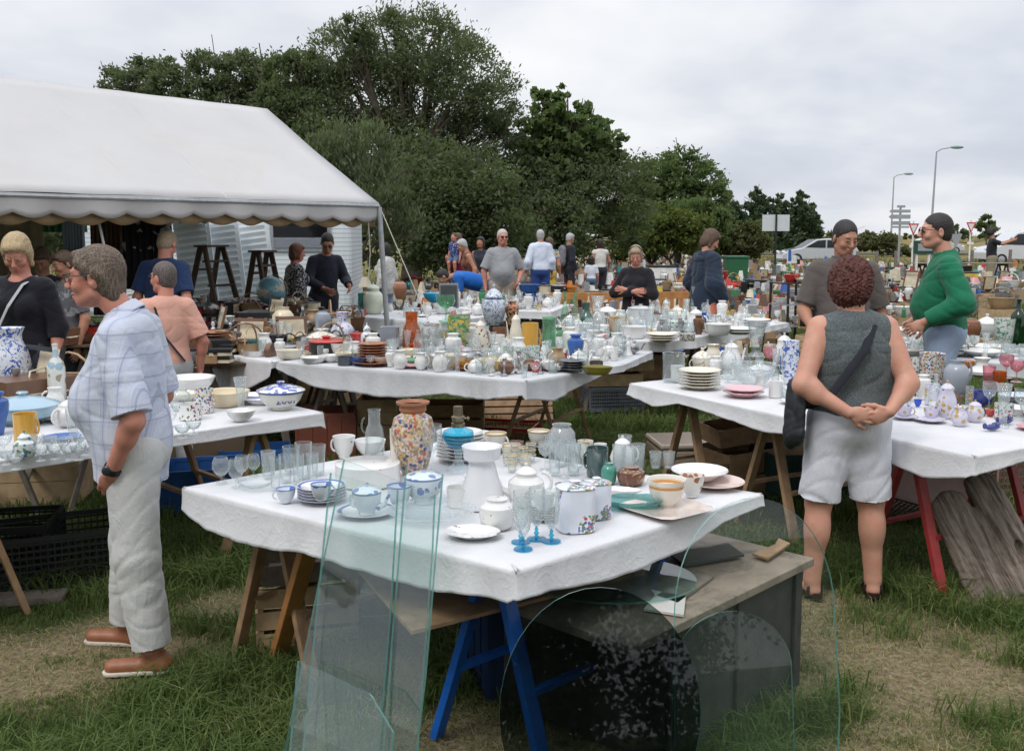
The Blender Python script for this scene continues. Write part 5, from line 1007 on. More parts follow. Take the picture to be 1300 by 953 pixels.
item('teapot', 466, 651, 60, 38, BLF, 'squat blue flowered teapot on a platter', 'teapot', z=.77, br=.62, lid=.25, handle=1, side=-1, spout=.45, prof='tureen')
item('jug', 507, 642, 40, 27, BLF, 'blue flowered milk jug between teapot and sugar bowl', 'jug', name='milk_jug', br=.8, handle=1, prof='cup')
item('plate', 548, 656, 112, 11, GC, 'large round cut glass platter with fluted edge', 'platter', name='glass_platter', flute=.02, nf=30)
item('plate', 600, 681, 72, 8, cer('bird_plate', (.76, .76, .75), p_swirl((.3, .2, .18), 18, .6, .62)), 'oval white plate painted with a small brown bird', 'plate', oval=.8, rz=-10)
item('cone', 612, 641, 60, 76, GOP, 'white opal glass lamp base shaped like a cone', 'lamp base', name='opal_lamp_base')
item('cup', 583, 641, 32, 24, DOTS, 'white cup with red sprigs left of the opal lamp base', 'cup', prof='mug')
item('jug', 631, 669, 52, 40, DOTS, 'open round sprigged sugar pot with pinched lip', 'pot', name='sugar_pot', prof='jar', br=.88, handle=1, hr=.25)
item('teapot', 668, 640, 76, 56, DOTS, 'large white teapot with little red sprigs', 'teapot', br=.62, lid=.22, handle=1, spout=.5, prof='jar', hz=(.35, .95))
stack(692, 658, 44, 6, DOTS, 'of the small sprigged stack behind the flutes', 5, group='small sprigged plates on the front table'); item('cup', 690, 650, 34, 26, DOTS, 'sprigged cup on top of the small plates', 'cup', z=.79, br=.85, handle=1)
for px, py, l in ((664, 697, 'blue footed champagne flute closest to the front hem'), (661, 688, 'blue footed champagne flute behind the closest one'), (681, 684, 'blue footed champagne flute in the middle of the group'), (700, 687, 'blue footed champagne flute beside the white canister')):
    item('flute', px, py, 26, 66, GC, l, 'glass', 'blue footed champagne flutes', name='champagne_flute', foot=GB)
item('canister', 730, 671, 48, 64, FLO, 'eight sided white canister with bouquet, the taller of two', 'canister', lid=.14, lidprof='flatlid', sq=3.2, lr=1.03)
item('canister', 757, 656, 34, 52, FLO, 'smaller bouquet canister tucked behind the tall one', 'canister', lid=.14, lidprof='flatlid', sq=3.2, lr=1.03)
item('bowl', 803, 644, 92, 12, GTE, 'wavy teal green glass dish', 'dish', name='glass_dish', flute=.1, nf=7, oval=.55)
item('plate', 790, 629, 48, 9, WHT, 'small white shell shaped dish behind the teal glass dish', 'dish', name='shell_dish', oval=.5, flute=.06, nf=9)
item('pot', 801, 614, 36, 24, M('brown_agate', (.14, .055, .03), .25, .3, 30, coat=.5, pat=p_swirl((.45, .3, .12), 30, .58, .62)), 'small rounded brown pot with a tan rim', 'pot', name='brown_pot', prof='jar')
item('jar', 773, 613, 20, 28, cer('jade_glaze', (.05, .24, .18)), 'small jade green vase beside the brown pot', 'vase', name='vase')
item('mug', 758, 603, 34, 36, cer('slate_green_glaze', (.05, .09, .09), p_swirl((.2, .25, .22), 14, .5, .65)), 'dark green pewter-like tankard with angular handle', 'tankard', name='tankard', br=.82, handle=1, side=-1)
for px, py, l in ((786, 598, 'ribbed glass beaker behind the jade vase'), (798, 601, 'ribbed glass beaker in the middle of its row'), (810, 597, 'ribbed glass beaker behind the brown pot'), (793, 586, 'ribbed glass beaker at the back of its row')): item('tumbler', px, py, 18, 34, GC, l, 'glass', 'ribbed beakers behind the brown pot', name='beaker')
for px, l in ((832, 'shot glass with frosted foot, beside the ribbed beakers'), (849, 'shot glass with frosted foot, further from the beakers')): item('tumbler', px, 594, 16, 21, GC, l, 'glass', 'two shot glasses', name='shot_glass')
item('coffee', 790, 592, 40, 40, WHT, 'plain white lidded coffee pot at the back of the front table', 'coffee pot', name='coffee_pot', lid=.25, br=.8, handle=1)
item('mug', 743, 577, 24, 18, GOLD, 'gold trimmed coffee can cup with a handle', 'cup', name='coffee_cup', br=.85, handle=1, side=-1); item('mug', 762, 578, 20, 15, WHT, 'small plain coffee cup beside the gold trimmed one', 'cup', name='coffee_cup', br=.85, handle=1, side=-1)
item('fishbowl', 713, 578, 36, 40, GSM, 'dusty round glass fish bowl at the back of the front table', 'fish bowl', name='fish_bowl')
item('plate', 845, 648, 96, 6, cer('blush_tray', (.68, .58, .52)), 'square blush coloured tray under the banded bowl', 'tray', name='tray', sq=6, rz=38)
item('bowl', 846, 643, 50, 36, ORB, 'white bowl with an orange band', 'bowl'); item('cup', 878, 630, 32, 28, cer('brown_sprig_china', (.74, .72, .68), p_spots([(.35, .15, .08)], 22, .4, .7)), 'tall white cup with brown sprig behind the banded bowl', 'cup', prof='bowl')
item('plate', 906, 617, 78, 8, PNK if 0 else cer('blush_china', (.72, .55, .49)), 'pink blush plate at the far corner of the front table', 'plate'); item('plate', 888, 607, 72, 12, WHT, 'broad white soup plate above the blush plate', 'plate', z=.775, name='soup_plate')
GG = cer('gold_ringed_glass', (.62, .45, .2), rough=.15)
for px, py, l in ((644, 590, 'gold ringed liqueur glass at the left of its cluster'), (654, 585, 'gold ringed liqueur glass left of centre'), (664, 589, 'gold ringed liqueur glass in the centre'), (674, 585, 'gold ringed liqueur glass right of centre'), (650, 599, 'gold ringed liqueur glass before the cluster'), (668, 600, 'gold ringed liqueur glass nearest the teapot')):
    item('tumbler', px, py, 13, 24, G, l, 'glass', 'gold ringed liqueur glasses', name='liqueur_glass', extra=lambda e, r, H: [MB().tube([(cos(q)*r*.97, sin(q)*r*.97, H*z_) for q in np.linspace(0, 2*pi, 17)], .0022, 4).build('gold_ring', GG, e, True) for z_ in (.35, .6, .9)])
stack(630, 572, 40, 2, GLR, 'of the gold rimmed saucers under the cups', 5, name='saucer'); item('cup', 629, 571, 34, 22, GLR, 'white gold rimmed cup on two saucers', 'cup', z=.775, br=.85, handle=1); item('cup', 649, 582, 30, 18, GLR, 'low gold rimmed cup in front of the saucer pair', 'cup', br=.85, handle=1)
item('cup', 684, 566, 34, 20, GLR, 'white gold rimmed cup beside the fish bowl', 'cup', br=.85, handle=1); item('cup', 610, 566, 26, 18, WHT, 'plain white cup behind the plate stack', 'cup')
for i, (px, py, w, h) in enumerate(((692, 596, 15, 36), (704, 603, 14, 40), (716, 606, 14, 42), (728, 602, 16, 40), (699, 586, 14, 34), (711, 592, 14, 36), (739, 594, 14, 30), (723, 590, 14, 32), (733, 610, 13, 30))):
    item('tumbler' if i % 2 else 'wine', px, py, w+3, h, GC if i % 3 == 0 else G, ['cut wine glass beside the big teapot', 'plain tumbler behind the big teapot', 'stemmed glass beside the canister', 'cut tumbler behind the canister', 'stemmed glass in the second row', 'plain tumbler before the fish bowl', 'cut stemmed glass near the tankard', 'plain tumbler left of the coffee cup', 'small stemmed glass touching the canister lid'][i], 'glass', 'mixed glasses between teapot and tankard', name='drinking_glass')
item('bowl', 655, 572, 20, 12, GPK, 'small pink glass bowl behind the gold ringed glasses', 'bowl', name='glass_bowl'); item('mug', 505, 588, 20, 44, IVO, 'cream beaker half behind the painted vase', 'beaker', name='beaker'); item('bowl', 610, 612, 44, 9, WHT, 'white dish between oil lamp and opal lamp base', 'dish', name='dish')

# ---------------------------------------------------------------- left table
item('urn', 14, 496, 50, 80, BWV, 'tall blue and white hexagonal vase at the end of the table', 'vase', name='vase', sq=2.5, rz=10, prof='jug', br=1)
item('tureen', 30, 536, 84, 40, LBL, 'pale blue lidded tureen behind the mustard mug', 'tureen', lid=.45, lr=1.04)
item('mug', 33, 562, 34, 38, MUS, 'mustard yellow mug with dark relief', 'mug', br=.85, handle=1)
item('jar', 32, 580, 28, 36, cer('floral_ginger', (.7, .74, .72), p_spots([(.1, .25, .1), (.1, .25, .35)], 28, .4, .5)), 'little lidded ginger jar with green flowers', 'ginger jar', name='ginger_jar', lid=.25)
item('bottle', 73, 508, 22, 72, cer('white_stone_bottle', (.62, .64, .6), p_spots([(.3, .26, .18), (.3, .42, .5)], 14, .45, .8)), 'tall white stoneware bottle beside the man\'s shirt', 'bottle')
item('jug', 52, 478, 34, 40, cer('orange_white_jug', (.7, .6, .45), p_swirl((.65, .3, .05), 10, .48, .55)), 'orange and white jug holding a wooden spoon', 'jug', br=.8, handle=1)
m = MB().tube([(0, 0, 0), (-.09, 0, .17)], .007, 6); m.ball((-.1, 0, .19), (.02, .008, .03), 8); o = m.build('wooden_spoon', WDP, None, True); o.location = at(52, 478, .76)+V((0, 0, .05)); tag(o, 'wooden spoon leaning in the orange jug', 'spoon')
item('cup', 72, 532, 28, 18, cer('aubergine_glaze', (.05, .02, .06)), 'dark aubergine cup before the white bottle', 'cup', br=.85, handle=1); item('plate', 95, 532, 70, 6, WHT, 'white serving plate under the man\'s elbow side', 'plate'); item('plate', 25, 505, 80, 7, GLR, 'gold edged plate behind the pale blue tureen', 'plate')
for i, (px, py) in enumerate(((8, 590), (20, 596), (52, 585), (62, 574), (70, 583), (82, 575), (88, 584), (100, 570), (100, 584), (110, 578), (46, 572), (5, 574))):
    item('sherbet', px, py, 21, 20, GC, 'cut glass sherbet dish '+['at the far left end', 'beside the ginger jar', 'right of the ginger jar', 'behind the second row', 'in the front row middle', 'next to the aubergine cup foot', 'near the man\'s shirt', 'touching the white plate', 'in front, close to the shirt', 'right behind the shirt edge', 'behind the ginger jar lid', 'by the mustard mug'][i], 'sherbet dish', 'cut glass sherbet dishes behind the plaid shirt', name='sherbet_dish')
item('bowl', 242, 498, 62, 20, WHT, 'large white salad bowl beside the man\'s back', 'bowl'); item('bowl', 233, 508, 40, 10, IVO, 'ivory dish below the white salad bowl', 'dish', name='dish')
item('mug', 260, 523, 30, 30, MLT, 'faience mug painted with a red flower', 'mug', br=.78, handle=1); item('cup', 242, 532, 34, 20, cer('garland_china', (.74, .74, .72), p_spots([(.3, .03, .08), (.08, .2, .08)], 40, .35, .6)), 'white cup with a garland of tiny flowers', 'cup', prof='mug', br=.85, handle=1)
for px, py, l in ((232, 556, 'upturned sherbet glass close to the man\'s back'), (246, 551, 'sherbet glass lying right of the upturned one')): item('sherbet', px, py, 20, 16, GC, l, 'sherbet dish', name='sherbet_dish')
item('basin', 286, 514, 56, 18, CRM, 'octagonal cream earthenware dish', 'dish', name='dish', sq=3); item('plate', 320, 508, 60, 8, WHT, 'white oval dish leaning behind the lidded tureen', 'dish', oval=.6); item('plate', 330, 513, 46, 7, BLR, 'blue edged sauce dish beside the lidded tureen', 'dish', name='sauce_dish', oval=.6)
TUR = cer('tureen_faience', (.70, .70, .64), p_rim((.05, .08, .3), .93, .99))
tu = item('tureen', 357, 519, 58, 36, TUR, 'lidded white tureen with blue flowers and the blue figures 2007', 'tureen', lid=.35, lr=1.06, rz=0, prof='bowl', lidmat=cer('tureen_lid', (.72, .72, .69), p_spots([(.08, .12, .4), (.1, .14, .45)], 20, .42, .62, p_rim((.05, .08, .3), 0, .08))))
def text(s_, size, loc, rot, mat, name, parent=None, ext=.0008, bend=0, label=None):
    cu = bpy.data.curves.new(name, 'FONT'); cu.body = s_; cu.size = size; cu.extrude = ext; cu.align_x = 'CENTER'; cu.align_y = 'CENTER'
    o = bpy.data.objects.new(name, cu); COL.objects.link(o); dg = bpy.context.evaluated_depsgraph_get(); me = bpy.data.meshes.new_from_object(o.evaluated_get(dg)); bpy.data.objects.remove(o)
    if bend:
        for v in me.vertices: a = v.co.x/bend; v.co.x, v.co.z = bend*sin(a), bend*cos(a)-bend+v.co.z
    me.materials.clear(); me.materials.append(mat); o = bpy.data.objects.new(name, me); COL.objects.link(o); o.location = loc; o.rotation_euler = rot
    if parent: o.parent = parent
    return o
sT = sc_at(tu.location); rT = 29*sT
text('2007', .062, (rT*.5*.86, -rT*.866*.86, 36*sT*.40), (R(78), 0, R(30)), NAV, 'lettering', tu, bend=rT*.9)

# ---------------------------------------------------------------- middle table
def group_items(rows, z=.76):
    for r in rows:
        kind, px, py, w, h, mat, label = r[:7]; k = r[7] if len(r) > 7 else {}
        item(kind, px, py, w, h, mat, label, z=z, **k)
H1 = dict(handle=1, br=.82); H1L = dict(handle=1, br=.82, side=-1)
stack(276, 443, 38, 6, TER, 'of the brown stack beside the pink shirt woman', 5.5, group='brown earthenware plates')
stack(473, 461, 38, 7, TER, 'of the brown stack in the middle of the long table', 5.5, group='brown earthenware plates')
group_items([
 ('plate', 473, 463, 52, 5, TER, 'broad brown platter beneath the brown stack'), ('bowl', 304, 443, 34, 9, YEL, 'shallow yellow lined dish right of the brown plates', dict(name='dish')), ('bowl', 323, 449, 18, 18, GTE, 'teal glass bowl between yellow dish and black bowl', dict(name='glass_bowl')),
 ('bowl', 353, 443, 26, 18, BKG, 'round glossy black bowl'), ('basin', 368, 455, 36, 11, IVO, 'ivory oval dish before the black bowl', dict(name='dish', oval=.7)), ('tureen', 408, 447, 44, 30, GOLD, 'white tureen with golden flowers and a domed lid', dict(lid=.35, handle=2, br=.85, lr=1.05)),
 ('jug', 432, 452, 30, 17, GOLD, 'golden flowered sauce boat beside its tureen', dict(name='sauce_boat', prof='cup', **H1)), ('straight', 438, 463, 20, 11, cer('slate_glaze', (.1, .11, .13)), 'small slate grey ashtray at the cloth edge', dict(name='ashtray')), ('basin', 398, 460, 34, 7, WHT, 'white side dish near the cloth edge', dict(name='dish')),
 ('jar', 360, 427, 28, 40, CRM, 'cream ribbed stoneware jar, widest on its table', dict(name='stoneware_jar')), ('urn', 410, 425, 22, 34, GRY, 'slate blue urn vase behind the golden tureen', dict(name='vase')), ('gourd', 435, 428, 28, 32, LIL, 'lilac frilled vase beside the slate blue urn', dict(name='vase', flute=.08, nf=6)),
 ('bowl', 457, 437, 26, 14, RED, 'bright red crinkled bowl behind the brown stack', dict(flute=.06, nf=9)), ('jar', 466, 440, 16, 32, FLO, 'striped lidded jar behind the brown stack', dict(name='lidded_jar', lid=.3)), ('straight', 495, 447, 24, 32, GTE if 0 else GRY, 'square grey green vase behind the amber decanter', dict(name='vase', sq=6)),
 ('jug', 347, 432, 18, 20, BRN, 'small brown jug beside the cream jar', H1), ('mug', 339, 440, 14, 14, RED, 'little red and white beaker near the black bowl', dict(name='beaker')), ('bowl', 372, 440, 22, 12, YEL, 'yellow painted cup behind the ivory dish', dict(name='cup')),
 ('pot', 323, 416, 44, 12, TER, 'pinkish earthenware dish heap behind the tumblers', dict(name='dish', prof='basin')), ('bowl', 300, 425, 22, 10, NAV, 'navy lidded bowl behind the brown plates', dict(lid=.4, name='lidded_bowl')), ('straight', 290, 428, 14, 26, G, 'tall clear glass behind the brown plates', dict(name='drinking_glass')),
 ('basin', 573, 466, 42, 16, IVO, 'oval ivory pie dish at the cloth edge', dict(name='pie_dish', oval=.75)), ('bowl', 592, 467, 22, 10, MUS, 'mustard cup on its brown saucer', dict(name='cup')), ('plate', 592, 469, 38, 4, BRN, 'brown saucer under the mustard cup', dict(name='saucer')),
 ('basin', 627, 468, 48, 12, YEL, 'yellow flan dish with a paper bird inside', dict(name='flan_dish')), ('basin', 606, 456, 34, 10, BRN, 'brown dish with pale yellow inside', dict(name='dish')), ('bowl', 588, 458, 15, 12, YEL, 'little ribbed yellow pot above the mustard cup', dict(name='pot')),
 ('tumbler', 645, 463, 15, 24, GRT, 'white beaker with a green leaf, first of three', dict(name='beaker')), ('tumbler', 661, 466, 17, 25, GRT, 'white beaker with a green leaf, second of three', dict(name='beaker')), ('tumbler', 677, 464, 17, 25, GRT, 'white beaker with a green leaf, third of three', dict(name='beaker')),
 ('plate', 525, 466, 34, 4, PNK, 'rose pink plate under a green lid', dict()), ('tureen', 523, 463, 24, 12, GRN, 'green lidded butter dish on the rose plate', dict(name='butter_dish', lid=.5)), ('straight', 560, 452, 13, 11, TEA, 'small teal tin with a pink top'), ('basin', 503, 462, 16, 8, GOLD, 'pair of patterned egg cups joined in one dish', dict(name='egg_cup')),
 ('carafe', 523, 448, 24, 52, GAM, 'amber glass decanter with a red stopper', dict(name='decanter')), ('fishbowl', 548, 445, 30, 34, GC, 'round cut glass bowl behind the small teal tin', dict(name='glass_bowl')), ('canister', 583, 446, 27, 46, cer('green_landscape_tin', (.3, .36, .2), p_swirl((.06, .22, .08), 13, .48, .52, (.6, .4, .06))), 'square tea tin with a green landscape', dict(name='tea_tin', sq=8)),
 ('coffee', 610, 450, 26, 46, cer('cream_floral', (.7, .66, .56), p_spots([(.12, .1, .1), (.5, .1, .1)], 26, .3, .75)), 'cream ornate coffee pot left of the leaf beakers', dict(name='coffee_pot', lid=.2, **H1)), ('mug', 632, 447, 22, 22, WHT, 'plain white mug between the coffee pots', H1), ('mug', 634, 436, 22, 20, BRN, 'dark brown cup behind the plain white mug', dict(name='cup', **H1)),
 ('coffee', 655, 446, 22, 50, IVO, 'curved ivory coffee pot behind the second leaf beaker', dict(name='coffee_pot', lid=.2, spout=.4, **H1)), ('mug', 673, 452, 26, 42, MUS, 'tall ochre pitcher behind the third leaf beaker', dict(name='pitcher', **H1)), ('straight', 697, 450, 18, 48, GGN, 'green striped tall glass tumbler', dict(name='tumbler')), ('jug', 692, 458, 16, 24, GRT, 'small jug with gilded loop handle', H1),
 ('jar', 708, 440, 20, 26, GRN, 'dark green round vase behind the grey plates', dict(name='vase')), ('tureen', 627, 412, 34, 56, BWL, 'tall blue and white temple jar with pointed lid', dict(name='temple_jar', prof='urn', lid=.3, lr=.72, br=.95)), ('vase', 650, 412, 18, 30, cer('tan_faience', (.45, .28, .14), p_spots([(.5, .05, .04), (.05, .05, .05)], 20, .4, .6)), 'tan vase with red fruit beside the temple jar', {}),
 ('wine', 740, 473, 16, 26, G, 'stemmed glass beside the grey plates', dict(name='wine_glass')), ('basin', 758, 475, 40, 10, cer('olive_glaze', (.22, .2, .03)), 'olive green oval dish at the end of the long table', dict(name='dish', oval=.7)), ('straight', 757, 470, 18, 12, cer('umber', (.13, .1, .08)), 'brown pot standing inside the olive dish', dict(name='pot')), ('bowl', 703, 471, 30, 8, WHT, 'small white dish before the grey plates', dict(name='dish')),
 ('wine', 566, 408, 24, 34, GGN, 'green stemmed glass compote', dict(name='compote')), ('sherbet', 535, 430, 20, 22, GC, 'cut glass comport by the amber decanter', dict(name='compote')), ('bowl', 549, 425, 18, 14, BRN, 'brown and blue bowl on a glass foot')])
stack(727, 471, 38, 4, cer('dark_plate', (.06, .065, .075)), 'of the dark grey stack near the olive dish', 5, group='dark grey plates')
# ---------------------------------------------------------------- centre back table
group_items([
 ('slimvase', 717, 408, 12, 38, GGN, 'slender pale green glass vase, first of the pair', dict(name='glass_vase')), ('slimvase', 730, 409, 12, 38, GGN, 'slender pale green glass vase, second of the pair', dict(name='glass_vase')), ('gourd', 745, 414, 18, 30, cer('bottle_green', (.03, .1, .07)), 'dark green vase with flared rim', dict(name='vase')), ('tallvase', 759, 410, 17, 34, GC, 'tall fluted crystal vase', dict(name='crystal_vase')),
 ('basin', 805, 429, 34, 15, WHT, 'white fluted bowl in front of the ribbed tureen', dict(name='bowl', flute=.03, nf=20)), ('straight', 813, 411, 32, 25, cer('grey_ribs', (.55, .56, .56)), 'ribbed grey tureen piled with lids', dict(name='tureen', lid=.2, flute=.03, nf=24)), ('tureen', 771, 412, 26, 26, WHT, 'white china tureen beside the wooden box', dict(lid=.35)),
 ('canister', 872, 432, 20, 9, cer('lace_band', (.1, .09, .08), p_swirl((.6, .58, .52), 60, .5, .52)), 'narrow dish with a black and white lace pattern', dict(name='napkin_box', sq=8)), ('coffee', 883, 420, 30, 30, WHT, 'white teapot with domed lid before the navy coat woman', dict(name='teapot', lid=.25, spout=.4, **H1)), ('bowl', 861, 422, 26, 14, GRT, 'white bowl printed with a green leaf'),
 ('basin', 912, 425, 34, 14, WHT, 'deep white serving dish near the table end', dict(name='serving_dish')), ('slimvase', 880, 400, 12, 36, GC, 'tall narrow crystal vase in front of the coral trousers', dict(name='crystal_vase')), ('pot', 860, 405, 26, 18, IVO, 'ivory lidded sugar bowl', dict(name='sugar_bowl', lid=.4)), ('coffee', 833, 402, 14, 26, GOLD, 'gold patterned cruet with a stopper', dict(name='cruet', lid=.3)), ('coffee', 845, 402, 14, 24, GOLD, 'gold patterned cruet, the shorter one', dict(name='cruet', lid=.3)),
 ('plate', 768, 427, 26, 5, GRN, 'green rimmed small plate'), ('bowl', 765, 430, 18, 6, PNK, 'deep pink little dish under the green rimmed plate'), ('jug', 799, 396, 20, 16, BKG, 'black gravy pot before the folded arms', dict(name='pot')), ('mug', 779, 398, 10, 16, GRY, 'grey beaker near the wooden box', dict(name='beaker')), ('bowl', 838, 416, 18, 16, GC, 'cut glass bowl beside the cruets', dict(name='glass_bowl'))])
m = MB().box((0, 0, .07), (.15, .13, .14), .2); m.box((0, 0, .145), (.155, .135, .012), .2); o = m.build('wooden_box', WDP, bev=.003); o.location = at(784, 420, .76); tag(o, 'pale wooden box among the white china', 'box')
stack(840, 434, 42, 3, IVO, 'of the ivory stack at the cloth edge', 5, group='ivory plates on the centre table'); stack(938, 424, 44, 2, WHT, 'of the white pair at the table end', 5, group='white plates at the table end'); stack(960, 416, 36, 3, WHT, 'of the small white stack at the table corner', 5, group='small white plates at the corner')
for i, (px, py) in enumerate(((712, 423), (722, 427), (731, 421), (740, 428), (750, 423), (757, 429), (705, 430), (789, 428))): item('straight', px, py, 10, 17+i % 3*3, G, 'small clear glass in the row before the green vases, '+['at its start', 'second along', 'behind the second', 'fourth along', 'by the dark green vase', 'beside the pink dish', 'at the cloth corner', 'left of the fluted bowl'][i], 'glass', 'small glasses before the green vases', name='drinking_glass')
# ---------------------------------------------------------------- right table
group_items([
 ('straight', 855, 484, 29, 36, G, 'large empty preserving jar at the table corner', dict(name='glass_jar')), ('mug', 860, 484, 18, 20, DOTS, 'white cup with a red mark inside the preserving jar side', dict(name='cup')), ('tureen', 891, 473, 30, 32, GOLD, 'white sugar pot with a gold garland', dict(name='sugar_pot', lid=.4, handle=2, br=.85)), ('jug', 905, 463, 26, 26, IVO, 'ivory jug behind the gold garland pot', H1L),
 ('coffee', 928, 470, 34, 38, WHT, 'plain white teapot with round handle', dict(name='teapot', lid=.22, spout=.4, **H1L)), ('bottle', 925, 481, 18, 46, GC, 'cut glass decanter with a square stopper', dict(name='decanter')), ('fishbowl', 955, 489, 58, 28, GC, 'wide cut crystal bowl', dict(name='crystal_bowl', prof='bowl', flute=.03, nf=16)), ('tureen', 966, 476, 33, 16, BLR, 'small blue rimmed lidded dish above the crystal bowl', dict(name='lidded_dish', lid=.5)),
 ('straight', 984, 504, 17, 20, WHT, 'plain white beaker next to the pink plates', dict(name='beaker')), ('coffee', 995, 462, 34, 40, WHT, 'tall white coffee pot with a knobbed lid', dict(name='coffee_pot', lid=.25, spout=.4, **H1)), ('jug', 1003, 488, 26, 56, BWV, 'tall blue and white pitcher beside the woman\'s arm', dict(name='pitcher', prof='straight', **H1L)), ('basin', 1003, 504, 28, 14, GC, 'pressed glass sugar basin before the pitcher', dict(name='sugar_basin')),
 ('slimvase', 960, 452, 26, 44, GC, 'fluted crystal vase behind the lidded dish', dict(name='crystal_vase', prof='tallvase')), ('wine', 977, 470, 18, 30, GPK, 'pinkish stemmed glass beside the lidded dish', dict(name='wine_glass')), ('plate', 1004, 512, 30, 4, DOTS, 'saucer with red sprigs by the woman\'s bag', dict(name='saucer')),
 ('cup', 1148, 529, 24, 14, LIL, 'lilac and gold teacup near the woman\'s wrist', H1), ('plate', 1148, 531, 34, 4, LIL, 'lilac and gold saucer near the woman\'s wrist', dict(name='saucer')), ('cup', 1182, 532, 24, 15, LIL, 'lilac and gold teacup in front of the coffee pot', H1), ('plate', 1181, 535, 38, 4, LIL, 'lilac saucer in front of the coffee pot', dict(name='saucer')),
 ('coffee', 1201, 530, 32, 48, LIL, 'lilac coffee pot with a gilded handle', dict(name='coffee_pot', lid=.22, hmat=BRS, sq=2.6, **H1)), ('jug', 1218, 540, 26, 24, LIL, 'lilac cream jug with a gold medallion', dict(name='cream_jug', **H1L)), ('pot', 1237, 535, 28, 28, LIL, 'lilac sugar bowl with gilded handles', dict(name='sugar_bowl', lid=.25, handle=2, br=.82, hmat=BRS)),
 ('jug', 1213, 500, 38, 46, GRY, 'grey stoneware jug with blue bands', dict(prof='jar', hz=(.3, .9), **H1)), ('straight', 1182, 492, 32, 44, MLT, 'faience tulip vase covered in painted flowers', dict(name='vase')), ('mug', 1163, 486, 16, 32, MLT, 'slim flowered beaker beside the tulip vase', dict(name='beaker')), ('mug', 1182, 513, 20, 26, LIL, 'lilac mug behind the front teacup', H1),
 ('basin', 1247, 512, 30, 16, NAV, 'navy and grey dish behind the lilac sugar bowl', dict(name='dish')), ('mug', 1274, 532, 28, 20, MLT, 'white flowered cup near the table corner', dict(name='cup', **H1)), ('plate', 1292, 512, 52, 12, BWL, 'blue edged platter at the table end', dict(name='platter', oval=.7)), ('tumbler', 1268, 497, 17, 26, GAM, 'clear tumbler with an orange base', {}), ('tumbler', 1255, 490, 16, 26, GPK, 'pale pink tumbler by the orange based one', {}),
 ('gourd', 1246, 478, 34, 24, WHT, 'white openwork basket of china roses', dict(name='china_basket')), ('wine', 1277, 480, 18, 30, GPK, 'rose tinted stemmed glass', dict(name='wine_glass')), ('wine', 1290, 485, 18, 28, GPK, 'rose tinted stemmed glass further along', dict(name='wine_glass')), ('bowl', 1228, 470, 18, 12, ORA, 'orange and pink shell dish', dict(name='shell_dish')), ('bowl', 1165, 516, 10, 9, cer('cobalt', (.02, .08, .55)), 'tiny cobalt blue ball pot', dict(name='pot')), ('bowl', 1257, 528, 16, 8, RED, 'little red dish behind the navy clogs', dict(name='dish')),
 ('straight', 1230, 520, 10, 30, G, 'thin clear vase behind the cream jug', dict(name='glass_vase')), ('cup', 1152, 508, 22, 14, GLR, 'gold rimmed cup behind the lilac teacup', H1)])
for px, py, l in ((1260, 546, 'navy Delft style clog lying near the table edge'), (1276, 538, 'navy Delft style clog behind the other one')):
    m = MB(); m.ball((0, 0, .016), (.045, .018, .016), 12); m.ball((-.048, 0, .024), (.014, .008, .016), 8); m.tube([(.01, -.012, .03), (.03, -.016, .032), (.042, 0, .03), (.03, .016, .032), (.01, .012, .03)], .005, 6); o = m.build('china_clog', NAV, None, True); o.location = at(px, py, .76); o.rotation_euler = (0, 0, .3); tag(o, l, 'china clog', 'pair of navy china clogs')
stack(888, 493, 54, 6, IVO, 'of the ivory stack beside the preserving jar', 6, group='ivory plates beside the preserving jar'); stack(944, 503, 52, 2, PNK, 'of the pink pair at the cloth edge', 7, group='pink plates')
# ---------------------------------------------------------------- table under the green jumper
group_items([
 ('basin', 1178, 438, 52, 12, GRN, 'dark green oval platter before the green jumper', dict(name='platter', oval=.5)), ('urn', 1232, 436, 24, 36, BRN, 'reddish brown pottery vase beside the white tureen', dict(name='vase')), ('gourd', 1222, 440, 20, 28, CRM, 'tan dimpled vase left of the brown one', dict(name='vase')), ('tureen', 1252, 430, 26, 32, WHT, 'white lidded pot with a pointed knob', dict(name='lidded_pot', lid=.4)), ('tumbler', 1274, 438, 26, 34, GRT, 'glass jug printed with green leaves', dict(name='glass_jug')),
 ('bottle', 1291, 438, 18, 58, GDG, 'dark green wine bottle by the picture edge', {}), ('mug', 1176, 424, 18, 30, PNK if 0 else WHT, 'white handled basket of pressed china', dict(name='china_basket', **H1)), ('straight', 1205, 436, 12, 24, G, 'clear tumbler beside the green platter', dict(name='tumbler')), ('straight', 1216, 438, 12, 24, G, 'clear tumbler next to the tan vase', dict(name='tumbler')), ('basin', 1150, 437, 40, 8, WHT, 'white oval meat dish behind the woman\'s shoulder', dict(name='meat_dish', oval=.5)),
 ('basin', 1160, 452, 46, 7, IVO, 'long ivory fish platter', dict(name='fish_platter', oval=.4)), ('plate', 1246, 452, 56, 8, WHT, 'large white plate at the cloth edge'), ('straight', 1288, 452, 12, 14, GC, 'short cut glass by the wine bottle', dict(name='tumbler')), ('wine', 1280, 458, 16, 22, GC, 'upturned crystal glass near the wine bottle', dict(name='wine_glass'))])
stack(1207, 450, 38, 3, WHT, 'of the square white stack beside the big plate', 6, group='square white plates', sq=1) if 0 else stack(1207, 451, 38, 3, WHT, 'of the white stack beside the large plate', 6, group='white plates beside the large plate')
stack(1250, 446, 58, 2, GLR, 'of the gold rimmed pair behind the large plate', 5, group='gold rimmed plates')

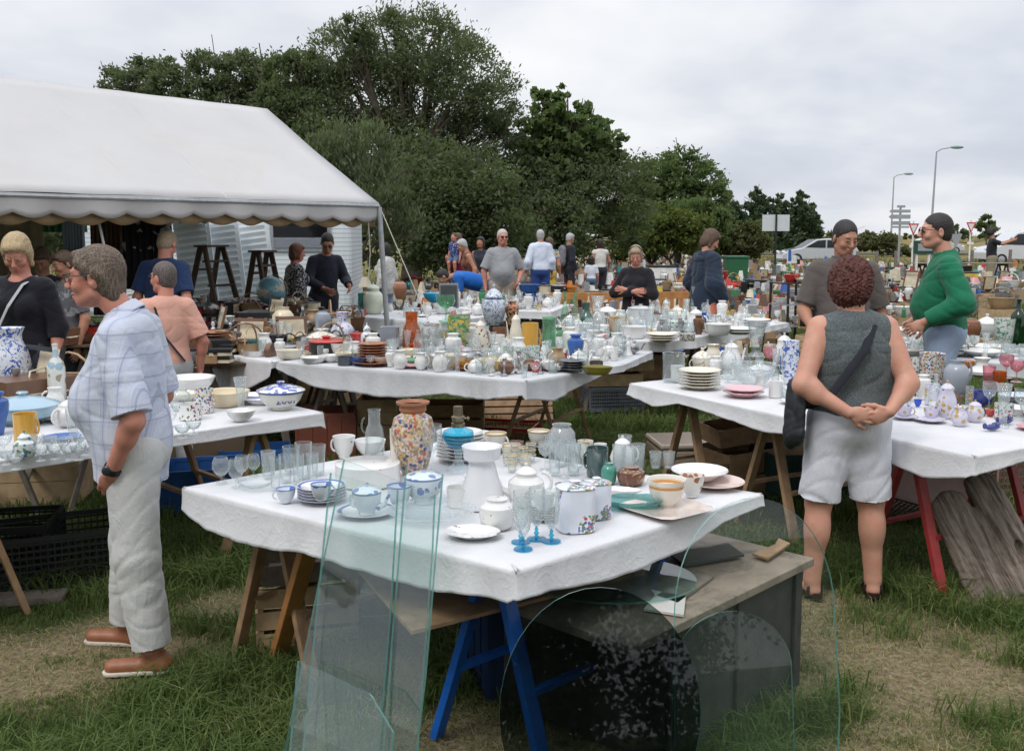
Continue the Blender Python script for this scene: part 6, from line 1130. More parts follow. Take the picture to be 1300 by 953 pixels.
# ---------------------------------------------------------------- glass panes, chest, crates beneath the tables
PANE = glassM('green_window_glass', (.96, .98, .974), .008, (.6, .8, .76), (.3, .42, .4)); EDG = glassM('glass_cut_edge', (.3, .6, .55), .5, (.15, .4, .35), (.25, .52, .47))
DARKP = glassM('smoked_glass', (.42, .48, .47), .01, (.1, .14, .14), (.05, .06, .06), refl=1.15)
def pane(poly3, label, mat=PANE, th=.009, name='glass_sheet', group='loose sheets of glass', nrm=None):
    P_ = [V(p) for p in poly3]; o_ = P_[0]; c = sum(P_, V())/len(P_); n_ = V((0, 0, 0))
    for i in range(len(P_)): n_ += (P_[i]-c).cross(P_[(i+1) % len(P_)]-c)
    n_.normalize(); e = empty(name, P_[0], 0, label, 'glass sheet', group); N = len(P_)
    vs = [p-o_+n_*th/2 for p in P_]+[p-o_-n_*th/2 for p in P_]; MB().add([tuple(v) for v in vs], [tuple(range(N)), tuple(range(N, 2*N))[::-1]]).build('sheet_face', mat, e)
    MB().add([tuple(v) for v in vs], [(i, N+i, N+(i+1) % N, (i+1) % N) for i in range(N)]).build('edge', EDG, e); return e
def flat_outline(pts, d0, dn):
    "2d outline in a leaning plane: u along the ground, v up the slope"
    return pts
def leaning(base, ux, height_dir, outline, label, **k):
    b = V(base); u = V(ux).normalized(); v = V(height_dir).normalized(); return pane([b+u*x+v*y for x, y in outline], label, **k)
ed1 = (B_-A_); ed1.z = 0; ed1.normalize(); out1 = V((ed1.y, -ed1.x, 0)); out1 = out1 if out1.y < 0 else -out1
def lean_pane(pxc, out0, outtop, z1, x0, x1, tilt, label, xs=0, **k):
    pass
def onray(px, py, o_, n_): d = ray(px, py); return CAM+d*((V(o_)-CAM).dot(n_)/d.dot(n_))
# plane of the leaning stack: touches the cloth edge at .76 m and stands a little outside on the grass
def plane_pts(touch, out, foot, pxs):
    n_ = (out*.76+V((0, 0, foot))); n_.normalize(); return [onray(a, b, touch, n_) for a, b in pxs]
tch = at(490, 690, .76)+out1*.045; tch.z = .77
pane(plane_pts(tch, out1, .26, [(437, 583), (552, 628), (549, 700), (520, 1085), (350, 1010)]), 'outer tall green-tinted glass sheet leaning against the front table')
pane(plane_pts(tch+out1*.02, out1, .27, [(420, 600), (505, 622), (497, 760), (470, 1080), (376, 1040)]), 'narrower glass sheet in the middle of the leaning stack')
pane(plane_pts(tch+out1*.012, out1, .24, [(516, 590), (562, 602), (540, 860), (515, 1070), (478, 1060)]), 'glass sheet at the back of the leaning stack, poking out beside it')
pane(plane_pts(tch+out1*.04, out1, .36, [(379, 838), (470, 880), (500, 930), (480, 1080), (360, 1040)]), 'low offcut of glass standing before the tall sheets')
o2 = V((D.y, -D.x, 0)); t2 = at(870, 735, .62)
def ell(cx, cy, rx, ry, a0=0, a1=2*pi, n=40, pw=2): return [(cx+rx*cos(a), cy-ry*sin(a)) for a in np.linspace(a0, a1, n, endpoint=a1-a0 < 6.2)]
nn = lambda out, tall, foot: (out*tall+V((0, 0, foot))).normalized()
# chest with pale top
q0, q1 = at(845, 790, .5), at(1017, 708, .5); dc = (q1-q0).normalized(); pc = V((-dc.y, dc.x, 0)); ch = empty('wooden_chest', (q0.x, q0.y, 0), atan2(dc.y, dc.x), 'long grey weathered chest under the front table with board top', 'chest'); Lc = (q1-q0).length
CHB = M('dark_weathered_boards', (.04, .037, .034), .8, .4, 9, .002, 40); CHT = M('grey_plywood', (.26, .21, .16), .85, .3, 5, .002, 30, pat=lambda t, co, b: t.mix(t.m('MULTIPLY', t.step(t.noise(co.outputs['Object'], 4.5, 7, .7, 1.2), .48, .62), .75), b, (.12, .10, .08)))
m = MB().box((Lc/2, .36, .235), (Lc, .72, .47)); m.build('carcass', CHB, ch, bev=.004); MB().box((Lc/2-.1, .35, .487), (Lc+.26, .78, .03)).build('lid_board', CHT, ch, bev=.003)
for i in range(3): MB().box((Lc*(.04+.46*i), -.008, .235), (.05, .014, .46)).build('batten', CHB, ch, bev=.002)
m = MB().slab([(-.5, -.2), (.45, -.1), (.5, .35), (-.45, .4)], .012); o = m.build('plank', WD, None); o.location = q0+V((-.45, .30, .012)); o.location.z = .508; o.rotation_euler = (0, 0, .5); tag(o, 'worn brown plank lying on the chest below the cloth corner', 'plank')
PAPR = M('torn_white_board', (.6, .58, .54), .8, .1)
for i, (x_, y_, L_, W_, r_, mt_, l_) in enumerate(((.3, .12, .34, .09, .15, WDG, 'thin grey batten lying along the chest edge'), (.62, .25, .3, .16, -.4, CHB, 'dark board scrap on the chest under the arched glass'), (.12, .08, .2, .13, .5, PAPR, 'torn white board scrap at the near corner of the chest'), (.85, .1, .26, .07, .1, WD, 'brown batten near the far corner of the chest'))):
    o = MB().slab([(-L_/2, -W_/2), (L_/2-.03, -W_/2+.01), (L_/2, W_/2), (.05, W_/2-.02), (-L_/2+.02, W_/2)], .008).build('board_scrap', mt_); o.location = q0+dc*x_+pc*y_; o.location.z = .507+.009*(i % 2); o.rotation_euler = (0, 0, atan2(dc.y, dc.x)+r_); tag(o, l_, 'board scrap', 'scraps lying on the chest')
cc_ = at(775, 735, .52); disc = [(cc_.x+.30*cos(a), cc_.y+.24*sin(a), .523) for a in np.linspace(0, 2*pi, 48, endpoint=False)]; pane(disc, 'round glass table top lying flat on the chest', th=.007)
n_ = nn(V((.1, -1, 0)), .8, .2); b0 = at(760, 1045, 0)+V((0, -.13, 0)); pane([onray(a, b, b0, n_) for a, b in ell(762, 905, 128, 160)], 'smoked oval glass sheet reflecting the trees, leaning on the chest', mat=DARKP)
n_ = nn(V((.25, -1, 0)), .95, .16); b0 = at(960, 1010, 0); arch = [(857, 1010)]+[(958-102*cos(a), 790-158*sin(a)**.9 if sin(a) > 0 else 790) for a in np.linspace(0, pi, 30)]+[(1066, 900), (1062, 1015)]
pane([onray(a, b, b0, n_) for a, b in arch], 'large arched clear glass sheet standing on end in front of the chest')
n_ = nn(V((.2, -1, 0)), .95, .22); b0 = at(900, 1000, 0)+V((0, .02, 0)); pane([onray(a, b, b0, n_) for a, b in [(850, 1000)]+[(930-75*cos(a), 850-75*sin(a)) for a in np.linspace(0, pi, 20)]+[(1010, 1000)]], 'shorter rounded glass sheet behind the arched one')
# crates and boxes
slat_crate(at(382, 822, 0)+V((0, .12, 0)), .42, .3, .28, WDP, 'slatted crate under the front table behind the orange post, lower one', .25, 3); slat_crate(at(382, 822, 0)+V((.01, .12, .285)), .40, .29, .2, WDG, 'grey slatted crate stacked on the lower one under the front table', .3, 2)
slat_crate(at(505, 812, 0)+V((0, .2, 0)), .45, .3, .3, WDG, 'slatted crate seen through the leaning glass', .1, 3)
plastic_crate(at(700, 900, 0)+V((0, .35, 0)), .6, .4, .42, M('dark_blue_plastic', (.01, .03, .09), .5, .2), 'dark blue box under the near corner of the front table', .3, holes=0)
p = at(412, 582, 0); plastic_crate(p+V((0, .15, 0)), .44, .36, .36, PBRN, 'red-brown plastic bin past the end of the left table', .1, holes=0, name='plastic_bin'); slat_crate(p+V((0, .15, .02)), .3, .25, .2, WD, 'small wooden tray hidden inside the red-brown bin', .1, 2, name='wooden_tray', cat='tray') if 0 else None
p = at(474, 580, 0); slat_crate(p+V((.0, .3, 0)), .32, .3, .22, WDP, 'pale wooden crate at the bottom of the pile under the brown plates', .05, 2, solid=True); slat_crate(p+V((.01, .3, .225)), .31, .3, .2, WDP, 'pale wooden crate on top of the pile under the brown plates', .0, 2, solid=True); slat_crate(p+V((.55, .5, 0)), .6, .35, .36, WD, 'long wooden crate beside the pale pile under the middle table', .0, 3)
p = at(640, 556, 0); plastic_crate(p, .56, .38, .13, PRED, 'bright red plastic crate on the grass under the middle table', -.25, holes=1, nx_=18, nz_=3); slat_crate(p+V((.1, .75, .0)), .7, .05, .42, WD, 'wooden pallet side leaning under the middle table', .1, 6, rx=-.5, name='pallet_side', cat='pallet', group='loose timber')
p = at(778, 518, 0); plastic_crate(p, .55, .38, .24, PGRY, 'grey perforated plastic crate under the centre table', .15, nx_=24, nz_=7); slat_crate(p+V((-.02, 0, .25)), .55, .4, .12, WDP, 'flat wooden tray on top of the grey plastic crate', .1, 1, solid=True, name='wooden_tray', cat='tray'); slat_crate(p+V((.08, .1, .38)), .55, .4, .12, WDP, 'wooden tray on the upper level behind the first tray', .35, 1, solid=True, name='wooden_tray', cat='tray')
slat_crate(p+V((.4, .5, 0)), .5, .4, .5, WD, 'upright wooden crate behind the grey plastic crate', .2, 2, solid=True)
m = MB().slab([(-.2, -.02), (.2, -.02), (.2, .02), (-.2, .02)], .32); o = m.build('plank', WDP); o.location = at(720, 506, 0); o.rotation_euler = (.3, 0, .1); tag(o, 'pale board leaning beside the grey plastic crate', 'plank', 'loose timber')
p = at(885, 590, 0); cs_ = empty('tool_case', p, .12, 'flat beige metal case with rounded lid under the right table', 'case'); BGE = M('beige_enamel', (.33, .27, .22), .25, .08, 9, coat=.3); MB().box((0, .1, .075), (.62, .46, .13)).build('case_body', BGE, cs_, bev=.02); MB().box((0, .1, .165), (.64, .48, .045)).build('lid', BGE, cs_, bev=.02); MB().box((.0, -.135, .12), (.06, .02, .03)).build('latch', STEEL, cs_, bev=.003)
p = at(975, 640, 0); slat_crate(p+V((0, .3, 0)), .7, .4, .18, WD, 'long wooden crate on the grass beside the front table', .35, 1, solid=True); slat_crate(p+V((.0, .32, .19)), .72, .4, .15, WD, 'long wooden crate stacked on the grass crate, tilted', .42, 1, solid=True, ry=-.06); slat_crate(p+V((-.03, .35, .37)), .6, .35, .12, WD, 'narrow wooden crate topmost beside the front table', .2, 1, solid=True, ry=-.12); slat_crate(p+V((.25, .9, .0)), .4, .35, .42, M('red_wood', (.2, .08, .045), .8, .25, 12), 'reddish crate behind the woman\'s bag', .2, 2, solid=True)
p = at(1050, 655, 0); plastic_crate(p+V((.0, .5, 0)), .6, .4, .32, M('dark_green_plastic', (.012, .045, .04), .5, .2), 'dark green tub behind the woman\'s legs', .1, holes=0, name='plastic_tub')
p = at(1190, 662, 0); plastic_crate(p+V((.02, .25, .12)), .62, .42, .3, PBBR, 'brown lattice plastic crate tipped on its side under the right table', -.1, rx=1.0, ry=.25, nx_=22, nz_=9); plastic_crate(p+V((.55, .6, .0)), .55, .4, .3, PBBR, 'brown plastic crate standing behind the red trestle', .2, nx_=20, nz_=7)
# slab of old wood leaning
S = SDF((-.4, -.12, -.02), (.4, .12, .72), .008); S.rc((-.13, 0, .08), (-.1, 0, .56), .12, .11, .05, flat=((0, 1, 0), .3)); S.rc((.12, 0, .08), (.1, 0, .57), .13, .12, .02, flat=((0, 1, 0), .3)); S.rc((.0, 0, .05), (.02, 0, .4), .18, .12, .04, flat=((0, 1, 0), .22)); S.el((.14, -.05, .22), (.03, .05, .06), .02, 's'); S.el((.02, -.06, .62), (.018, .2, .1), .02, 's'); S.cut((0, 0, 0), (.2, 0, -1))
def p_grain(t, co, b):
    mp = t.n('ShaderNodeMapping', {'Vector': co.outputs['Object'], 'Scale': (18, 3, 1.6)}).outputs[0]; n_ = t.noise(mp, 2.2, 6, .7, .6); return t.mix(t.step(n_, .38, .62), b, (.30, .245, .205))
o = S.mesh('old_wood_slab', M('split_driftwood', (.08, .06, .047), .9, .35, 8, .003, 25, pat=p_grain), None, .004, 2); p = at(1290, 755, 0); o.location = p+V((.0, .0, -.01)); o.scale = (.85, 1, .88); o.rotation_euler = (-.28, -.42, .1); tag(o, 'weathered slab of split old wood leaning below the right table', 'wood slab')
# left side, beneath the man's table
p = at(70, 745, 0); plastic_crate(p+V((-.1, .15, 0)), .62, .42, .27, PBLK, 'black perforated plastic crate standing on the grass beside the man', .45, nx_=20, nz_=8); plastic_crate(at(-20, 730, 0)+V((0, .1, 0)), .6, .4, .27, PBLK, 'black plastic crate cut by the picture edge', .2, nx_=20, nz_=8)
slat_crate(at(-10, 660, 0)+V((.1, .5, 0)), .5, .4, .48, WDP, 'pale wooden crate standing under the left table', .2, 3, solid=True); plastic_crate(at(240, 655, 0)+V((-.05, .3, 0)), .6, .4, .26, PBLU, 'blue plastic crate under the left table', .25, holes=0, nx_=16, nz_=5); plastic_crate(at(310, 600, 0)+V((0, .35, 0)), .5, .3, .12, PBLU, 'low blue crate behind the table legs', .2, holes=0)
m = MB().box((0, 0, .22), (.75, .5, .44)); m.box((0, 0, .45), (.77, .52, .02)); o = m.build('cardboard_box', M('brown_cardboard', (.16, .11, .07), .85, .15), bev=.004); o.location = at(215, 615, 0)+V((-.1, .7, 0)); o.rotation_euler = (0, 0, .5); tag(o, 'big brown cardboard box deep under the left table', 'box')
m = MB().box((0, 0, .02), (.5, .12, .03)); o = m.build('plank', WDG); o.location = at(12, 765, 0); o.rotation_euler = (0, 0, .2); tag(o, 'grey board lying in the grass before the black crate', 'plank', 'loose timber')
# ---------------------------------------------------------------- bric-a-brac: shapes built once, placed many times
PAL = {'white': (.72, .72, .70), 'cream': (.66, .58, .42), 'brown': (.16, .08, .045), 'blue': (.04, .12, .38), 'red': (.5, .04, .03), 'green': (.05, .2, .09), 'orange': (.62, .22, .04), 'black': (.02, .02, .022), 'grey': (.28, .29, .3), 'yellow': (.65, .46, .06), 'pink': (.62, .3, .32), 'turquoise': (.04, .36, .42), 'tan': (.36, .24, .13), 'silver': (.42, .43, .44)}
JM = {k: M('junk_'+k, c, .35 if k != 'silver' else .3, .18, 14, metal=.8 if k == 'silver' else 0, coat=.15) for k, c in PAL.items()}
WHTd, BRNd = JM['white'], JM['brown']
def j_(kind):
    m = MB(); L = lambda n, r, h, **k: m.lathe(PR[n], r, h, 12, **k)
    if kind == 'bowl': L('bowl', .12, .09)
    elif kind == 'dish': L('basin', .15, .05, oval=.7)
    elif kind == 'plate': L('plate', .13, .025)
    elif kind == 'vase': L('vase', .08, .26)
    elif kind == 'jug': L('jug', .08, .2); handle(m, .06, .05, .17, .05, .008)
    elif kind == 'mug': L('mug', .045, .1); handle(m, .04, .02, .08, .03, .006)
    elif kind == 'teapot': L('pot', .1, .14); m.lathe(PR['lid'], .06, .06, 12, c=(0, 0, .13)); handle(m, .09, .03, .12, .05, .009); spout(m, .09, .04, .13, .08, .011)
    elif kind == 'bottle': L('bottle', .045, .3)
    elif kind == 'cooking_pot': L('canister', .14, .15, mi=1); m.lathe(PR['flatlid'], .145, .05, 12, c=(0, 0, .15)); handle(m, .13, .09, .12, .05, .01); handle(m, .13, .09, .12, .05, .01, -1)
    elif kind == 'frying_pan': L('pan', .13, .04); m.beam((.12, 0, .03), (.3, 0, .05), .025, .012, 1)
    elif kind == 'lampshade': L('shade', .16, .18); m.lathe([(0, 0), (.5, 0), (.4, .05), (.1, .1), (.1, .5), (0, .5)], .14, .2, 10, mi=1)
    elif kind == 'basket': L('basin', .17, .14, oval=.7); m.tube([(.16*cos(a), 0, .12+.16*sin(a)) for a in np.linspace(0, pi, 9)], .008, 6)
    elif kind == 'box': m.box((0, 0, .07), (.3, .2, .14)); m.box((0, 0, .145), (.305, .205, .02), mi=1)
    elif kind == 'book_pile':
        for i in range(4): m.box((0, 0, .018+.034*i), (.21, .15, .028), RNG.uniform(-.3, .3), i % 2)
    elif kind == 'picture_frame':
        for s in (-1, 1): m.box((s*.14, 0, .17), (.03, .02, .34), rx=.25); m.box((0, 0+s*.038, .17+s*.152), (.31, .021, .03), rx=.25)
        m.box((0, .002, .17), (.26, .008, .3), rx=.25, mi=1)
    elif kind == 'radio': m.box((0, 0, .08), (.28, .1, .16)); m.box((-.05, -.052, .08), (.14, .006, .11), mi=1); m.lathe([(0, 0), (1, 0), (1, 1), (0, 1)], .02, .01, 10, c=(.09, -.05, .1), mi=1); m.tube([(-.12, 0, .16), (-.1, 0, .2), (.1, 0, .2), (.12, 0, .16)], .006, 5, 1)
    elif kind == 'plant_pot': L('tumbler', .1, .15); m.lathe([(1, 0), (1.1, 0), (1.1, .2), (1, .2)], .1, .15, 12, c=(0, 0, .12))
    elif kind == 'tin': L('canister', .06, .12); m.lathe([(1.03, 0), (1.03, 1), (0, 1)], .06, .02, 12, c=(0, 0, .11), mi=1)
    elif kind == 'figurine': m.lathe([(0, 0), (1, 0), (.9, .1), (.5, .3), (.6, .5), (.35, .68), (.2, .74), (.35, .84), (.3, .96), (0, 1)], .05, .2, 10); m.tube([(-.02, 0, .13), (-.06, .02, .1), (-.03, .04, .09)], .009, 5)
    elif kind == 'kettle': L('jar', .11, .15); m.lathe(PR['flatlid'], .06, .04, 10, c=(0, 0, .13), mi=1); spout(m, .1, .06, .15, .08, .014); m.tube([(.08*cos(a), 0, .13+.11*sin(a)) for a in np.linspace(0, pi, 8)], .009, 6, 1)
    elif kind == 'toy_car': m.box((0, 0, .05), (.22, .1, .05)); m.box((.0, 0, .09), (.12, .085, .04), taper=.8); [m.box((x, y, .022), (.045, .02, .045), mi=1) for x in (-.07, .07) for y in (-.05, .05)]
    elif kind == 'suitcase': m.box((0, 0, .09), (.45, .32, .18)); m.tube([(-.06, -.16, .09), (-.05, -.2, .09), (.05, -.2, .09), (.06, -.16, .09)], .009, 6, 1); m.box((0, -.0, .09), (.455, .325, .01), mi=1)
    elif kind == 'table_clock': m.lathe([(0, 0), (1, 0), (1, 1), (0, 1)], .09, .06, 16); m.v = [v[:, [0, 2, 1]]+np.array((0, 0, .1)) for v in m.v]; m.box((0, .03, .01), (.14, .07, .02), mi=1)
    elif kind == 'goblet': L('wine', .045, .17)
    elif kind == 'plastic_tub': L('basin', .2, .17)
    elif kind == 'candlestick': L('candle', .05, .22)
    return m
KINDS = dict(bowl=['white', 'cream', 'blue', 'brown', 'orange'], dish=['white', 'cream', 'brown', 'silver'], plate=['white', 'blue', 'pink', 'cream'], vase=['white', 'blue', 'green', 'brown', 'turquoise'], jug=['white', 'tan', 'grey', 'blue'], mug=['white', 'red', 'yellow', 'brown'], teapot=['white', 'brown', 'silver', 'pink'], bottle=['green', 'brown', 'white'],
  cooking_pot=['red', 'black', 'silver', 'orange'], frying_pan=['black', 'silver'], lampshade=['cream', 'pink', 'tan'], basket=['tan', 'brown', 'white'], box=['tan', 'white', 'grey', 'red', 'blue', 'brown'], book_pile=['cream', 'red', 'grey'], picture_frame=['brown', 'tan', 'black'], radio=['black', 'grey', 'silver'], plant_pot=['orange', 'brown', 'green'],
  tin=['blue', 'red', 'yellow', 'silver', 'green'], figurine=['white', 'cream', 'brown', 'black'], kettle=['silver', 'red', 'turquoise'], toy_car=['red', 'yellow', 'blue'], suitcase=['brown', 'black', 'grey'], table_clock=['brown', 'silver'], goblet=['white', 'silver'], plastic_tub=['white', 'red', 'turquoise', 'pink', 'blue'], candlestick=['silver', 'tan', 'black'])
PROT = {}
USED = {}
def junk(kind, col, loc, where, s=1., rz=None, glass=None):
    key = (kind, col)
    if key not in PROT:
        b = j_(kind); me_o = b.build(kind, [glass or JM[col], JM['black'] if col not in ('black', 'brown') else JM['cream']], None, 1); PROT[key] = me_o.data; bpy.data.objects.remove(me_o)
    o = bpy.data.objects.new(kind, PROT[key]); COL.objects.link(o); o.location = loc; o.rotation_euler = (0, 0, RNG.uniform(0, 6.28) if rz is None else rz); o.scale = (s, s, s)
    size = 'small ' if s < .85 else ('large ' if s > 1.2 else '')
    lb = f"{size}{col} {kind.replace('_', ' ')} {where}"
    tag(o, lb, kind.replace('_', ' '), f"{col} {kind.replace('_', ' ')}s {where}"); return o
ALLK = list(KINDS)
def pick(kinds=None):
    k = kinds[RNG.integers(len(kinds))] if kinds else ALLK[RNG.integers(len(ALLK))]; c = KINDS[k]; return k, c[min(len(c)-1, int(RNG.exponential(1.3)) % len(c))]
def fill(poly_fn, n, z, where, kinds=None, smin=.6, smax=1.15, dist=.1):
    pts = []
    for _ in range(n*6):
        if len(pts) >= n: break
        p = poly_fn()
        if p is None or any((p[0]-q[0])**2+(p[1]-q[1])**2 < dist*dist for q in pts): continue
        pts.append(p); k, c = pick(kinds); junk(k, c, (p[0], p[1], z), where, RNG.uniform(smin, smax))
    return pts
def quadf(a, b, c, d): # a-b front edge, d-c rear edge
    def f():
        u, v = RNG.random(2); p = V(a).lerp(V(b), u).lerp(V(d).lerp(V(c), u), v); return (p.x, p.y)
    return f
# occupied circles of hand placed things, so that fillers avoid them
OCC = [(o.location.x, o.location.y) for o in bpy.data.objects if o.parent is None and .74 < o.location.z < .9]
def avoid(f, d=.075):
    def g():
        for _ in range(30):
            p = f()
            if p and all((p[0]-q[0])**2+(p[1]-q[1])**2 > d*d for q in OCC): OCC.append(p); return p
        return None
    return g
CK = ['bowl', 'dish', 'plate', 'vase', 'jug', 'mug', 'teapot', 'goblet', 'figurine', 'candlestick', 'mug', 'bowl']
GLK = {'straight': .03, 'wine': .035, 'sherbet': .04, 'tumbler': .03, 'tallvase': .035, 'bottle': .035, 'fishbowl': .06}
GMESH = {}
def gfill(f, n, z, where, d=.07):
    for i in range(n):
        p = f()
        if p is None: continue
        k = list(GLK)[RNG.integers(len(GLK))]; gm = GC if RNG.random() < .4 else G; key = (k, gm.name)
        if key not in GMESH:
            h = {'straight': .11, 'wine': .16, 'sherbet': .09, 'tumbler': .11, 'tallvase': .2, 'bottle': .22, 'fishbowl': .12}[k]; o = MB().lathe(PR[k], GLK[k], h, 14).build('x', gm, None, 1); GMESH[key] = o.data; bpy.data.objects.remove(o)
        nm = {'straight': 'tumbler', 'wine': 'wine_glass', 'sherbet': 'sherbet_dish', 'tumbler': 'tumbler', 'tallvase': 'glass_vase', 'bottle': 'decanter', 'fishbowl': 'glass_bowl'}[k]
        o = bpy.data.objects.new(nm, GMESH[key]); COL.objects.link(o); s = RNG.uniform(.8, 1.15); o.location = (p[0], p[1], z); o.scale = (s, s, s)
        tag(o, f"{'cut' if gm is GC else 'clear'} {nm.replace('_', ' ')} {where}", nm.replace('_', ' '), f"{nm.replace('_', ' ')}s {where}")
zt = .759
def tq(T, inset=.12):
    c = sum((V((p[0], p[1], 0)) for p in T), V())/len(T); Q = [V((p[0], p[1], 0)) for p in T]; Q = [q+(c-q).normalized()*inset for q in Q]
    def f():
        i = RNG.integers(1, len(Q)-1); a, b = sorted(RNG.random(2)); p = Q[0]*a+Q[i]*(b-a)+Q[i+1]*(1-b); return (p.x, p.y)
    return f
for T, nj, ng, wh in ((T3, 115, 80, 'on the long middle table'), (T3b, 22, 14, 'on the small table beside the pink shirt woman'), (T4, 85, 75, 'on the table before the crossed arms woman'), ([a_+b_ for a_, b_ in zip(T5, (pR*.5, pR*.5, V(), V()))], 24, 36, 'on the table behind the red haired woman'), (T6, 22, 16, 'on the table below the green jumper'), (T7, 34, 12, 'on the cloth table by the tent pole'), (T8, 60, 30, 'on the white table before the bald man'), (T2, 24, 18, 'on the left table behind the plaid shirt')):
    f = avoid(tq(T, .1 if T is not T2 else .16), .075 if T not in (T2,) else .11)
    for _ in range(nj):
        p = f()
        if p: k, c = pick(CK); junk(k, c if RNG.random() > .45 else KINDS[k][0], (p[0], p[1], zt), wh, RNG.uniform(.45, .85))
    gfill(f, ng, zt, wh)
# ---- antiques under the marquee
def plain_table(px0, px1, Y0, Y1, dep, z, mat, label, tilt=0):
    a, b = V(spot(px0, Y0)), V(spot(px1, Y1)); a.z = b.z = 0; d = (b-a).normalized(); n = V((-d.y, d.x, 0)); n = n if n.y > 0 else -n; cs = [a, b, b+n*dep, a+n*dep]
    trestle_table(cs, z, [(.12, mat), (.88, mat)], label, board=mat, along=0, group='bare wooden tables under the marquee', span=.85); return cs
ZT = [('beside the wooden stepladder', 190, 340, 8.4, 8.9, .76, WDD), ('below the globe under the marquee', 300, 455, 9.6, 9.8, .78, WDG), ('before the blonde woman', -40, 150, 5.7, 6.0, .72, WDG), ('deep inside the marquee behind the blonde woman', -60, 130, 8.0, 8.4, .8, WDD), ('at the dark rear of the marquee', 150, 400, 11.2, 11.8, .8, WDD), ('between the stepladder and the brown plates', 235, 440, 7.7, 8.0, .72, WDD)]
for wh, a, b, y0, y1, z, mt in ZT:
    Q = plain_table(a, b, y0, y1, .8, z, mt, f'bare wooden trestle table {wh}'); L = (Q[1]-Q[0]).length; f = quadf(*[q for q in Q])
    fill(f, int(36*L), z, wh, ['jug', 'cooking_pot', 'kettle', 'box', 'book_pile', 'basket', 'candlestick', 'table_clock', 'radio', 'figurine', 'tin', 'picture_frame', 'bowl', 'frying_pan', 'goblet', 'suitcase', 'basket', 'box'], .5, 1.0, .09)
for i, (px, Y, l) in enumerate(((100, 7.4, 'wicker hamper on the floor of the marquee'), (130, 9.4, 'dark wooden crate under the marquee tables'), (270, 9.0, 'wooden crate under the stepladder'), (330, 10.4, 'wooden crate under the globe table'), (420, 10.2, 'wooden crate left of the tent pole'), (60, 8.8, 'low wooden crate behind the blonde woman'), (230, 10, 'wooden crate in the dark middle of the marquee'))): slat_crate(spot(px, Y), .6, .45, .4, WDD if i % 2 else WD, l, .3*i, 3, group='wooden crates under the marquee')
# red cloth hanging
a = at(243, 412, .7); S = MB(); vs = []
for i in range(25):
    for j in range(9): vs.append((i*.024, .012*sin(i*1.3+j*.2), -j*.045))
S.add(vs, [(i*9+j, (i+1)*9+j, (i+1)*9+j+1, i*9+j+1) for i in range(24) for j in range(8)]); o = S.build('red_cloth', cloth('crimson_cloth', (.42, .015, .03)), None, 2); o.location = a+V((0, -.05, .04)); md = o.modifiers.new('s', 'SOLIDIFY'); md.thickness = .004; tag(o, 'crimson cloth hanging from the table beside the pink shirt woman', 'cloth')
def ladder(px, Y, h, wd, label, sp=.9, rz=0):
    e = empty('stepladder', spot(px, Y), rz, label, 'stepladder', 'wooden stepladders'); z0 = 0
    for y, nm, st in ((-1, 'front_frame', 5), (1, 'rear_frame', 3)):
        m = MB()
        for s in (-1, 1): m.beam((s*wd*.5, y*sp*.45, 0), (s*wd*.32, y*.03, h), .035, .06)
        for k in range(st):
            f = (k+1)/(st+.6); m.beam((-wd*(.5-.18*f), y*sp*.45*(1-f)-.0, h*f), (wd*(.5-.18*f), y*sp*.45*(1-f), h*f), .1 if y < 0 else .03, .025)
        m.build(nm, WDD, e, bev=.002)
    MB().box((0, 0, h+.01), (wd*.8, .2, .025)).build('top_step', WDD, e, bev=.003); return e
ladder(272, 12, 1.6, .5, 'big dark wooden stepladder standing in front of the caravan', 1.0, 1.15); ladder(336, 12.2, 1.52, .4, 'narrow dark stepladder beside the globe', .7, 1.2)
e = empty('globe', at(345, 402, .78), 0, 'pale blue world globe on a brass meridian stand', 'globe')
def p_land(t, co, b): n_ = t.noise(co.outputs['Object'], 7, 4, .55); return t.mix(t.step(n_, .55, .57), b, (.5, .42, .3))
r = .165; MB().ball((0, 0, .30), r, 28).build('sphere', M('globe_sea', (.13, .32, .38), .35, .1, pat=p_land, coat=.3), e, True)
MB().tube([((r+.02)*cos(a), 0, .30+(r+.02)*sin(a)) for a in np.linspace(-pi/2-.5, pi/2-.1, 20)], .007, 6).build('meridian', BRS, e, True); MB().lathe([(0, 0), (1, 0), (.9, .12), (.3, .2), (.12, .5), (.1, 1), (0, 1)], .11, .13, 20).build('base', WDD, e, True)
# white caravan behind
CARW = M('caravan_white', (.74, .77, .79), .35, .06, 2, coat=.3); 
def p_ribs(t, co, b): z = t.n('ShaderNodeSeparateXYZ', {0: co.outputs['Object']}).outputs[2]; return t.mix(t.m('LESS_THAN', t.m('FRACT', t.m('MULTIPLY', z, 14)), .14), b, (.32, .37, .40))
CARR = M('ribbed_caravan_panel', (.72, .77, .79), .4, .05, 2, pat=p_ribs)
p = V(spot(318, 17.2)); e = empty('caravan', (p.x-.9, 17.2, 0), .06, 'white ribbed caravan with a dark window seen beneath the marquee', 'caravan'); MB().slab([(-1.6, -1.1), (2.75, -1.1), (2.75, 1.1), (-1.6, 1.1)], 2.05).build('shell', CARR, e, bev=.12).location = (0, 0, .38)
f_ = MB().box((1.95, -1.115, 1.75), (.98, .03, .62)).build('window_frame', STEEL, e, bev=.01); MB().box((1.95, -1.135, 1.86), (.86, .012, .36)).build('pane', DARKG, f_); MB().box((1.95, -1.138, 1.58), (.86, .012, .14)).build('pane', M('grey_blind', (.2, .22, .25), .6, .1), f_)
MB().box((.35, -1.115, 1.35), (.62, .025, 1.75)).build('door', CARW, e, bev=.01); MB().box((-.6, -1.11, 1.3), (.03, .02, 1.9)).build('seam', STEEL, e); MB().box((1.2, -1.11, 1.3), (.03, .02, 1.9)).build('seam', STEEL, e); 
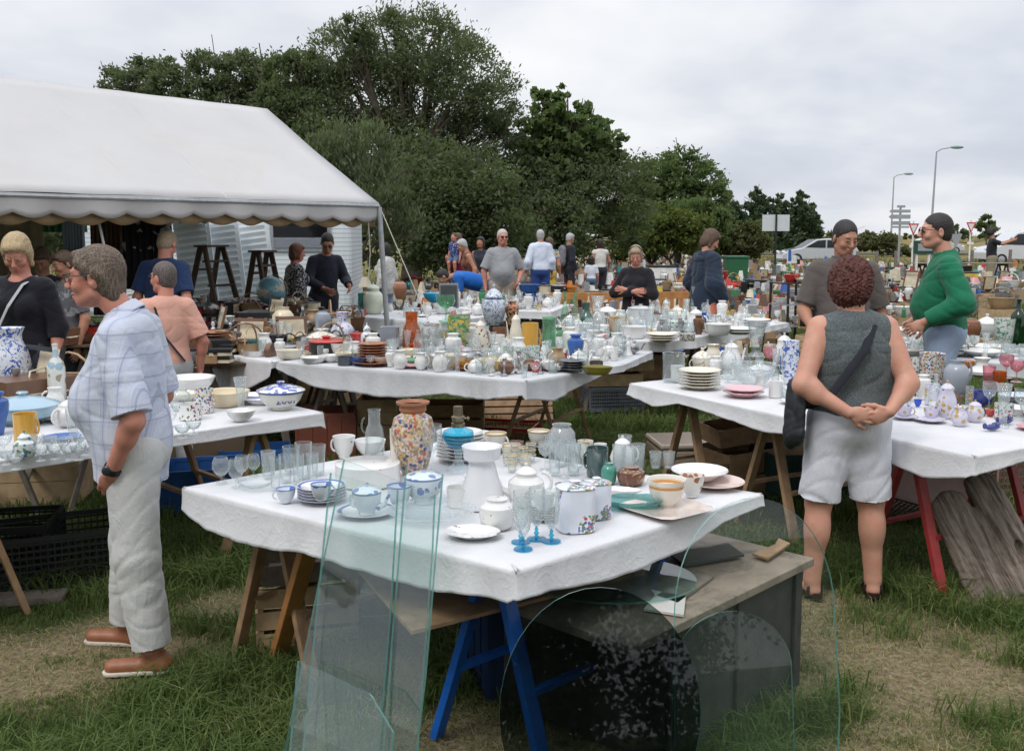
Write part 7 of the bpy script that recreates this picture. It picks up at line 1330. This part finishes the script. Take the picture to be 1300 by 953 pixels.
for x in (.2, .75): MB().lathe([(0, 0), (1, 0), (1, 1), (0, 1)], .3, .18, 20).build('wheel', BLK, e, True).rotation_euler = (pi/2, 0, 0)
for ch in e.children:
    if ch.name.startswith('wheel'): ch.location = (.6 if ch.name == 'wheel' else -.1, -.9, .3)
for i, (px, y0) in enumerate(((263, 13.6), (300, 13.8), (338, 14))):
    m = MB(); m.box((0, 0, .95), (.5, .035, 1.9))
    for k in range(20): m.box((0, -.022, .12+k*.09), (.4, .014, .055), rx=.35)
    o = m.build('louvred_shutter', M('pale_blue_paint', (.74, .80, .83), .6, .08, 3)); o.location = spot(px, y0); o.rotation_euler = (-.12, -.13, 0); tag(o, ['pale blue louvred shutter behind the big stepladder', 'pale blue louvred shutter in the middle of three', 'pale blue louvred shutter nearest the globe'][i], 'shutter', 'pale blue louvred shutters')
# dark curtain and black banner with white emblem
def curtain(px0, px1, Y, z0, z1, mat, name, label, amp=.03):
    a, b = V(spot(px0, Y)), V(spot(px1, Y)); m = MB(); n = 50; vs = []
    for i in range(n+1):
        q = a.lerp(b, i/n)
        for j in range(7): f = j/6; vs.append((q.x-a.x, amp*sin(i*.9)*(.3+f), z1+(z0-z1)*f))
    m.add(vs, [(i*7+j, (i+1)*7+j, (i+1)*7+j+1, i*7+j+1) for i in range(n) for j in range(6)]); o = m.build(name, mat, None, 2); md = o.modifiers.new('s', 'SOLIDIFY'); md.thickness = .004; o.location = (a.x, Y, 0); return tag(o, label, 'cloth')
curtain(160, 222, 9.6, 1.2, 2.0, cloth('black_banner', (.012, .012, .016), pat=lambda t, co, b: t.mix(t.m('MULTIPLY', t.step(t.noise(co.outputs['Object'], 3.2, 2, .5, 2.2), .56, .58), t.m('GREATER_THAN', t.n('ShaderNodeSeparateXYZ', {0: co.outputs['Object']}).outputs[2], 1.55)), b, (.4, .4, .42))), 'banner', 'black banner with a white swirling emblem hanging under the marquee')
curtain(-60, 60, 11.0, .9, 1.92, cloth('tan_sheet', (.35, .28, .2)), 'sheet', 'tan sheet hung behind the blonde woman'); curtain(120, 160, 10.2, .9, 1.95, cloth('brown_net', (.12, .07, .05), .5), 'hanging_net', 'brown beaded net hanging left of the black banner')
curtain(55, 115, 12, 1.75, 2.0, cloth('green_awning', (.12, .3, .2)), 'awning', 'green awning edge deep behind the marquee'); curtain(85, 112, 11, 1.25, 1.9, cloth('blue_white_cloth', (.4, .48, .6), pat=p_swirl((.5, .1, .12), 3, .6, .62)), 'beach_towel', 'pale blue and red towel hanging at the back of the marquee')
MB().tube([(0, 0, 0), (-.22, .1, 1.0)], .012, 6).build('pole', M('white_pole', (.6, .6, .6), .4, 0)); o = bpy.data.objects['pole'] if bpy.data.objects['pole'].parent is None else [q for q in bpy.data.objects if q.name.startswith('pole') and q.parent is None][0]; o.name = 'flagpole'; o.location = V(spot(150, 8.9))+V((0, 0, 1.1)); tag(o, 'thin white pole leaning before the black banner', 'pole')
# lamp, pale jars by the tent pole
zt = .762
group_items([('fishbowl', 474, 398, 28, 42, cer('pale_jade', (.62, .66, .52)), 'big round pale jade jar with lid', dict(name='ginger_jar', prof='jar', lid=.2)), ('pot', 508, 380, 18, 26, cer('pink_terracotta', (.36, .16, .09), rough=.5), 'pinkish terracotta urn beside the white table lamp', dict(name='urn', prof='urn')), ('straight', 462, 398, 14, 26, GTE, 'teal square glass carafe by the pale jade jar', dict(name='glass_carafe', sq=8)), ('bowl', 552, 384, 30, 12, cer('bright_cyan', (.02, .35, .6)), 'bright blue tray by the slate', dict(name='tray'))])
e = empty('table_lamp', at(464, 378, zt), 0, 'small table lamp with a cream shade and orange round base', 'lamp'); MB().ball((0, 0, .06), .055, 16).build('base', ORA, e, True); MB().tube([(0, 0, .1), (0, 0, .2)], .008, 6).build('stem', BRS, e); MB().lathe(PR['shade'], .11, .15, 20).build('lamp_shade', M('cream_fabric', (.7, .64, .52), .8, .05, trans=.3), e, True).location = (0, 0, .17)
m = MB(); m.box((0, 0, .16), (.24, .02, .32), rx=.2); m.box((0, -.014, .16), (.2, .01, .27), rx=.2, mi=1); o = m.build('slate_board', [M('grey_frame', (.25, .26, .27)), M('slate', (.06, .07, .075), .6)]); o.location = at(570, 392, .8); tag(o, 'small slate board with a grey frame standing before the bending man', 'slate board')
# ---------------------------------------------------------------- the big field of bric-a-brac
LMK = [(500, 'behind the tent pole'), (575, 'behind the bending man'), (640, 'around the bald man in grey'), (700, 'near the white shirt man'), (740, 'near the backpack man'), (790, 'left of the crossed arms woman'), (850, 'right of the crossed arms woman'), (905, 'behind the navy coat woman'), (965, 'below the white board'), (1030, 'near the silver car'), (1110, 'behind the brown shirt man'), (1170, 'left of the green jumper man'), (1240, 'right of the green jumper man'), (1400, 'towards the white van')]
DST = [(16, 'in the nearest row'), (22, 'in a middle row'), (32, 'in a rear row'), (99, 'in the farthest row')]
def where(px, Y): return next(n for x, n in LMK if px < x or x == 1400)+', '+next(n for d_, n in DST if Y < d_)
crates = []; nj = 0
CRM_ = [WDP, WD, M('pale_cardboard', (.38, .28, .18), .85, .15), WDG, JM['white']]
def blocked(px, y):    # trodden grass lanes stay free
    return False
def rowof(v, u0, u1, px0, px1, base=0, step=.62, deep=.9, per=9, ymax=60):
    global nj
    u = u0
    while u < u1:
        p = D*u+PP*v; Y = p.y
        if Y > 3 and Y < ymax:
            px = 650+p.x/Y*F
            if px0 < px < px1:
                far_ = Y > 24; hb = RNG.uniform(.28, .42) if not base else .72
                if not far_ or RNG.random() < .5: crates.append((p.copy(), hb, where(px, Y), far_))
                k = per if Y < 18 else (max(3, per*2//3) if Y < 30 else 3)
                for _ in range(k):
                    q = p+D*RNG.uniform(-.28, .28)+PP*RNG.uniform(-.1, deep); kd, c = pick(); s = RNG.uniform(.6, 1.25)*(1 if Y < 25 else 1.25)
                    if nj < 1500: junk(kd, c, (q.x, q.y, hb+.002+RNG.uniform(0, .06)), where(px, q.y), s); nj += 1
        u += step*(1 if Y < 24 else 1.7)
rowof(6.9, 17, 30, 1040, 1345, per=7); rowof(5.6, 12.5, 16.6, 1080, 1180, per=6)
rowof(8.6, 9, 14.5, 690, 1010, per=10); rowof(10.2, 10, 15.5, 640, 1000, per=8); rowof(9.3, 19, 34, 960, 1345, per=6)
rowof(12.2, 11, 24, 560, 1040, per=8); rowof(14.4, 12, 30, 500, 1060, per=7); rowof(17, 14, 34, 480, 1080, per=6); rowof(20, 16, 44, 470, 1100, per=6); rowof(13.5, 27, 44, 1000, 1345, per=5); rowof(24, 20, 50, 560, 960, per=5); rowof(29, 22, 60, 640, 960, per=5)
cp = {}
for i, (p, hb, wh, far_) in enumerate(crates):
    mt = CRM_[RNG.integers(len(CRM_))]; key = (mt.name, far_)
    if key not in cp:
        o = slat_crate((0, 0, 0), .58, .5, .36, mt, 'x', 0, 3 if not far_ else 1, solid=far_ or 'card' in mt.name); cp[key] = o.data; bpy.data.objects.remove(o)
    for j, off in enumerate((0, .55)) if not far_ else ((0, 0),):
        o = bpy.data.objects.new('crate', cp[key]); COL.objects.link(o); o.location = p+PP*off; o.scale = (1, 1, hb/.36); o.rotation_euler = (0, 0, GA+RNG.uniform(-.08, .08))
        nm = {'worn_wood': 'brown wooden', 'pale_crate_wood': 'pale wooden', 'pale_cardboard': 'cardboard', 'grey_weathered_wood': 'grey wooden', 'junk_white': 'white'}[mt.name]; tag(o, f"{nm} junk crate {wh}", 'crate', f"{nm} crates {wh}")
# the tiny bits nobody could count
m = MB(); N = 5200; vs = []; mi = []
Yc = 13*(62/13)**RNG.random(N); pxc = RNG.uniform(470, 1345, N)
ok = (pxc < 1000) | (Yc > 19); ok &= (np.abs(sinn(pxc*.02, Yc*.35, 1, 2)) > .05) & ~((pxc > 1000) & (pxc < 1130) & (Yc < 24)); ok &= ~((pxc > 1100) & (Yc < 26)) & ~((pxc < 560) & (Yc > 24)) & ~((pxc < 700) & (Yc > 29)) & ~((pxc > 960) & (Yc > 44)); Yc, pxc = Yc[ok], pxc[ok]; N = len(Yc)
xc = (pxc-650)/F*Yc; sz = RNG.uniform(.05, .14, N)*(1+Yc*.012); hz = sz*RNG.uniform(.4, 1.8, N); zb = RNG.uniform(.05, .55, N)*(RNG.random(N) > .3)
a = RNG.uniform(0, pi, N); cA, sA = np.cos(a), np.sin(a); corners = []
for dx, dy in ((-1, -1), (1, -1), (1, 1), (-1, 1)):
    X_ = xc+(dx*cA-dy*sA)*sz/2; Y_ = Yc+(dx*sA+dy*cA)*sz/2; corners.append((X_, Y_))
tp = RNG.uniform(.3, 1, N); F_ = []
bt = [np.stack([X_, Y_, zb], -1) for X_, Y_ in corners]; tt = [np.stack([xc+(X_-xc)*tp, Yc+(Y_-Yc)*tp, zb+hz], -1) for X_, Y_ in corners]
for i in range(4): j = (i+1) % 4; F_.append(np.stack([bt[i], bt[j], tt[j], tt[i]], 1))
F_.append(np.stack(tt, 1)); vs = np.concatenate(F_).reshape(-1, 3); ml = list(JM.values()); pr = RNG.choice(len(ml), N, p=np.array([5, 4, 2.5, 1, .8, .8, .7, 1, 2, .8, .6, .5, 2, 1.5])/23.2); o = fastmesh('bric_a_brac', vs, 4, ml, mi=np.tile(pr, 5)); tag(o, 'heaped small bric-a-brac spread between the far rows', 'bric-a-brac', kind='stuff')
# chairs / benches, shelf, bin
def bench(px, py, w, label, rz=0):
    p = at(px, py, .0); e = empty('wooden_chair', p, rz, label, 'chair', 'varnished wooden chairs'); W = w*sc_at(p)
    MB().box((0, 0, .44), (W, .4, .03)).build('seat', ORW, e, bev=.005)
    for s in (-1, 1): MB().beam((s*W*.45, -.17, 0), (s*W*.45, -.17, .43), .04).build('leg', ORW, e); MB().beam((s*W*.45, .17, 0), (s*W*.45, .2, .9), .04).build('leg', ORW, e)
    m = MB(); m.box((0, .19, .86), (W, .03, .1)); [m.box((W*k*.2, .185, .64), (.05, .02, .36)) for k in (-1, 0, 1)]; m.build('backrest', ORW, e, bev=.003)
bench(722, 455, 50, 'varnished wooden chair among the junk left of the crossed arms woman'); bench(775, 455, 52, 'varnished wooden chair just behind the crossed arms woman\'s elbow'); bench(868, 452, 60, 'varnished wooden chair between the two standing women', .1)
p = at(1004, 432, 0); e = empty('metal_shelf', p, .5, 'black metal shelf rack with toys on top beside the brown shirt man', 'shelf'); SH = M('black_iron', (.02, .02, .022), .4, .2)
for sx in (-1, 1):
    for sy in (-1, 1): MB().beam((sx*.28, sy*.2, 0), (sx*.28, sy*.2, .95), .03).build('post', SH, e)
for z_ in (.25, .6, .94): MB().box((0, 0, z_), (.6, .44, .02)).build('shelf_board', SH if z_ > .9 else STEEL, e)
for z_ in (.262, .612, .952):
    for _ in range(5): k, c = pick(['bowl', 'toy_car', 'figurine', 'box', 'plastic_tub', 'mug']); junk(k, c, (p.x+RNG.uniform(-.2, .2), p.y+RNG.uniform(-.14, .14), z_), 'on the black metal shelf rack', RNG.uniform(.5, .8))
p = at(700, 440, 0); e = empty('black_table', p, 0, 'low black table with pots in front of the white shirt man', 'table')
for sx in (-1, 1):
    for sy in (-1, 1): MB().beam((sx*.42, sy*.25, 0), (sx*.42, sy*.25, .78), .035).build('leg', SH, e)
MB().box((0, 0, .79), (.95, .6, .03)).build('tabletop', SH, e)
for k, c, x in (('cooking_pot', 'black', -.12), ('cooking_pot', 'silver', .1), ('plant_pot', 'orange', .3), ('plastic_tub', 'blue', -.33)): junk(k, c, (p.x+x, p.y, .807), 'on the low black table', .9)
for px, py, c, l in ((672, 470, 'red', 'on the ground below the low black table'), (735, 470, 'red', 'near the varnished chairs')): junk('plastic_tub', c, at(px, py-20, 0), l, 1.2)
e = empty('wheelie_bin', spot(932, 30), 0, 'green wheelie bin behind the navy coat woman', 'bin'); GB_ = M('green_bin_plastic', (.02, .12, .05), .5, .1); MB().box((0, 0, .5), (.55, .6, 1.0), taper=1.15).build('bin_body', GB_, e, bev=.03); MB().box((0, 0, 1.04), (.68, .74, .07)).build('lid', GB_, e, bev=.02)
for s in (-1, 1): MB().lathe([(0, 0), (1, 0), (1, 1), (0, 1)], .1, .05, 14).build('wheel', BLK, e).location = (s*.25, .3, .1)
for px, Y, c, k, l, s in ((905, 26, 'white', 'plastic_tub', 'upturned near the wheelie bin', 1.3), (838, 28, 'white', 'box', 'standing tall right of the crossed arms woman\'s head', 2.6), (1222, 27, 'yellow', 'box', 'bright against the dark chairs by the curly haired man', 1.8), (1194, 27, 'red', 'box', 'beside the curly haired man\'s table', 1.2)): junk(k, c, V(spot(px, Y))+V((0, 0, .45)), l, s, 0)
q = V(spot(1248, 27.5)); trestle_table([q+V((-1.9, 0, 0)), q+V((.9, 0, 0)), q+V((.9, .7, 0)), q+V((-1.9, .7, 0))], .95, [(.1, WDD), (.9, WDD)], 'table before the curly haired man in shorts', board=WDG)
# plastic chair / white basin among junk by the green jumper
junk('plastic_tub', 'white', at(1150, 440, .25), 'tipped over left of the green jumper man', 1.4); 
for _ in range(26): q = at(RNG.uniform(1095, 1165), RNG.uniform(440, 475), 0); k, c = pick(); junk(k, c, (q.x, q.y, RNG.choice([0, .15])), 'heaped on the grass left of the green jumper man', RNG.uniform(.8, 1.3))
# ---------------------------------------------------------------- road furniture and cars far behind
SGB = M('sign_back_grey', (.36, .38, .40), .45, .08, metal=.3); WPT = M('white_paint', (.74, .74, .74), .5, .05); 
def lamp(px, py, Y, dirx, label, lean=0):
    b = atd(px, 300, Y); top = atd(px+lean, py, Y); e = empty('street_lamp', (b.x, Y, 0), 0, label, 'street lamp', 'street lamps'); T_ = V((top.x-b.x, 0, top.z))
    MB().tube([(0, 0, 0), T_*.5, T_], [.12, .09, .06], 8).build('post', SGB, e, True); m = MB().tube([T_, T_+V((.35*dirx, 0, .22)), T_+V((1.3*dirx, 0, .38))], [.06, .055, .05], 6); m.build('arm', SGB, e, True)
    MB().ball(T_+V((1.6*dirx, 0, .36)), (.55, .2, .13), 12).build('lamp_head', M('green_lamp_head', (.2, .3, .27), .5), e, True)
lamp(1181, 193, 80, 1, 'taller green-headed street lamp over the green jumper man', 8); lamp(1131, 225, 112, 1, 'shorter looking street lamp above the direction signs', 4)
e = empty('direction_sign', spot(1137, 52), 0, 'cluster of grey arrow shaped direction signs seen from behind on one post', 'sign'); hs_ = lambda py: atd(1137, py, 52).z
MB().tube([(0, 0, 0), (0, 0, hs_(262))], .06, 8).build('post', STEEL, e)
for py, w_, h_, pt in ((262, .42, .12, 0), (268, .98, .16, -1), (275, 1.0, .22, -1), (283, 1.0, .2, 0), (288, .9, .1, 0)):
    zc_ = hs_(py); h2 = h_/2; pts = [(-w_/2, -h2), (w_/2, -h2), (w_/2, h2), (-w_/2, h2)]+([(-w_/2-.12, 0)] if pt else []); m = MB().slab(pts, .03); m.v[0] = m.v[0][:, [0, 2, 1]]+np.array((0, -.09, zc_)); m.build('arrow_panel', SGB, e)
MB().box((-.12, -.1, hs_(262)-.02), (.3, .02, .1)).build('number_plate', SGB, e) if 0 else None
REDR = M('sign_red', (.5, .02, .03), .5, 0); 
def yieldsign(px, py, Y, label, back=0):
    c = atd(px, py, Y); e = empty('yield_sign', (c.x, Y, 0), 0, label, 'road sign', 'triangular road signs'); MB().tube([(0, .05, 0), (0, .05, c.z+.3)], .04, 8).build('post', WPT if not back else STEEL, e); z = c.z
    for s_, y, mt, nm in ((.46, 0, REDR if not back else SGB, 'border'), (.30, -.012, WPT, 'face')):
        if back and nm == 'face': continue
        tri = [(s_*.62*cos(a), s_*.62*sin(a)*1.3) for a in (-pi/2, pi/6, 5*pi/6)]; m = MB().slab(tri, .01); m.v[0] = m.v[0][:, [0, 2, 1]]+np.array((0, y, z)); m.build(nm, mt, e)
    if not back: MB().box((0, 0, z-.85), (.32, .02, .12)).build('plate', WPT, e)
yieldsign(1160, 289, 46, 'red bordered give way sign beside the green board'); yieldsign(1233, 287, 50, 'red bordered give way sign left of the curly haired man'); yieldsign(1214, 303, 40, 'grey back of a triangular road sign behind the green jumper', 1)
e = empty('notice_board', spot(1168, 27), .08, 'dark green notice board with a grey panel on two white posts', 'sign'); zt_ = atd(1168, 305, 27).z; zb_ = atd(1168, 322, 27).z; zc_ = (zt_+zb_)/2
GBN = M('dark_green_board', (.012, .07, .035), .5, .05); MB().box((0, 0, zc_), (.56, .04, zt_-zb_)).build('board', GBN, e); MB().box((.03, -.024, zc_), (.4, .01, (zt_-zb_)*.55)).build('panel', SGB, e)
for s in (-1, 1): MB().beam((s*.17, .03, 0), (s*.17, .03, zb_), .05).build('post', WPT, e)
m1 = text('Infos', .055, (.03, -.024, zt_-.045), (pi/2, 0, .0), WPT, 'lettering', e) if 0 else None
c = atd(985, 283, 37); e = empty('billboard', (c.x, 37, 0), 0, 'blank white board seen from behind on a single post', 'billboard'); MB().box((0, 0, c.z), (1.0, .04, .60)).build('panel', M('board_back', (.6, .64, .66), .5, .04), e)
for z_ in (-.27, 0, .27): MB().box((0, .04, c.z+z_), (.93, .04, .04)).build('rail', SGB, e)
MB().beam((0, -.04, 0), (0, -.04, c.z+.3), .06).build('post', SH, e)
c = atd(1002, 312, 40); e = empty('marker_post', (c.x, 40, 0), 0, 'blue and white striped marker post by the silver car', 'post'); MB().box((0, 0, .5), (.16, .05, 1.0)).build('post_body', WPT, e); MB().box((.02, -.03, .9), (.11, .01, .45)).build('blue_plate', M('sign_blue', (.02, .12, .45)), e)
road = MB().slab([(-60, 86), (160, 86), (160, 93), (-60, 93)], .02).build('road', M('asphalt', (.05, .05, .052), .9, .15, 1)); road.location = (0, 0, .03); tag(road, 'grey road crossing behind the field', kind='structure')
def car(px, Y, L, H, W, col, prof, wins, label, name, rz=0, flip=False):
    e = empty(name, spot(px, Y), rz, label, 'car' if name == 'car' else 'van', None); PT = M(name+'_paint', col, .25, .03, coat=.8, metal=.2); CG = M('car_window', (.02, .025, .03), .08, 0)
    f = lambda P_: [(x*L*(-1 if flip else 1), z*H) for x, z in P_]
    def ex(P_, y0, y1, nm, mt, bev=0):
        n = len(P_); vs = [(x, y0, z) for x, z in P_]+[(x, y1, z) for x, z in P_]; return MB().add(vs, [tuple(range(n)), tuple(range(n, 2*n))[::-1]]+[(i, i+n, (i+1) % n+n, (i+1) % n) for i in range(n)]).build(nm, mt, e, bev=bev)
    ex(f(prof), -W/2, W/2, 'body', PT, .05)
    for wn in wins: ex(f(wn), -W/2-.012, -W/2+.02, 'window', CG); ex(f(wn), W/2-.02, W/2+.012, 'window', CG)
    for x in (-.31, .31):
        for y in (-1, 1):
            wh = MB().lathe([(0, 0), (1, 0), (1, 1), (0, 1)], .32, .2, 20).build('wheel', BLK, e, True); wh.rotation_euler = (pi/2, 0, 0); wh.location = (x*L, y*(W/2-.09)+.1, .32); h_ = MB().lathe([(0, 0), (1, 0), (.8, .5), (0, .6)], .2, .02, 14).build('rim', STEEL, wh, True); h_.location = (0, 0, .2)
    for s in (-1, 1): MB().ball(f([(-.47, .48)])[0][:1]+(s*W*.38, .48*H), (.12, .14, .08), 8).build('headlight', WPT, e, True)
    for s in (-1, 1): MB().ball(f([(.485, .5)])[0][:1]+(s*W*.4, .5*H), (.05, .1, .12), 8).build('tail_light', REDR, e, True)
car(1033, 58, 4.4, 1.5, 1.75, (.55, .58, .62), [(-.5, .2), (-.49, .42), (-.40, .56), (-.24, .64), (-.06, .96), (.12, 1), (.34, .92), (.47, .64), (.5, .5), (.5, .2)], [[(-.2, .66), (-.04, .92), (.06, .94), (.06, .64)], [(.08, .64), (.08, .94), (.3, .88), (.4, .66)]], 'silver hatchback parked behind the brown shirt man', 'car')
car(1290, 58, 4.9, 1.95, 1.85, (.66, .68, .72), [(-.5, .16), (-.5, .38), (-.46, .5), (-.3, .58), (-.14, .95), (-.05, 1), (.47, 1), (.5, .9), (.5, .16)], [[(-.27, .6), (-.13, .9), (-.02, .92), (-.02, .58)], [(.02, .58), (.02, .92), (.44, .92), (.46, .58)]], 'white people carrier at the picture edge behind the curly haired man', 'van')
car(1185, 88, 4.2, 1.5, 1.75, (.6, .62, .66), [(-.5, .2), (-.49, .42), (-.40, .56), (-.24, .64), (-.06, .96), (.12, 1), (.34, .92), (.47, .64), (.5, .5), (.5, .2)], [[(-.2, .66), (-.04, .92), (.06, .94), (.06, .64)], [(.08, .64), (.08, .94), (.3, .88), (.4, .66)]], 'pale car mostly hidden behind the green jumper', 'car', flip=True)
# wooden fence posts with wire in the verge
for i in range(9):
    px = 1085+i*24; m = MB().beam((0, 0, 0), (.02, 0, 1.15), .09); o = m.build('fence_post', WDG); o.location = spot(px, 36+i*.4); tag(o, f'grey wooden fence post in the dry verge, {["first","second","third","fourth","fifth","sixth","seventh","eighth","ninth"][i]} from the brown shirt man', 'fence post', 'fence posts in the dry verge')
# basket at the right
p = at(1268, 435, .0); slat_crate(V((p.x, p.y, 0)), .5, .4, .55, WDP, 'tall pale crate with a hooped basket behind the wine bottle', .3, 2, solid=True)
junk('basket', 'tan', (p.x, p.y, .55), 'on the tall pale crate behind the wine bottle', 1.2)
